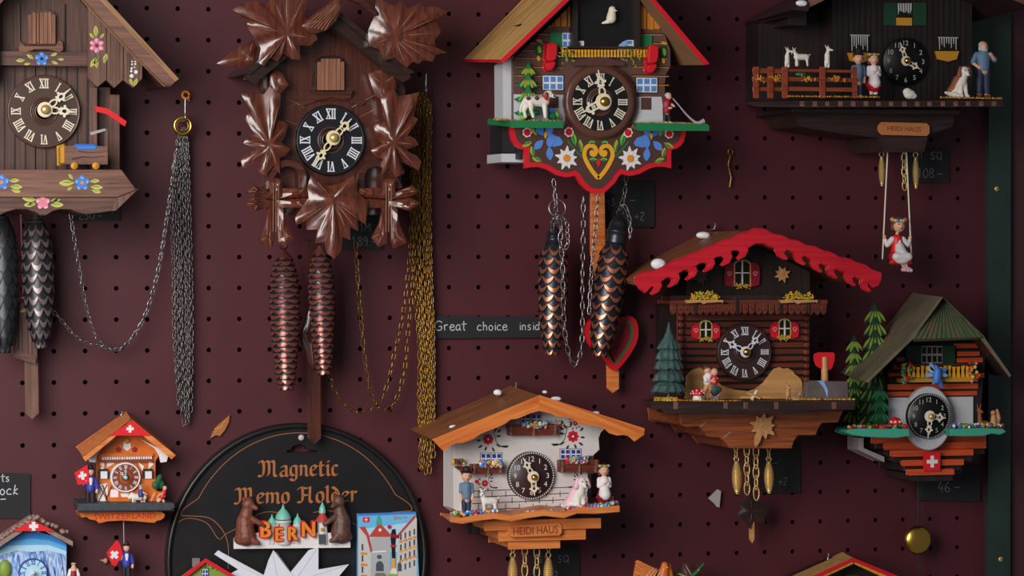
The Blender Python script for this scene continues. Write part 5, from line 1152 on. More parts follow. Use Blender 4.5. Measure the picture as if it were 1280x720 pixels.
lo = [(1102, 350), (1099, 357), (1094, 359.5), (1089, 358), (1084, 351), (1070, 347), (1062, 342), (1048, 338), (1041, 334), (1027, 330), (1019, 326), (1006, 320), (998, 318), (984, 312), (976, 312), (962, 308), (956, 304.5), (945, 304.5), (936, 310), (925, 313), (917, 313), (905, 320), (897, 321), (884, 328), (876, 329), (862, 337), (855, 338), (842, 346), (834, 347), (821, 357), (814, 359), (808, 366), (801, 361), (797, 354)]
g.prism(upl+lo, 178, 7, 'red_stain')
def curl(u, v, s):
    q = [(0, 0), (11, -2), (12.5, 4), (9, 11), (1, 15), (-1, 14), (3, 9), (4, 5), (1, 4)]
    g.prism([(u+s*x, v+y) for x, y in q], 178.5, 7, 'red_stain')
for (u, v) in ((814, 353), (838, 344), (860, 335), (882, 325), (902, 317), (922, 309)): curl(u, v, 1)
for (u, v) in ((983, 309), (1005, 316), (1026, 325), (1047, 333), (1068, 342), (1089, 350)): curl(u, v, -1)
g.build('red_fascia', E, bevel=.8)
snow(E, 823, 330, 150, 10, 7, 7); snow(E, 879, 294, 60, 9.5, 4.5, 6)
g = G()   # balcony
g.box(838, 376, 1034, 379, 150, 50, 'red_log'); g.box(838, 370, 1012, 376, 132, 36, 'near_black_x')
for i in range(24):
    u = 839+i*8.15; g.prism([(u, 379), (u+7, 379), (u+7, 388), (u+5.6, 391.5), (u+3.5, 393), (u+1.4, 391.5), (u, 388)], 150, 4, 'red_log'); g.lathe(P(u+3.5, 387, 150), (0, -1, 0), [(-.001, .0014), (.0003, .0014), (.0003, .0001)], 'black', 8)
for u in (868, 920, 975, 1010): g.box(u, 372, u+3, 392, 151.5, 4, 'near_black_wood')
g.build('balcony', E, bevel=.5)
for (u0, u1) in ((857, 904), (975, 1022)):
    g = G(); g.prism([(u0, 375), (u1, 375), (u1, 378.5), (u1-3, 377.5), ((u0+u1)/2+3, 378.5), ((u0+u1)/2-1, 380), ((u0+u1)/2-4, 378), (u0+2, 379)], 156, 5, 'tan_wood')
    for i in range(110):
        u = random.uniform(u0+7, u1-6); v = 375-random.random()*10*math.sin(PI*(u-u0)/(u1-u0))**.5
        g.petal(PL(u, v, 152+random.random()*5), 0, 0, random.uniform(2.4, 5), 1.6, random.random()*360, random.choice(['heart_gold', 'leaf_green', 'ochre', 'yellow']), 0, t=.6)
    g.build('flower_box', E)
def shutter_window(par, cu, v0, v1, hw, sw, d, cols=('cream', 'red')):
    g = G(); top = [(cu-hw, v1), (cu-hw, v0+5), (cu-hw*.6, v0+1.2), (cu, v0), (cu+hw*.6, v0+1.2), (cu+hw, v0+5), (cu+hw, v1)]
    g.prism(top, d+3, 4, 'tan_wood' if cols[0] == 'tan' else 'leaf_pale'); g.prism(inset(top, hw*.2), d+3.4, 2, 'black')
    g.box(cu-.9, v0+2, cu+.9, v1-1, d+4.4, 1.4, 'cream'); g.box(cu-hw*.8, (v0+v1)/2-.6, cu+hw*.8, (v0+v1)/2+.8, d+4.3, 1.2, 'cream')
    for i in range(36): g.petal(PL(cu+random.uniform(-hw, hw), v1+random.uniform(-2.4, 1.5), d+5+random.random()), 0, 0, 3, 1.4, random.random()*360, random.choice(['leaf_green', 'heart_gold', 'ochre']), 0, t=.5)
    o = g.build('window', par)
    for s in (-1, 1):
        g = G(); x0 = cu+s*hw; x1 = cu+s*(hw+sw)
        g.prism([(x0, v0+5), (x0+s*sw*.5, v0+4), (x1, v0+8), (x1+s*1, (v0+v1)/2+2), (x1, v1-2), (x0, v1+1)], d+3.6, 2.5, cols[1])
        pl = PL((x0+x1)/2, (v0+v1)/2+1, d+3.6); g.ribbon(pl, [(0, -3), (-2.8, 1), (-1.4, 2.6), (0, 1.2), (1.4, 2.6), (2.8, 1), (0, -3)], .7, 'pale_pink', .3); g.build('shutter', o)
shutter_window(E, 928, 324, 358, 11, 10, D+4, ('tan', 'dark_red')); shutter_window(E, 882.5, 400, 424, 8, 9, D+1); shutter_window(E, 981, 398, 423, 8, 9, D+1)
for (u, v, m_) in ((876, 346, 'rim_brown'), (978, 343, 'tan_fig')):
    g = G(); edelweiss(g, PL(u, v, D+8), 0, 0, 11, m_, m_, 0, 2.5, 8, 20); g.build('wooden_blossom', E)
dial(E, 929.5, 440, 35.5, D+6, 'dial_dkbrown', 'dial_dkbrown', 'num_white', 'num_white', 'gold', 40, 298, hubuv=(932.5, 440), nr=.74, nh=.26, rimw=.06, cen=('dial_dkbrown', 'rim_brown'), mL=.86, hL=.92, hw=.19)
g = G()   # mountain cut-outs
g.prism([(856, 499), (858, 470), (866, 462), (876, 459), (884, 466), (893, 474), (903, 482), (918, 487), (935, 489), (945, 486), (955, 478), (963, 467), (968, 461), (975, 459), (980, 461), (985, 460), (992, 464), (994, 468), (1000, 472), (1003, 477), (1004, 499)], D+4, 5, 'tan_wood'); g.build('mountain_cutout', E, bevel=.6)
g = G()   # fir tree turned from wood, five tiers with serrated skirts
c = P(836, 496, 150); k = S(836, 496, 150)
g.lathe(c, (0, 0, 1), [(-2*k, 3*k), (40*k, 2.6*k)], 'rim_brown', 10)
for (vb, vt, r, m_) in ((490, 470, 23, 'fir_grey'), (476, 456, 21, 'fir_grey'), (461, 441, 19.5, 'fir_grey'), (449, 428, 17, 'fir_grey'), (436, 402.5, 15.5, 'fir_grey')):
    n = 26; zb = (496-vb)*k; zt = (496-vt)*k; rings = []
    for (zz, rr) in ((zb, .93), (zb+1.5*k, 1.0), (zb+(zt-zb)*.38, .84 if vt > 410 else .5), (zb+(zt-zb)*.66, .52 if vt > 410 else .22), (zt, .2 if vt > 410 else .03)):
        rings.append([c+Vector((math.cos(2*PI*i/n)*r*rr*k*(1-(.10 if i % 2 else 0)*(rr > .5)), math.sin(2*PI*i/n)*r*rr*k*.7*(1-(.10 if i % 2 else 0)*(rr > .5)), zz+(random.uniform(-1.4, .6)*k if rr > .9 else 0))) for i in range(n)])
    vs = [p for q in rings for p in q]; g.add(vs, [(a*n+i, a*n+(i+1) % n, (a+1)*n+(i+1) % n, (a+1)*n+i) for a in range(4) for i in range(n)], m_, False); g.add(rings[0], [tuple(range(n))], 'dark_green'); g.add(rings[-1], [tuple(range(n))], m_)
g.build('fir_tree', E)
blob('pink_rock', E, 838, 501, 150, [(-6, 0, 1, 6, 0, 1, 4, 4), (0, 0, 3, 6, 4, 3)], 'moss_grey', .9)
# dancing couple
cp = blob('dancing_couple_figurine', E, 888, 500, 150, [(-4, 0, 37, 4.6, 4.4, 5), (5, -1, 35, 4.6, 4.4, 5), (-4, 0, 20, -3, 0, 30, 4.4, 4.6), (5, 0, 18, 5, 0, 28, 4, 4), (-4, 0, 18, -8, 0, 9, 2.8, 2.2), (-8, 0, 9, -7, 0, 2, 2, 1.6), (-1, 0, 17, 1, 0, 9, 2.8, 2.2), (1, 0, 9, 0, 0, 2, 2, 1.6), (8, 0, 12, 10, 1, 6, 2.2, 1.8), (-7, -1, 29, -7, -4, 24, 2.2, 1.8), (-7, -4, 24, 4, -5, 23, 1.8, 1.5), (8, -2, 27, 1, -5, 26, 1.9, 1.5)], 'skin', .6)
blob('white_shirt', cp, 888, 500, 150, [(-4, 0, 22, -3, 0, 30, 5, 5.2), (-7, -1, 29, -7, -3.6, 24.6, 3, 2.8), (10, 1, 7, 9, 1, 3, 2.4, 2.2)], 'cloth_white', .6)
blob('red_bodice', cp, 888, 500, 150, [(4.6, -1, 22, 4.6, 0, 28, 4.8, 4.8), (-1, -4.6, 27, 1.6, 1.4, 2.4)], 'red', .6)
blob('grey_skirt', cp, 888, 500, 150, [(3, 0, 19, 5, 0, 12, 4, 7), (10, 0, 13, 5, 5, 4)], 'fir_grey', .6)
blob('brown_trousers', cp, 888, 500, 150, [(-4, 0, 19, -7.4, 0, 11, 3.6, 3), (-1, 0, 18, .6, 0, 11, 3.6, 3)], 'tan_fig', .6)
blob('hair', cp, 888, 500, 150, [(-4.6, 1, 39.6, 4.8, 4.6, 4), (6, 1, 37, 4.9, 4.7, 4.6)], 'hair_brown', .6)
blob('stone_foot', cp, 888, 500, 150, [(0, 0, 0, 8, 0, 2, 3.4, 4)], 'moss_grey', .7)
g = G(); c = P(872, 502, 172); k = S(872, 502, 172)
g.lathe(c, (0, 0, 1), [(0, 6.2*k), (2*k, 6.6*k), (8*k, 5.4*k), (9*k, 5.4*k)], 'cloth_white', 18); ms = g.build('toadstool', E)
g = G(); g.lathe(c, (0, 0, 1), [(7.5*k, 5*k), (7.8*k, 8*k), (10*k, 8.4*k), (13*k, 6.6*k), (15.4*k, 3.4*k), (16*k, .3*k)], 'bright_red', 20)
for i in range(9):
    a_ = -PI/2+(i-4)*.5; h = [10, 13, 10.5, 14, 10.4, 13, 11, 14, 10][i]; r = {10: 8.3, 13: 6.8, 10.5: 8.3, 14: 5.8, 10.4: 8.3, 11: 8.1}[h]; g.ball(c+Vector((math.cos(a_)*r*k, math.sin(a_)*r*k, h*k)), 1.1*k, 'white', 8, 5)
g.build('red_cap', ms)
g = G()   # log trough, deer, chopping block with axe
g.tube([P(926, 497, 168), P(962, 497, 168)], 2.0*k, 'tan_wood', 8); g.tube([P(934, 491, 170), P(950, 498, 172)], 1.8*k, 'tan_wood', 8); g.tube([P(940, 499, 172), P(946, 489, 166)], 2.2*k, 'cream', 8); g.build('small_logs', E)
blob('deer_figurine', E, 985, 499, 140, [(0, 0, 5, 0, 0, 13, 3.2, 2.8), (-2, 0, 0, -1.6, 0, 6, 1.2, 1.6), (2, 0, 0, 1.6, 0, 6, 1.2, 1.6), (0, -1, 15, 2.6, 2.8, 3), (1, -3, 14, 1.5, 2, 1.6), (-1.6, 0, 17, -4, 0, 24, .9, .5), (1.6, 0, 17, 4, 0, 24, .9, .5), (-3, 0, 20, -5, 0, 20.6, .6, .4)], 'tan_fig', .5)
blob('hare_figurine', E, 996, 500, 150, [(-4, 0, 3, 2, 0, 4, 3.4, 3), (4, 0, 7, 2.4, 2.2, 2.4), (4, 0, 8, 3, 0, 13, .9, .8), (5, 0, 8, 6, 0, 12.5, .9, .8)], 'moss_grey', .5)
g = G(); g.loft([(1008, 478), (1014, 476), (1060, 477), (1061, 499), (1007, 499)], 182, [(1004, 477), (1010, 475), (1054, 476), (1056, 498), (1003, 498)], 140, 'block_grey'); g.prism([(1024, 477), (1031, 477), (1036, 488), (1035, 498), (1031, 486)], 183, 2, 'pale_blue'); g.build('chopping_block', E, bevel=1)
g = G(); c = P(1031, 480, 168); k = S(1031, 480, 168)
g.tube([c, c+Vector((-.5*k, 0, 34*k))], 4.6*k, 'tan_wood', 12, r1=4.2*k); ax_ = g.build('axe_handle', E)
g = G(); g.prism([(1020, 443), (1022, 441.5), (1041, 441.5), (1042.5, 443), (1042, 451), (1039, 460), (1034, 462), (1034, 451), (1027, 451), (1027, 460), (1023, 458), (1020, 450)], 170, 10, 'bright_red'); g.build('red_axe_head', ax_, bevel=1)
g = G()   # shelf
g.loft([(815, 502), (1069, 500.5), (1069, 512), (1010, 513), (1008, 517), (830, 517), (828, 512), (815, 511)], 186, [(806, 499), (1050, 498), (1050, 509), (990, 510), (988, 514), (820, 514), (818, 510), (806, 508)], 10, 'near_black_x')
for u in (842, 905, 930, 968, 1040): g.box(u, 503, u+5, 511, 186.6, .8, 'mid_wood')
g.build('shelf', E, bevel=.8)
g = G(); litter(g, [(818, 501), (846, 501.5)], 190, ['heart_gold', 'yellow', 'leaf_green', 'ochre'], 2.4, 4, 12, 186); litter(g, [(846, 501), (925, 501.5)], 200, ['heart_gold', 'ochre', 'orange'], 1.8, 1.5, 8, 186); litter(g, [(990, 500), (1068, 500)], 260, ['heart_gold', 'yellow', 'ochre'], 2, 2.4, 8, 186); g.build('scattered_grass', E, kind='stuff')
g = G()
lb = [(849, 514), (851, 531), (858, 534), (874, 533), (879, 538), (885, 546), (900, 547), (906, 552), (913, 560.5), (990, 560.5), (993, 551), (998, 544), (1020, 544), (1023, 536), (1028, 528.5), (1048, 528), (1055, 512)]
g.prism(lb, 140, 130, 'rust_wood')
for q in ([(875, 533), (884, 527)], [(904, 547), (914, 540)]): g.ribbon(PL(*q[0], 140), [(0, 0), (q[1][0]-q[0][0], q[0][1]-q[1][1])], 1.6, 'moss_grey', .4)
g.build('base_board', E, bevel=1)
g = G(); edelweiss(g, PL(954, 533, 146), 0, 0, 18.5, 'tan_fig', 'tan_fig', 0, 2.5, 9, 84); g.petal(PL(954, 533, 146), -4, -2, 24, 8, -105, 'tan_fig', 1.5, t=2); g.build('wooden_edelweiss', E, bevel=.3)
brass_weight('ribbed brass weight, left of the pair under the red-roofed clock', (920.5, 577), (921.5, 618), 6.2, 80, bg_)
brass_weight('ribbed brass weight, right of the pair under the red-roofed clock', (961, 577), (961.5, 617), 6.2, 80, bg_)
for (a, u) in (('left', 933.5), ('right', 945)):
    chain('clock_chain', 'short brass chain between the weights under the red-roofed clock, %s one' % a, [(u, 556, 78), (u, 590, 78), (u+.5, 625, 78)], 78, 'brass', 12.5, 1.0, 3.6, 'short brass chains', n=12)
for (a, u) in (('left', 920), ('right', 961)):
    chain('clock_chain', 'tiny brass chain holding the %s brass weight under the red-roofed clock' % a, [(u, 556, 80), (u, 575, 80)], 78, 'brass', 8, .8, 2.4, 'short brass chains')
t = thing('pendulum', 'small dark leaf pendulum hanging behind the brass chains of the red-roofed clock', 'pendulum', 940, 560, 40)
g = G(); g.prism([(938.5, 556), (941.5, 556), (942, 650), (938, 650)], 38, 3, 'near_black_wood'); g.prism([(937, 650), (943, 650), (943, 674), (940.5, 679), (937.5, 674)], 40, 4, 'tan_wood'); g.build('stick', t)  # upper stick near black: the shade behind the chains put into its colour
g = G(); carved(g, (940, 640), [(938, 622, T_), (950, 626, S_), (962, 634, T_), (957, 645, N_), (956, 656, T_), (942, 652, N_), (937, 661, T_), (930, 650, N_), (920, 648, T_), (926, 636, N_), (924, 628, T_)], 44, 4, 'varnish_dark', 3, groove='rim_brown'); g.build('carved_leaf', t)
# ================================================================== clock F: green roof
Fq = thing('cuckoo_clock', 'small chalet clock with green plank roof, bluebird, oval dial plate and red cross flag', 'clock', 1162, 590, 0)
D = 90
g = G()
g.prism([(1112, 540), (1112, 460), (1146, 424), (1226, 424), (1232, 440), (1222, 540)], D, 84, 'soft_black')
for (v, u0, u1) in ((430, 1193, 1223), (440, 1197, 1224), (448, 1196, 1228), (447, 1122, 1132), (457, 1118, 1132), (467, 1216, 1230), (466, 1112, 1128), (481, 1110, 1222), (490, 1108, 1222)): g.box(u0, v, u1, v+4.2, D+2.5, 3, 'red_orange_wood')
M['orange_log'] = None
g.build('case', Fq, bevel=.6)
g = G(); g.box(1111, 497.5, 1216, 536, D+2, 3, 'panel_white'); g.build('white_wall', Fq, bevel=.4)
g = G()   # roof: long left slope, clipped gable, right slope
g.loft([(1085, 478.5), (1141, 424), (1179, 371.5), (1176, 371), (1137, 422), (1081, 477)], 170, [(1053, 468), (1108, 414), (1145, 366), (1141, 366), (1104, 413), (1050, 466)], 10, 'grey_roof', 'grey_roof')
g.loft([(1230, 421), (1264, 469), (1262, 472), (1226, 424)], 170, [(1204, 416), (1240, 464), (1238, 468), (1200, 420)], 10, 'grey_roof', 'near_black_wood')
g.build('roof', Fq)
g = G(); g.ext([P(1179, 371.5, 150), P(1231, 421, 172), P(1141, 424, 172)], [P(1179, 371.5, 146), P(1231, 424, 165), P(1141, 427, 165)], 'green_plank'); g.loft([(1179, 371.5), (1231, 421), (1228, 424)], 170, [(1150, 367), (1204, 416), (1200, 420)], 10, 'green_plank')
for i in range(14):
    a_ = (i+.5)/14; p0 = P(1179, 371.5, 150.5); q = P(1141+90*a_, 424-3*a_, 172.5); g.tube([p0.lerp(q, .25 if i % 2 else .1), q], .55*S(1180), 'dark_green', 4)
g.build('clipped_gable', Fq)
g = G(); window(g, 1152, 432.5, 1178, 454, D+6, 'grey_white', 'black', 4, 2); wn = g.build('window', Fq)
for u0, u1 in ((1133, 1151), (1179, 1194)): g = G(); g.box(u0, 432, u1, 454, D+6, 2.5, 'dark_green'); g.build('shutter', wn)
g = G(); g.box(1126, 455, 1222, 458, D+22, 14, 'near_black_x'); g.box(1126, 473, 1222, 477, D+22, 14, 'ochre')
for i in range(16): u = 1129+i*5.6; g.prism([(u, 457), (u+4.2, 457), (u+3.2, 464), (u+4.2, 472), (u, 472), (u+1, 464)], D+22, 2.5, 'heart_gold')
g.build('balcony', Fq)
bb = blob('bluebird', Fq, 1170, 468, D+34, [(1, 0, -7, 2, 0, 4, 5, 5), (2, 0, 4, 0, -2, 9, 4, 2.6), (0, -2, 9, -3, -3, 13, 1.8, .6), (4, 0, -8, 8, 0, -13, 3.4, 1.6), (-1, 0, -8, -4, 0, -12, 3, 1.4)], 'blue', .7)
g = G()
for (x, z, Lw, ro, m_) in ((4, 1, 13, -14, 'pale_blue'), (4, 4, 11, 12, 'blue'), (-2, 2, 12, 140, 'hair_grey'), (-2, -1, 12, 176, 'pale_blue'), (-3, 4, 11, 112, 'pale_blue'), (5, -8, 10, -60, 'blue')): g.petal(PL(1170, 468, D+31), x, z, Lw, 5.4, ro, m_, 0, t=2)
g.build('wings_and_tail', bb, bevel=.4)
for (cu, cv, cols) in ((1133, 464, ['teal', 'red', 'teal', 'heart_gold']), (1217, 462, ['yellow', 'green', 'red', 'pink', 'red', 'pink'])):
    g = G()
    for i in range(26): g.ball(P(cu+random.gauss(0, 3.4), cv+random.uniform(-10, 16), D+26+random.random()*4), .0022*random.uniform(.7, 1.2), cols[i % len(cols)], 7, 5)
    g.build('flower_bunch', Fq)
g = G(); pl = PL(1162, 523, D+18); g.ell(pl, 0, 0, 30.5, 40, 'panel_white', 0, 0, 48, 14); g.build('oval_dial_plate', Fq, bevel=2.5, segs=3)
dial(Fq, 1160, 520, 28.5, D+20, 'black', 'black', 'hair_grey', 'cream', 'brass', 187, 97, 'arabic', hubuv=(1163, 520.5), nr=.72, nh=.2, rimw=0, mL=.95, hL=.75, hw=.24, ticks=.95)
g = G(); 
for pts in ([(1060, 537), (1075, 535.5), (1100, 536), (1136, 536), (1138, 545), (1120, 547.5), (1100, 547), (1080, 546), (1066, 544), (1058, 541)],): g.loft(pts, D+60, [(u-14, v-2) for u, v in pts], D-10, 'teal')
g.build('shelf', Fq, bevel=.8)
g = G(); pts = [(1188, 536), (1225, 535), (1254, 536), (1258, 540), (1250, 543.5), (1240, 542), (1230, 545), (1205, 545.5), (1188, 545)]; g.loft(pts, D+60, [(u-12, v-2) for u, v in pts], D-10, 'teal'); g.build('shelf', Fq, bevel=.8)
bc = ['red', 'pink', 'yellow', 'lime', 'white', 'blue', 'dark_red', 'green']
g = G(); litter(g, [(1061, 536.5), (1134, 535.5)], 110, ['red', 'dark_red', 'pink', 'green', 'lime'], 2.1, 2, 26, D+58, True, 3); litter(g, [(1190, 535.5), (1254, 536)], 150, bc, 2.2, 2, 26, D+58, True, 4); g.build('bead_flowers', Fq, kind='stuff')
def layered_fir(par, u, vt, vb, hw, d, tiers, m1, m2):
    g = G(); H = (vb-vt)
    for i in range(tiers):
        a = vt+H*(i/tiers)*.92; b = a+H/tiers*1.6; w_ = hw*(.28+.72*(i+1)/tiers); n = 8
        q = [(u+w_*(1-2*j/n), min(b, vb)-(3 if j % 2 else 0)-abs(j-n/2)*.9) for j in range(n+1)]
        g.prism([(u, a)]+q, d+i*2.2, 7, m1)
        for j in range(5): g.petal(PL(u+(j-2)*w_*.2, a+(b-a)*.35, d+i*2.2), 0, 0, (b-a)*.55, 3, -90+(j-2)*18, m2, .4, t=1)
    return g.build('fir_tree', par, bevel=.6)
layered_fir(Fq, 1094, 379, 540, 30, 60, 9, 'dark_green', 'leaf_green'); layered_fir(Fq, 1100, 480, 541, 17, 112, 4, 'dark_green', 'green'); layered_fir(Fq, 1068, 418, 530, 15, 50, 7, 'dark_green', 'leaf_green')
g = G(); c = P(1119, 541, D+50); k = S(1119, 541, D+50); g.lathe(c, (0, 0, 1), [(0, 6*k), (8*k, 3.6*k), (12*k, 3.4*k)], 'teal_pale', 14); tm = g.build('toadstool', Fq)
g = G(); g.lathe(c, (0, 0, 1), [(10*k, 5*k), (11*k, 9*k), (14*k, 8.6*k), (18*k, 5.6*k), (20*k, .4*k)], 'red', 18)
for a_ in (-2.6, -1.9, -1.2, -.6): g.ball(c+Vector((math.cos(a_)*8*k, math.sin(a_)*8*k, 14*k)), 1.7*k, 'cream', 8, 5)
g.build('red_cap', tm)
for (u, v) in ((1103, 538), (1131, 537)): blob('small_toadstool', Fq, u, v, D+52, [(0, 0, 0, 0, 0, 3, 2, 2), (0, 0, 4, 6, 5, 3)], 'red', .7)
blob('deer_figurine', Fq, 1228, 538, 110, [(-2, 0, 8, 6, 0, 8, 4.4, 4), (-3, 0, 8, -4, 0, 22, 3.2, 2.4), (-5, -1, 25, -2, -4, 23, 3, 1.8), (-6, 0, 27, -7, 0, 34, 1, .6), (-3, 0, 27, -2, 0, 34, 1, .6), (-3, -2, 8, -2, -2, 0, 2, 1.4), (1, -3, 6, 5, -5, 0, 2, 1.4), (7, 0, 6, 9, 0, 0, 2, 1.4)], 'fur_brown', .7)
blob('squirrel_figurine', Fq, 1242, 537, 120, [(0, 0, 5, 0, 0, 16, 4.6, 3.6), (-1, -1, 21, 3.4, 3.4, 3.4), (-2, 0, 10, -8, -3, 4, 2, 1.4), (4, 1, 4, 7, 1, 14, 2.6, 3.4), (7, 1, 14, 5, 1, 24, 3.4, 2)], 'tan_fig', .7)
g = G()   # stepped log base
for (v, u0, u1, d_) in ((547, 1092, 1232, 74), (555, 1106, 1232, 80), (564, 1116, 1216, 84), (576, 1128, 1204, 88), (588, 1136, 1192, 90)):
    g.box(u0, v, u1, v+4.5, d_+6, 8, 'red_orange_wood'); g.box(u0+2, v+4, u1-2, v+12, d_, d_-4, 'near_black_wood')
g.build('stepped_base', Fq, bevel=.8)
g = G(); g.prism([(1074, 547), (1080, 547), (1080, 560), (1106, 571), (1106, 578), (1074, 563)], 60, 40, 'grey_white'); g.build('grey_corner', Fq, bevel=.6)
def swiss(g, pl, w, h, tilt=0, f=.4, arm=.32, th=.2):
    g.shape(pl, [(-w/2, -h/2), (w/2, -h/2), (w/2, h/2), (-w/2, h/2)], 'bright_red', f, 2.5)
    a, b = h*arm, h*th/2; g.shape(pl, [(-a, -b), (-b, -b), (-b, -a), (b, -a), (b, -b), (a, -b), (a, b), (b, b), (b, a), (-b, a), (-b, b), (-a, b)], 'white', f+.5)
g = G(); swiss(g, PL(1165, 577, 100), 22, 23); g.build('red_cross_flag', Fq)
t = thing('pendulum', 'brass disc pendulum on a thin dark rod under the green-roofed clock', 'pendulum', 1148, 600, 30)
g = G(); g.tube([P(1147.5, 592, 30), P(1148.5, 725, 30)], 1.1*S(1148), 'soft_black', 8); g.build('rod', t)
g = G(); c = P(1148, 675, 34); k = S(1148, 675, 34); g.lathe(c+Vector((0, .004, 0)), (0, -1, 0), [(0, 10*k), (.001, 17.5*k), (.003, 18*k), (.006, 15*k), (.0085, 8*k), (.009, .4*k)], 'gold', 40); g.build('brass_disc', t)
# ================================================================== clock G: white house clock with snowy orange roof
Gq = thing('cuckoo_clock', 'white house clock with snowy orange roof edge, painted bricks, lamb, boy and girl', 'clock', 669, 690, 0)
D = 84
g = G()
wl = [(576, 642), (576, 545), (640, 515), (674, 505), (716, 515), (752, 530)]
sc_ = [(756, 536), (751, 541), (748.5, 548), (749, 556), (749.5, 562), (744, 567), (739, 572), (739, 637)]
g.prism(wl+sc_, D, 8, 'wall_white'); g.prism([(567, 636), (567, 548), (576, 545), (576, 642)], D-1, 50, 'wall_white')
g.box(580, 540, 735, 640, D-8, 74, 'panel_white')
pl = PL(0, 0, D); k0 = PL(664, 622, D)
def L_(g, a, b, w, m, d=D, f=.3): p = PL(a[0], a[1], d); g.ribbon(p, [(0, 0), (b[0]-a[0], a[1]-b[1])], w, m, f)
rows = [613, 620.5, 628.5, 636.5]
for i, v in enumerate(rows): L_(g, (590, v+1), (738, v-2), .9, 'black')
for i in range(3):
    for j in range(9):
        u = 598+j*17+(8 if i % 2 else 0)
        if u < 738 and not (636 < u < 692 and i == 0 and False): L_(g, (u, rows[i]+.8), (u, rows[i+1]+.6), .8, 'black')
def rose(g, u, v, s, sp=1):
    p = PL(u, v, D)
    for i in range(8): a_ = 2*PI*i/8; g.ell(p, math.cos(a_)*4.6*s, math.sin(a_)*4.6*s, 2.6*s, 2.2*s, 'red', math.degrees(a_), .5+.01*i, 10)
    g.ell(p, 0, 0, 3.8*s, 3.8*s, 'dark_red', 0, .7); g.ell(p, 0, 0, 1.6*s, 1.6*s, 'pale_pink', 0, .9)
    for (x, z, L, ro) in ((-9, 6, 6, 130), (-9, -1, 6, 185), (-7, -7, 7, 215), (-2, -9, 6, 250), (8, 9, 7, 60), (10, 3, 7, 10), (12, 8, 6, 40), (10, -6, 8, -30), (16, -9, 8, -5), (5, -10, 7, -60), (20, -10, 7, 10), (3, 11, 7, 100), (13, 14, 6, 80)): g.petal(p, sp*x*s, z*s, L*s, 2.8*s, ro if sp > 0 else 180-ro, 'dark_green', .4)
    g.ribbon(p, [(sp*7*s, 10*s), (sp*10*s, -2*s), (sp*14*s, -8*s), (sp*24*s, -11*s)], .8*s, 'dark_green', .35)
rose(g, 610, 549, 1.0); rose(g, 716, 545.5, 1.05, -1); rose(g, 606, 604, .62); rose(g, 728, 602, .7, -1); rose(g, 719, 529, .5, -1); rose(g, 700, 532, .4, -1)
g.ell(PL(596, 602, D), 0, 0, 2.8, 2.4, 'red', 0, .5); g.build('case', Gq, bevel=.4)
for (u0, v0, u1, v1) in ((651, 517.5, 663, 530), (664.5, 517.5, 676.5, 530), (601, 566.5, 613.5, 580), (614.5, 566.5, 627, 580), (700.5, 561.5, 712.5, 574), (713.5, 561.5, 726, 574)):
    g = G(); window(g, u0, v0, u1, v1, D+.6, 'white', 'blue_deep', 2, 2, 'black', .7, 1); g.build('window', Gq)
bf = ['red', 'pink', 'yellow', 'lime', 'white', 'blue', 'pale_blue', 'orange', 'blue']
def fbox(u0, v0, u1, v1, a, b, d=D+14):
    g = G()
    for i in range(3): g.box(u0, v0+(v1-v0)*i/3, u1, v0+(v1-v0)*(i+1)/3-.6, d+1-i, 12, 'red_log')
    for u in (u0+2, (u0+u1)/2, u1-4): g.box(u, v0-.5, u+2, v1+.5, d+2, 3, 'mid_wood_x')
    o = g.build('window_box', Gq, bevel=.5)
    g = G(); litter(g, [(a, v0+4), (b, v0+3.5)], 95, bf, 2.1, 2, 7, d+6, True, 7); g.build('bead_flowers', o, kind='stuff')
fbox(636, 532, 697, 544, 652, 685); fbox(590, 581, 629, 592, 600, 628); fbox(700, 576, 748, 590, 708, 735)
g = G(); g.loft([(568, 584), (592, 584), (592, 592), (580, 592)], D+14, [(566, 580), (590, 580), (590, 590), (570, 588)], D-20, 'red_log'); litter(g, [(566, 581), (580, 582)], 40, ['orange', 'yellow', 'green', 'red'], 2.2, 2, 20, D+10, True, 5); g.build('window_box', Gq)
g = G(); g.box(736, 570, 742, 592, D+12, 10, 'rim_brown'); g.box(735, 590, 739, 640, D+2, 20, 'near_black_wood'); g.build('dark_side_post', Gq)
dial(Gq, 663.5, 594.5, 30, D+4, 'dial_dkbrown', 'dial_dkbrown', 'num_white', 'cream', 'gold', 331, 176, 'arabic', hubuv=(667, 596.5), nr=.7, nh=.21, rimw=0, mL=.95, hL=.78, hw=.24, ticks=.95)
g = G()   # roof
g.loft([(543, 550), (674, 494.5), (676, 498), (548, 554)], 128, [(512, 536.5), (638, 482), (640, 486), (517, 541)], 4, 'roof_brown')
g.loft([(673, 494.5), (805, 536), (803, 541), (675, 500)], 128, [(638, 482), (768, 524), (766, 529), (640, 487)], 4, 'roof_brown')
g.build('roof', Gq)
fo = [(543, 550), (674, 494.5)]
lowl = [(674, 513.5), (661, 516.5), (651, 521), (645, 523), (638, 523.5), (631, 529), (622, 533.5), (612, 537), (600, 542), (592, 548), (586, 550.5), (578, 553), (570, 553.5), (563, 556), (556, 563.5)]
lowr = [(793, 551), (785, 544), (778, 543), (771, 543.6), (762, 541), (757, 536), (750, 533), (743, 531.5), (733, 530.5), (724, 529.5), (717, 523.6), (707, 520.5), (697, 520), (688, 516)]
g = G(); g.prism([(674, 494.5), (674, 513.5)]+lowl[1:]+[(543, 550)], 134, 7, 'orange_wood_l'); g.prism([(674, 494.5), (805, 536), (804.5, 543)]+lowr+[(674, 513.5)], 134, 7, 'orange_wood_r'); g.build('carved_fascia', Gq, bevel=.7)
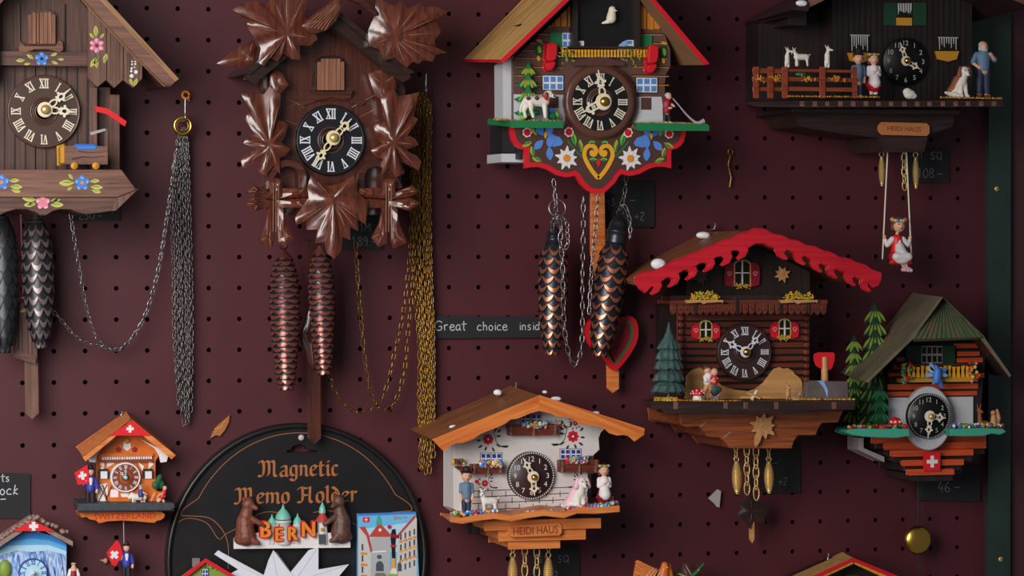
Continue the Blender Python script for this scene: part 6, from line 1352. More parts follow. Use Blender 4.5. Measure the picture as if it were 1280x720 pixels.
for (u, v, d_, rx, rz) in ((622, 490.5, 50, 5.6, 4), (567, 534, 95, 6, 3), (681, 490, 60, 3.4, 2.2), (695, 498.5, 110, 7.4, 3), (745, 516, 120, 5, 2)): snow(Gq, u, v, d_, rx, rz, 5)
g = G()   # shelf with wavy front
fw = [(563, 653), (578, 655), (600, 651), (618, 649), (640, 652), (660, 648), (680, 645), (705, 648), (722, 642), (745, 642.5), (775, 640)]
tp = [P(u, v-6.5, 150) for u, v in fw]; 
top = [(u, v-7) for u, v in fw]
g.loft([(u, v-8) for u, v in fw]+[(u, v) for u, v in reversed(fw)], 150, [(u-9-(0 if u > 600 else 3), v-19+(8 if u < 600 else 0)) for u, v in fw]+[(u-9-(0 if u > 600 else 3), v-9) for u, v in reversed(fw)], 30, 'orange_wood')
g.build('shelf', Gq, bevel=.8)
g = G(); litter(g, [(564, 646), (600, 645), (622, 643)], 230, bf, 2.2, 2, 26, 148, True, 4); litter(g, [(655, 641), (690, 639)], 30, ['teal_pale', 'pale_pink', 'white'], 1.6, 1.5, 16, 148, True); litter(g, [(706, 640), (772, 633)], 240, bf, 2.2, 2, 26, 148, True, 4); g.build('bead_flowers', Gq, kind='stuff')
g = G()
g.box(606, 652, 750, 659, 118, 108, 'orange_wood'); g.box(624, 658, 731, 673, 112, 100, 'orange_wood'); g.box(636, 672, 699, 684, 106, 96, 'orange_wood'); g.prism([(590, 654), (600, 654), (600, 668), (592, 668)], 60, 30, 'soft_black')
g.build('stepped_base', Gq, bevel=1.2)
g = G(); q = [(637, 658), (640, 655.5), (700, 653), (703, 656), (703, 666), (700, 670), (640, 672), (636, 668)]; g.prism(q, 120, 8, 'orange_wood'); g.text(PL(669.5, 662.8, 120), 'HEIDI HAUS', 0, 0, 9.5, 'resin_brown', .5, .82, 1.5); g.build('name_plaque', Gq, bevel=1)
child_fig(Gq, 'boy_figurine', 583, 643, 128, False, 1.45, 'cloth_blue', legs='navy', hat='soft_black', arms='down', hair='hair_brown')
child_fig(Gq, 'girl_figurine', 755, 635, 128, True, 1.42, 'cloth_white', 'dark_red')
gt = blob('lamb_figurine', Gq, 612, 641, 132, [(-6, 0, 15, 6, 0, 14.5, 5, 5), (-8, -2, 12, -7, -2, 0, 2.6, 1.9), (-5, 2, 12, -4, 2, 0, 2.6, 1.9), (6, -2, 12, 8, -2, 0, 2.6, 1.9), (8, 2, 12, 10, 2, 0, 2.6, 1.9), (-8, 0, 17, -9, 0, 24, 3.6, 2.8), (-9, -.6, 26, -11.6, -3, 22.6, 3, 1.9), (-7, 0, 28, -5.6, 0, 31, 1.2, .8), (-11, 0, 28, -12.6, 0, 31, 1.2, .8), (10, 0, 17, 12.4, 0, 19.6, 1.6, 1)], 'goat_white', .6)
g = G(); g.ball(P(599.8, 614.6, 137), .0008, 'black', 6, 4); g.ball(P(603.8, 614.6, 137), .0008, 'black', 6, 4); g.build('eyes', gt)
sitting_dog(Gq, 722, 638, 128, 1.42, 'pale_pink', 'goat_white', False)
bw = 'brass weights of the white house clock'
for (a, u) in (('left', 641), ('right', 685.5)):
    brass_weight('brass weight cut off by the bottom edge, %s one under the white house clock' % a, (u, 697), (u, 740), 6.4, 70, bw)
    chain('clock_chain', 'tiny brass chain holding the %s brass weight under the white house clock' % a, [(u, 680, 70), (u, 695, 70)], 70, 'brass', 8, .8, 2.4, 'short brass chains')
for (a, u) in (('left', 656), ('right', 671)):
    chain('clock_chain', 'brass chain between the weights under the white house clock, %s one' % a, [(u, 680, 70), (u, 730, 70)], 70, 'brass', 12.5, 1.0, 3.6, 'short brass chains', n=12)
del M['orange_log']
mat('slate', (62, 66, 72), .5, var=.2, vs=150)
# ================================================================== clock H: tiny souvenir clock with flag gable
H = thing('souvenir_clock', 'tiny orange half-timbered souvenir clock with red cross flag gable and flag waver', 'clock', 154, 655, 0)
D = 40
g = G(); g.prism([(125, 632), (125, 575), (118, 566), (138, 545), (160, 533), (186, 545), (199, 567), (194, 577), (194, 632)], D, 36, 'resin_orange')
for (a, b) in (((128, 606), (134, 625)), ((140, 606), (132, 625))): L_(g, a, b, 1.6, 'resin_brown', D, 1.2)
g.prism([(122, 606), (135, 604), (135, 626), (122, 627)], D+.5, 1, 'cloth_white'); g.prism([(138, 612), (148, 612), (148, 622), (138, 622)], D+.5, 1, 'cloth_white'); g.prism([(151, 617), (161, 616), (160, 624), (153, 624)], D+.5, 1, 'cloth_white')
for (a, b) in (((123, 605), (134, 626)), ((134, 605), (123, 626))): L_(g, a, b, 1.3, 'resin_brown', D, 1.2)
for q in ([(126, 580), (130, 577), (130, 584)], [(134, 576), (143, 579), (134, 584)], [(173, 578), (180, 583), (178, 588)], [(186, 576), (192, 580), (186, 586)], [(132, 590), (125, 588), (128, 583)]): g.prism(q, D+1, 1.5, 'cloth_white')
for u in range(128, 190, 3): g.box(u, 569.5, u+1.6, 575, D+5, 2, 'cloth_white')
g.box(126, 567.5, 191, 570, D+6, 4, 'resin_orange'); g.box(126, 575, 191, 577, D+6, 4, 'resin_brown')
for (u, v) in ((148, 562), (168, 562)): flower(g, PL(u, v, D+1), 0, 0, 3.6, 5, 'dark_red', None, 'red', .5)
g.prism([(154, 560), (155, 552), (163, 552), (164, 560), (159, 564)], D+1, 2, 'cloth_white'); g.ball(P(159, 551, D), .004, 'ochre', 10, 6)
for s in (0, 1):
    q = [(137, 553), (141, 551), (127, 560), (121, 569), (119, 578), (112, 577), (110, 570), (121, 561)]; q = q if not s else mir(q, 160)
    g.prism(q, D+8, 6, 'cloth_white')
for (u0, v0) in ((125, 588), (180.5, 588)): g.box(u0, v0, u0+9.5, v0+10, D+3, 3, 'cloth_white'); g.box(u0-.6, v0-1.5, u0+10, v0+.6, D+4, 4, 'soft_black'); g.box(u0-2, v0+1, u0+.2, v0+10, D+4, 3, 'soft_black'); g.box(u0+9.4, v0+1, u0+11.4, v0+10, D+4, 3, 'soft_black')
g.box(137, 622, 164, 629, D+6, 8, 'resin_orange'); g.build('house', H, bevel=.5)
dial(H, 156.5, 596.5, 19, D+3, 'resin_brown', 'cloth_white', 'cloth_white', 'sky_low', 'sky_low', 0, 318, hubuv=(157, 597), nr=.7, nh=.2, rimw=.12, mL=.72, hL=.6, hw=.12, cen=('resin_orange', 'resin_brown'))
g = G()
g.loft([(104, 572), (164, 524.5), (165, 528), (107, 576)], 76, [(95.5, 558.5), (157.5, 514), (159, 517), (98, 562)], 6, 'orange_wood')
g.loft([(164, 524.5), (219, 569), (214.5, 573.5), (163, 531)], 76, [(157.5, 514), (211, 557), (207, 561), (157, 519)], 6, 'orange_wood'); g.build('roof', H, bevel=.5)
g = G(); g.prism([(137, 544.5), (165, 525.5), (189, 544.5)], 78, 3, 'bright_red'); a_ = 4.6; pl = PL(162.5, 536, 78); b_q = 1.7
g.shape(pl, [(-a_, -b_q), (-b_q, -b_q), (-b_q, -a_), (b_q, -a_), (b_q, -b_q), (a_, -b_q), (a_, b_q), (b_q, b_q), (b_q, a_), (-b_q, a_), (-b_q, b_q), (-a_, b_q)], 'white', .6, .5); g.build('flag_gable', H)
g = G(); g.loft([(98, 630), (216, 629), (218, 634), (212, 637), (97, 638)], 66, [(90, 623), (205, 621), (206, 626), (204, 628), (92, 630)], 10, 'slate'); g.loft([(98, 632), (216, 631), (217, 638), (98, 640)], 64, [(92, 627), (205, 625), (205, 630), (92, 632)], 10, 'soft_black')
for i in range(9): g.ball(P(104+i*13, 632, 62), (.004, .003, .0016), 'cloth_white', 8, 5)
g.build('shelf', H, bevel=.5)
g = G(); pb = [(100, 642), (103, 640), (202, 639.5), (206, 643), (205, 647), (201, 650), (196, 651), (193, 653.5), (186, 653), (170, 651.5), (152, 650.5), (135, 651.5), (124, 654), (120, 650.5), (112, 649), (108, 646), (102, 647)]
g.prism(pb, 50, 44, 'resin_orange'); g.text(PL(156, 645, 50), 'SWITZERLAND', 0, 0, 7.2, 'red', .5, 1.12, .4); g.build('name_board', H, bevel=1)
def waver(par, u, v, d, sc=1.0, flagpts=None, cross=None, rot=0, name='flag_waver_figurine'):
    o = blob(name, par, u, v, d, [(-2.4, 0, 1, -2.4, 0, 15, 1.6, 2.2), (2.4, 0, 1, 2.4, 0, 15, 1.6, 2.2), (0, 0, 16, 0, 0, 27, 3.6, 4), (0, 0, 28, 0, 0, 31, 1.8, 1.8), (0, -.3, 34.6, 3.6, 3.5, 4.2), (-5, 0, 26, -7, -2, 21, 1.8, 1.5), (-7, -2, 21, -5, -4, 26, 1.5, 1.4), (5, 0, 26, 7, 0, 19, 1.8, 1.5), (7, 0, 19, 6.5, -1, 13.5, 1.5, 1.4)], 'skin', .5, scale=sc, sm=2)
    blob('blue_jacket', o, u, v, d, [(0, 0, 17, 0, 0, 27, 4.6, 4.8), (-5, 0, 26, -7, -2, 21.4, 2.4, 2.2), (5, 0, 26, 7, 0, 18, 2.4, 2.2)], 'jacket_blue', .5, scale=sc, sm=2)
    blob('black_trousers', o, u, v, d, [(-2.4, 0, 3, -2.4, 0, 16, 2.2, 2.8), (2.4, 0, 3, 2.4, 0, 16, 2.2, 2.8)], 'soft_black', .5, scale=sc, sm=2)
    blob('black_hat', o, u, v, d, [(0, 0, 37.6, 4.6, 4.4, .9), (0, 0, 38, 0, 0, 40, 3.1, 2.6)], 'soft_black', .5, scale=sc, sm=1)
    blob('white_scarf', o, u, v, d, [(0, -4, 27, 0, -4.6, 22, 2.2, 1.3)], 'cloth_white', .5, scale=sc, sm=1)
    g = G(); g.prism(flagpts, d+6, 1.5, 'bright_red'); pl = PL(cross[0], cross[1], d+6, rot); a_, b_ = cross[2], cross[2]*.36
    g.shape(pl, [(-a_, -b_), (-b_, -b_), (-b_, -a_), (b_, -a_), (b_, -b_), (a_, -b_), (a_, b_), (b_, b_), (b_, a_), (-b_, a_), (-b_, b_), (-a_, b_)], 'white', .4, .4); g.build('red_cross_flag', o); return o
waver(H, 113, 632, 50, 1.22, [(93, 591), (109, 581), (112, 600), (110, 605), (97, 606), (95, 598)], (103, 594.5, 5.2), 10)
# cow with rider and a mountain scene right of the dial
blob('cow_figurine', H, 173, 630, 52, [(-5, 0, 9, 7, 0, 8, 4.4, 4), (-7, -1, 8, -7, -1, 0, 1.6, 1.2), (-4, 1, 8, -4, 1, 0, 1.6, 1.2), (7, 0, 7, 8, 0, 0, 1.6, 1.2), (4, -1, 7, 4, -1, 0, 1.6, 1.2), (-8, 0, 12, -11, 0, 8, 3, 2.2)], 'goat_white', .6)
rd = blob('herdsman_figurine', H, 176, 626, 56, [(0, 0, 3, 0, 0, 12, 3, 2.6), (0, 0, 16, 2.4, 2.4, 2.8), (2, -1, 11, 7, -2, 8, 1.4, 1.1)], 'skin', .5); blob('blue_coat', rd, 176, 626, 56, [(0, 0, 6, 0, 0, 12, 3.4, 3.1)], 'blue_deep', .5); blob('hat', rd, 176, 626, 56, [(0, 0, 19, 3.4, 3.2, 1.2)], 'teal_pale', .5)
blob('orange_rock', H, 192, 631, 40, [(-4, 0, 2, 2, 0, 14, 6, 5), (6, 0, 3, 8, 0, 12, 6, 5)], 'resin_orange', .9)
sk = blob('skier_figurine', H, 202, 630, 56, [(-4, 0, 4, 2, 0, 10, 2.4, 2.6), (2, 0, 10, 3, 0, 16, 3, 2.6), (4, -1, 20, 2.8, 2.8, 3), (0, -2, 13, -6, -4, 9, 1.5, 1.2), (2, 0, 5, 4, 0, 0, 1.8, 1.4)], 'skin', .5); blob('red_jacket', sk, 202, 630, 56, [(0, 0, 8, 3, 0, 15, 3.4, 3.4)], 'red', .5)
blob('green_hill', H, 197, 600, 36, [(-3, 0, -6, 3, 0, 4, 7, 3.4), (4, 0, -6, 5, 4, 6)], 'fir', .8); blob('white_base', H, 203, 631, 54, [(-6, 0, 0, 9, 0, 1, 2.4, 2)], 'cloth_white', .6)
t = thing('hanging_figurine', 'little flag waver in blue jacket hanging on a thread under the tiny orange clock', 'figurine', 160, 655, 42)
g = G(); g.tube([P(154.5, 651, 40), P(155, 680, 42)], .6*S(155), 'grey_white', 6); g.build('thread', t)
waver(t, 158, 725, 42, 1.16, [(146, 675), (133, 691), (140, 706), (144, 708), (154, 694), (150, 680)], (143, 693.5, 5.6), 42)
# ================================================================== clock I: blue relief clock, bottom left
I = thing('souvenir_clock', 'small clock with blue icy mountain relief and red cross flag gable, bottom left corner', 'clock', 40, 730, 0)
D = 44
g = G(); g.prism([(-4, 730), (-4, 681), (20, 668), (42, 663), (66, 670), (83, 680), (83, 730)], D, 40, 'ice_relief')
g.prism([(-4, 684), (14, 672), (42, 664), (68, 671), (83, 680), (83, 694), (60, 688), (40, 690), (20, 688), (-4, 696)], D+.5, 1, 'sky_low'); g.prism([(-4, 684), (14, 672), (42, 664), (68, 671), (83, 680), (83, 689), (60, 681), (40, 681), (10, 682), (-4, 691)], D+.9, 1, 'sky_mid'); g.prism([(-4, 684), (14, 672), (42, 664), (68, 671), (83, 680), (83, 683), (60, 675), (40, 673), (10, 677), (-4, 687)], D+1.3, 1, 'sky_deep')
for (u, h, w_) in ((10, 24, 12), (22, 34, 10), (76, 34, 9), (66, 18, 8), (57, 26, 8)): g.prism([(u, 724-h*.9), (u+w_*.5, 725), (u-w_*.5, 725)], D+3, 3, 'ice_relief')
g.build('relief_front', I)
g = G(); g.ball(P(6, 712, D+4), (.008, .005, .012), 'leaf_green', 10, 8); g.box(2, 706, 10, 730, D+6, 4, 'ochre'); g.build('tree_relief', I)
dial(I, 41, 716, 18, D+4, 'sky_low', 'blue_deep', 'blue_deep', 'white', 'white', 235, 200, hubuv=(41.5, 716), nr=.74, nh=.3, rimw=.08, mL=.75, hL=.5, hw=.14)
g = G()
for (a, b, d1) in (((-10, 684), (41, 650), 70), ((41, 650), (91, 677), 70)):
    g.loft([a, b, (b[0], b[1]+6), (a[0], a[1]+6)], d1, [(a[0]-4, a[1]-8), (b[0]-4, b[1]-7), (b[0]-4, b[1]-1), (a[0]-4, a[1]-2)], 5, 'moss_grey')
for i in range(60):
    t_ = random.random(); 
    if random.random() < .6: u, v = -8+52*t_, 678-32*t_
    else: u, v = 42+42*t_, 646+20*t_
    g.ball(P(u+random.uniform(-2, 2), v+random.uniform(-2, 2), 30+random.random()*38), (.0034, .003, .0026), 'moss_grey', 7, 5)
g.build('rocky_roof', I)
g = G(); g.prism([(15, 664), (42, 651), (69, 664)], 74, 4, 'bright_red'); pl = PL(42, 657.8, 74); a_, b_ = 5.6, 2.2
g.shape(pl, [(-a_, -b_), (-b_, -b_), (-b_, -a_), (b_, -a_), (b_, -b_), (a_, -b_), (a_, b_), (b_, b_), (b_, a_), (-b_, a_), (-b_, b_), (-a_, b_)], 'white', .5, .5); g.build('flag_gable', I)
f1 = blob('white_shirted_figurine', I, 92, 728, 50, [(0, 0, 0, 0, 0, 16, 4, 4.4), (0, 0, 20, 2.6, 2.6, 3.2), (-4, 0, 15, -6, -1, 8, 1.8, 1.4), (4, 0, 15, 6, -1, 8, 1.8, 1.4)], 'skin', .6); blob('white_shirt', f1, 92, 728, 50, [(-4, 0, 15, -6, -1, 8, 2.6, 2.4), (4, 0, 15, 6, -1, 9, 2.6, 2.4)], 'cloth_white', .6); blob('dark_vest', f1, 92, 728, 50, [(0, 0, 0, 0, 0, 15, 4.5, 4.4)], 'dark_red', .6); blob('hat', f1, 92, 728, 50, [(0, 0, 23.4, 3.6, 3.4, 1.4)], 'leaf_pale', .6)
# ================================================================== memo board and its magnets
mb = thing('memo_board', 'round black magnetic memo board with golden blackletter writing, bottom edge', 'memo board', 372, 700, 0)
R_ = 168.0; pl = PL(372, 699, 16); k = pl.k; c = pl.c
def circ(r, n=72): return [(math.sin(2*PI*i/n)*r*.985, math.cos(2*PI*i/n)*r*1.012) for i in range(n)]
slot = [(-14, 133.5), (-13, 136.5), (-9, 137), (-6, 141.5), (3, 144), (9, 142), (12, 137), (23, 136), (25, 133.5)]
def plate(outer, f, t, m, hole=None):
    """round plate; the hanger slot is cut through"""
    bm = bmesh.new(); vo = [bm.verts.new(pl(x, z, f)) for x, z in outer]; e = [bm.edges.new((vo[i], vo[(i+1) % len(vo)])) for i in range(len(vo))]
    vh = [bm.verts.new(pl(x, z, f)) for x, z in hole]; e += [bm.edges.new((vh[i], vh[(i+1) % len(vh)])) for i in range(len(vh))]
    bmesh.ops.triangle_fill(bm, use_beauty=True, edges=e); bm.verts.index_update()
    vs = [v.co.copy() for v in bm.verts]; fs = [tuple(v.index for v in q.verts) for q in bm.faces]; bm.free()
    g.add(vs, fs, m); n = len(outer)
    for ring in (outer, hole):
        a = [pl(x, z, f) for x, z in ring]; b = [pl(x, z, f-t) for x, z in ring]; n = len(a); g.add(a+b, [(i, (i+1) % n, n+(i+1) % n, n+i) for i in range(n)], m)
g = G(); plate(circ(R_), 0, 14, 'memo_black', slot)
g.build('board_plate', mb)
g = G()   # raised rim
rim = [pl(x, z, 2) for x, z in circ(R_-3)]; g.tube(rim, 3.4*k, 'memo_black', 10, True); g.build('rim', mb)
g = G()
arcp = [(math.sin(a)*R_*.87*.985, math.cos(a)*R_*.94*1.0) for a in [(-1.05+2.1*i/50) for i in range(51)]]
g.ribbon(pl, [(x, z) for x, z in arcp], .8, 'memo_gold', .5)
sp = [tuple(p) for p in spline([(-124, 78), (-140, 72), (-147, 62), (-146, 80), (-136, 96)], 6)]
for s in (1, -1):
    g.ribbon(pl, [(s*x, z) for x, z in [tuple(p) for p in spline([(-arcp[0][0]*-1, arcp[0][1]), (-143, 66), (-146, 58), (-136, 57), (-112, 54), (-96, 40), (-88, 20), (-88, -10)], 6)]], .8, 'memo_gold', .5)
    g.ribbon(pl, [(s*x, z) for x, z in [tuple(p) for p in spline([(-158, 44), (-140, 54), (-115, 48), (-100, 28), (-90, 34), (-70, 44), (-50, 57), (-36, 60), (-20, 58)], 6)]], .7, 'memo_gold', .5)
blackletter(g, pl, 'Magnetic', -48, 104, 13, 'memo_gold', .6, 1.25)
blackletter(g, pl, 'Memo', -78, 70.5, 13, 'memo_gold', .6, 1.28); blackletter(g, pl, 'Holder', 2, 70.5, 13, 'memo_gold', .6, 1.33)
g.build('gold_writing', mb)
g = G(); p = P(376.5, 547, 18); g.lathe(p, (0, -1, 0), [(-.016, 1.2*k), (0, 1.4*k), (0, 3.8*k), (.001, 4*k), (.003, 2.6*k), (.0034, .2*k)], 'hair_grey', 16)
tag(g.build('push_pin', org=p), 'white round pin holding the round black memo board', 'pin')
# BERN magnet
bn = thing('fridge_magnet', 'magnet with two brown bears, green domes and orange BERN letters on a white base', 'magnet', 365, 684, 22)
g = G(); g.loft([(294, 684), (436, 682.5), (436, 678), (426, 668), (304, 668), (294, 674)], 30, [(294, 684), (436, 682.5), (436, 678), (426, 668), (304, 668), (294, 674)], 18, 'cloth_white'); g.build('snowy_base', bn, bevel=2)
def bear(u, v, mirror, m):
    return blob('bear', bn, u, v, 32, [(0, 0, 8, -1, 0, 26, 13, 11), (-1, 0, 26, 2, 0, 40, 10, 7.5), (3, -2, 48, 8, 7, 8.5), (8, -5, 45, 12, -8, 43, 4.4, 3), (-2, 1, 54, 2.6, 1.8, 3), (6, 1, 55, 2.6, 1.8, 3), (6, -4, 30, 17, -7, 24, 4.4, 3.4), (17, -7, 24, 22, -6, 21, 3.4, 3), (4, -4, 8, 9, -7, 2, 6.5, 4.5), (9, -7, 1, 14, -8, 0, 4, 3), (-6, 0, 4, 9, 8, 7)], m, 1.0, mirror=mirror, sm=2)
bear(307, 678, False, 'bear'); bear(426, 675, True, 'bear_dark')
g = G()
for (u, v, r, h, d_) in ((354, 643, 9.5, 14, 30), (340, 650, 5.6, 10, 28), (372, 649, 5.8, 10, 28)):
    kk = S(u); g.lathe(P(u, 680, d_-3), (0, 0, 1), [(0, r*kk), ((680-v)*kk*.72, r*kk), ((680-v)*kk*.75, r*1.15*kk), ((680-v)*kk*.8, r*kk)], 'print_wall2', 12)
    g.lathe(P(u, v+6, d_-3), (0, 0, 1), [(0, r*1.05*kk), (h*.35*kk, r*.98*kk), (h*.7*kk, r*.62*kk), (h*.95*kk, r*.25*kk), (h*1.1*kk, r*.16*kk), (h*1.35*kk, r*.03*kk)], 'teal_pale', 12)
    for i in (-1, 0, 1): g.ball(P(u+i*r*.55, v+14, d_-3+r*.8), (.0008, .0008, .0022), 'print_dark', 6, 4)
g.box(336, 660, 376, 680, 30, 6, 'print_wall2'); g.build('domed_building', bn)
g = G(); kk = S(400); g.lathe(P(403, 680, 28), (0, 0, 1), [(0, 7*kk), (26*kk, 6.5*kk), (27*kk, 8*kk), (30*kk, 8*kk)], 'print_wall2', 8, False); g.lathe(P(403, 652, 28), (0, 0, 1), [(0, 10*kk), (8*kk, 4.6*kk), (9*kk, 3.8*kk), (11*kk, 3.8*kk)], 'print_roof', 8, False); g.lathe(P(403, 641, 28), (0, 0, 1), [(0, 4.6*kk), (6*kk, 3.8*kk), (13*kk, .4*kk)], 'teal_pale', 8, False); g.ball(P(403, 662, 34), .0025, 'ochre', 8, 5); g.box(399, 668, 407, 680, 35, 3, 'print_dark'); g.build('clock_tower', bn)
for (ch, u, v, h) in (('B', 332, 662, 19), ('E', 349, 668, 16), ('R', 366, 667, 16), ('N', 385.5, 661.5, 18)):
    g = G(); pq = PL(u, v, 38); vs, fs = text_mesh(ch)
    for (dx, dz) in ((-1.6, 0), (1.6, 0), (0, 1.6), (0, -1.6), (1.2, 1.2), (-1.2, -1.2), (1.2, -1.2), (-1.2, 1.2)):
        for f_ in (0, -3, -6): g.add([pq(a*h*.92+dx, b*h+dz, f_+.02*dx) for a, b in vs], fs, 'bright_red')
    for f_ in (1.4, .7): g.add([pq(a*h*.92+dd, b*h, f_) for dd in (0,) for a, b in vs], fs, 'orange')
    for dd in (-.9, .9): g.add([pq(a*h*.92+dd, b*h, 1.1) for a, b in vs], fs, 'orange')
    g.build('letter', bn, 'orange letter %s with red outline' % ch)
# street picture magnet
pm = thing('fridge_magnet', 'rectangular picture magnet of an old town street with clock tower and blue sky', 'magnet', 483, 720, 20)
g = G(); g.prism([(447.5, 642.5), (520, 640), (524, 730), (447.5, 730)], 28, 8, 'sky_blue')
X = lambda q, m, f: g.face(q, 28+f, m)
X([(447.5, 642.5), (520, 640), (520, 642.5), (447.5, 645)], 'blue', .2); X([(448, 662), (520, 652), (521, 690), (448, 690)], 'sky_low', .15)
X([(448, 660), (455, 659), (460, 668), (464, 684), (464, 730), (448, 730)], 'print_wall2', .4); X([(449, 659), (456, 658), (461, 668), (466, 690), (463, 690), (458, 670)], 'print_roof', .6)
X([(464, 672), (485, 670), (488, 672), (488, 730), (463, 730)], 'print_wall', .5); X([(461, 671), (472, 656), (476, 655), (488, 668), (487, 671)], 'print_roof', .8); X([(470, 656), (471, 648), (473.5, 643), (476, 648), (477, 656)], 'teal', .9); g.ell(PL(475, 662.5, 29), 0, 0, 2, 2, 'cloth_white', 0, .3)
X([(497, 671), (519, 645), (521, 648), (521, 730), (495, 730)], 'print_wall2', .6); X([(497, 668), (519, 643), (519.5, 647), (498, 671)], 'print_roof', .8)
for i in range(4):
    for j in range(4):
        u = 500+i*5.6; v = 668+j*13-i*2.2; X([(u, v), (u+2, v-.6), (u+2, v+7), (u, v+7)], 'print_dark', .9)
    for j, mm in ((0, 'orange'), (1, 'heart_gold'), (2, 'orange')): X([(499+i*5.6, 676+j*12-i*1.8), (503.5+i*5.6, 675.5+j*12-i*1.8), (503.5+i*5.6, 678+j*12-i*1.8), (499+i*5.6, 678.5+j*12-i*1.8)], mm, 1.1)
for j in range(3): X([(452, 680+j*14), (454, 680+j*14), (454, 688+j*14), (452, 688+j*14)], 'print_dark', .9); X([(451, 690+j*14), (459, 691+j*14), (459, 693.5+j*14), (451, 693+j*14)], 'orange', 1)
X([(470, 714), (470, 705), (472, 702), (475, 701), (478, 703), (479.5, 706), (479.5, 714)], 'print_dark', .9); X([(465, 689), (483, 688), (483, 690), (465, 691)], 'cloth_white', .9); g.ell(PL(474, 696, 29), 0, 0, 3, 2.6, 'print_dark', 0, .3); X([(497, 714), (497, 705), (500, 702), (502, 706), (502, 714)], 'print_dark', .95)
X([(464, 730), (470, 716), (480, 716), (492, 730)], 'stone_grey', 1)
X([(490, 662), (494, 661), (495, 668), (494, 682), (494, 698), (490, 698), (489, 682), (488, 670)], 'black', 1.2); g.ell(PL(486.5, 658.5, 29), 0, 0, 2.6, 2.6, 'red', 0, .8); X([(488, 681), (495, 681), (495, 684), (488, 684)], 'red', 1.4); X([(488, 667), (499, 669), (499, 673), (489, 672)], 'dark_red', 1.4)
X([(490, 698), (494, 698), (494, 707), (496, 712), (488, 712), (490, 707)], 'heart_gold', 1.3); g.ell(PL(492, 715, 29), 0, 0, 4.4, 5, 'cloth_white', 0, 1); g.ell(PL(490, 720, 29), 0, 0, 7, 3, 'lime', 0, 1.2)
swiss(g, PL(457.5, 649.5, 29), 8, 6, 0, .2); g.text(PL(500, 646.5, 29), 'Bern', 0, 0, 4.2, 'ochre', .3, 1.5, 3)
pc_ = g.build('picture_plate', pm)
# white paper star
g = G(); stp = [(253, 742), (292, 715), (298, 712), (268, 693), (273, 688), (330, 719), (336, 700), (342, 688), (363, 716), (386, 688), (398, 684), (398, 712), (436, 705.5), (424, 720), (412, 732), (420, 745), (300, 745)]
g.prism(stp, 32, 2.5, 'paper'); g.prism([(274, 689), (331, 721), (330, 723), (270, 694)], 30, 1, 'paper')
for (a, b) in (((300, 708), (352, 735)), ((341, 690), (347, 725)), ((345, 690), (368, 722)), ((396, 686), (372, 720)), ((432, 707), (380, 722)), ((276, 690), (330, 722))): L_(g, a, b, .5, 'print_wall', 32, .3)
tag(g.build('paper_star', org=P(350, 715, 31)), 'large white paper star with long points, cut off by the bottom edge', 'paper star')
rm_ = thing('fridge_magnet', 'tiny magnet house with red roof edge and blue window, left of the white star', 'magnet', 252, 730, 30)
g = G(); g.prism([(226, 730), (226, 722), (252, 703), (262, 701), (292, 722), (292, 730)], 40, 8, 'leaf_green'); g.box(252, 712, 261, 724, 41, 2, 'blue_deep'); window(g, 253, 712, 260, 722, 42, 'white', 'blue_deep', 2, 2)
for i in range(14): g.ball(P(246+random.random()*26, 706+random.random()*6, 41), .0014, random.choice(['leaf_pale', 'green', 'ochre']), 6, 4)
g.build('house_front', rm_)
g = G(); g.loft([(220, 726), (257, 698.5), (300, 724), (300, 728), (257, 702.5), (222, 730)], 48, [(220, 726), (257, 698.5), (300, 724), (300, 728), (257, 702.5), (222, 730)], 34, 'red'); g.build('red_roof_edge', rm_, bevel=.6)
g = G(); g.box(242, 699, 249, 708, 44, 6, 'stone_grey'); g.build('chimney', rm_, bevel=.8)
# ================================================================== chalk cards
def card(name, label, pts, d, lines, m='card_black', grp=None, cat='sign'):
    o_ = P(pts[0][0], pts[0][1], d); g = G(); g.prism(pts, d, 1.6, m)
    for (txt, u, v, h, mm, w_) in lines: chalk(g, PL(u, v, d), txt, 0, 0, h, mm, w_)
    o = g.build(name, org=o_); return tag(o, label, cat, grp)
card('chalk_sign', 'long narrow black sign chalked Great choice insid, behind the big pine cones', [(541, 395), (692, 396), (692, 421.5), (541, 423)], 8, [('Great', 543, 413, 11.5, 'chalk', .085), ('choice', 596, 413, 11, 'chalk', .085), ('insid', 649, 412.5, 10.5, 'chalk', .085)])
card('chalk_sign', 'dark grey chalk card ending in ts and lock, cut off by the left edge', [(-40, 590), (38, 592), (38, 648), (-40, 648)], 4, [('ts', 1, 602, 9.5, 'chalk', .1), ('lock', -5, 618.5, 12, 'chalk', .09), ('-', 0, 629, 12, 'chalk', .09)])
pg = 'black chalk price cards'
card('price_card', 'small black price card reading 1 M and 189, behind the leaf clock', [(424, 262), (478, 262), (478, 312), (424, 312)], 6, [('1M', 449, 289, 10, 'chalk_dim', .09), ('189.-', 439, 307, 11, 'chalk_dim', .08)], grp=pg, cat='price card')
card('price_card', 'small black price card reading 230, peeping out under the brown painted clock', [(92, 250), (150, 250), (150, 276), (92, 276)], 6, [('230.-', 98, 274, 10, 'chalk_dim', .08)], grp=pg, cat='price card')
card('price_card', 'black price card with +2, behind the slanting big pine cone', [(752, 226), (818, 226), (818, 284), (752, 284)], 5, [('1', 757, 262, 12, 'chalk_dim', .08), ('3', 763, 257, 9, 'chalk_dim', .08), ('-', 787, 256, 13, 'chalk_dim', .07), ('+2', 793, 275, 10, 'chalk_dim', .09)], grp=pg, cat='price card')
card('price_card', 'black price card reading SQ and 108, beside the swing ropes', [(1136, 186), (1186, 186), (1186, 228), (1136, 228)], 5, [('21', 1144, 198, 8, 'chalk_dim', .09), ('SQ', 1163, 199, 9.5, 'chalk_dim', .09), ('108.-', 1146, 222, 11.5, 'chalk_dim', .08)], grp=pg, cat='price card')
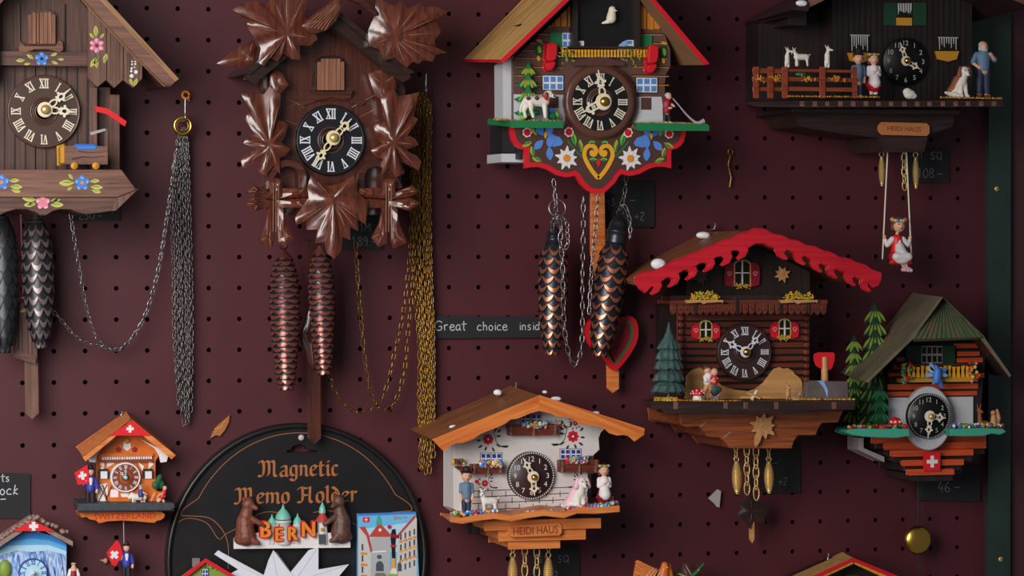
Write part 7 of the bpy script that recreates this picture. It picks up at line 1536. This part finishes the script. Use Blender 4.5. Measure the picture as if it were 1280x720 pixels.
card('price_card', 'black price card with dash and +2, under the red-roofed clock', [(952, 556), (1000, 556), (1000, 616), (952, 616)], 5, [('-', 966, 583, 10, 'chalk_dim', .07), ('.', 964, 605, 8, 'chalk_dim', .1), ('+2', 973, 606, 9, 'chalk_dim', .09)], grp=pg, cat='price card')
card('price_card', 'black price card reading 46, under the green-roofed clock', [(1146, 580), (1225, 582), (1225, 627), (1146, 625)], 6, [('05', 1192, 592, 8, 'chalk_dim', .09), ('46.-', 1172, 615, 13, 'chalk_dim', .08)], grp=pg, cat='price card')
card('price_card', 'black price card reading SQ, under the white house clock', [(664, 682), (724, 682), (724, 735), (664, 735)], 5, [('S1+', 673, 703, 8, 'chalk_dim', .09), ('SQ', 697, 703, 9, 'chalk_dim', .09), ('2', 692, 723, 9, 'chalk_dim', .09)], grp=pg, cat='price card')
# ================================================================== things cut off by the bottom edge, and odds and ends
cb = thing('carved_clock_top', 'orange-brown carved bird top of a clock rising at the bottom edge', 'clock', 828, 735, 0)
blob('carved_bird', cb, 828, 715, 90, [(0, 0, -10, 2, -2, 4, 9, 6), (2, -3, 8, 5, 5, 5.4), (3, -6, 7, 5, -10, 6, 2.2, .8), (8, 0, 4, 11, 0, -8, 4.2, 4)], 'resin_orange', .9); blob('second_carved_bird', cb, 835, 712, 85, [(0, 0, -12, 0, -1, 2, 5, 4.4), (0, -2, 4, 4, 4, 4.4)], 'resin_orange', .8)
g = G()
for i in range(9):
    a_ = i/8; g.prism([(822, 712+a_*6), (797-4*a_+6*(i % 2), 700+a_*16), (794-2*a_+5*(i % 2), 703+a_*18), (818, 722+a_*6)], 92-i*1.5, 3, ('orange_wood', 'varnish')[i % 2])
for i in range(5): g.tube([P(806+i*5, 722, 97), P(818+i*3, 709+i*1.2, 99)], .5*S(800), 'cream', 4, r1=.0001)
g.build('wing', cb, bevel=.4)
g = G(); carved(g, (838, 728), [(800, 730, T_), (812, 718, N_), (830, 712, T_), (846, 716, N_), (848, 730, T_), (840, 745, N_), (810, 745, T_)], 84, 8, 'varnish_leaf', 4); g.build('carved_leaf', cb)
cb2 = thing('carved_clock_top', 'dark red and green carved leaf at the bottom edge, beside the carved bird', 'clock', 865, 735, 0)
g = G(); carved(g, (866, 722), [(838, 716, T_), (850, 713, N_), (855, 703, T_), (864, 706, N_), (880, 704, T_), (874, 716, N_), (880, 730, T_), (866, 740, N_), (846, 735, T_)], 70, 8, 'varnish', 5, groove='cream'); g.build('carved_leaf', cb2)
g = G(); g.ribbon(PL(872, 712, 74), [(-8, -8), (0, 0), (8, 8)], 3.6, 'green', 1.5, 1.5); g.ribbon(PL(846, 718, 74), [(-8, -2), (0, 1), (8, 0)], 3, 'leaf_green', 1.5, 1.5); g.build('painted_edge', cb2)
J = thing('cuckoo_clock', 'clock roof with red edge and yellow log trim, cut off by the bottom edge', 'clock', 1066, 735, 0)
g = G(); g.loft([(1000, 727), (1066, 697), (1140, 727), (1138, 732), (1066, 702), (1002, 732)], 120, [(970, 727), (1053, 690), (1118, 722), (1116, 726), (1053, 695), (972, 730)], 5, 'red', 'straw'); g.build('roof', J)
g = G()
for s in (-1, 1):
    for i in range(6):
        u = 1067+s*(6+i*9.5); v = 704.5+i*4.4; pa, pb_ = P(u-s*4.4, v-2, 116), P(u+s*4.4, v+2, 116); g.tube([pa, pb_], .0030, 'heart_gold', 10)
g.build('log_trim', J)
g = G(); g.prism([(1066, 703), (1120, 727), (1120, 745), (1012, 745), (1012, 727)], 90, 84, 'near_black_wood'); g.build('case', J)
blob('leaf_wreath', J, 1066, 722, 100, [(-6, 0, 0, 6, 0, 0, 4, 4)], 'dark_green', .9)
for (nm, lb, u, v, dr) in (('wire_hook', 'wire peg above the left roof slope of the white house clock', 639, 477, 10), ('wire_hook', 'wire peg above the red-edged roof at the bottom right', 1028, 690, 10), ('wire_hook', 'wire peg behind the ridge of the red-roofed clock', 887, 279, 8), ('wire_hook', 'wire peg above the ridge of the tiny orange clock', 148, 513, 6)):
    hook(nm, lb, u, v, 0, 14, 'steel', drop=dr, lean=2)
g = G(); k = S(912); a = P(913, 187, 10)
g.tube([P(913+math.cos(i*PI/5)*3, 190+math.sin(i*PI/5)*4, 8) for i in range(10)], .9*k, 'old_brass', 6, True); g.tube([P(913, 194, 8), P(910, 206, 8), P(912, 214, 8)], .9*k, 'old_brass', 6); g.tube([P(912, 214, 8), P(914, 222, 8), P(912, 234, 8)], 1.2*k, 'old_brass', 6); g.ball(P(911, 208, 8), 2.2*k, 'old_brass', 8, 6)
tag(g.build('winding_key', org=a), 'small brass key hanging alone on the board right of the chalet clock', 'key')
g = G(); q = [(263, 548), (266, 540), (272, 532), (287, 519), (286, 528), (281, 538), (275, 545), (270, 544)]; g.prism(q, 5, 3, 'memo_gold'); g.ribbon(PL(272, 536, 5), [(-4, 0), (4, 2), (9, 10)], 1, 'heart_gold', .4, .6)
for u, v in ((268, 541), (277, 531)): L_(g, (u, v), (u+5, v-5), .9, 'ochre', 5, .5)
tag(g.build('feather_ornament', org=P(275, 535, 4)), 'small tan feather-shaped ornament on the board above the round memo board', 'ornament')
g = G(); g.prism([(886, 623), (897, 612), (901, 614), (899, 634), (896, 633), (893, 629)], 8, 4, 'grey_white'); tag(g.build('paper_scrap', org=P(893, 622, 6), bevel=.4), 'crumpled whitish scrap stuck on the board left of the brass weights', 'scrap')
blob_p = thing('tiny_figure', 'tiny tan hand-like piece on the board left of the hanging flag waver', 'ornament', 131, 700, 4)
blob('tan_piece', blob_p, 132, 701, 6, [(0, 0, 0, 3, 2.5, 3.6), (-6, 0, 1, -1, 0, 0, 1, 1.6)], 'tan_fig', .6)
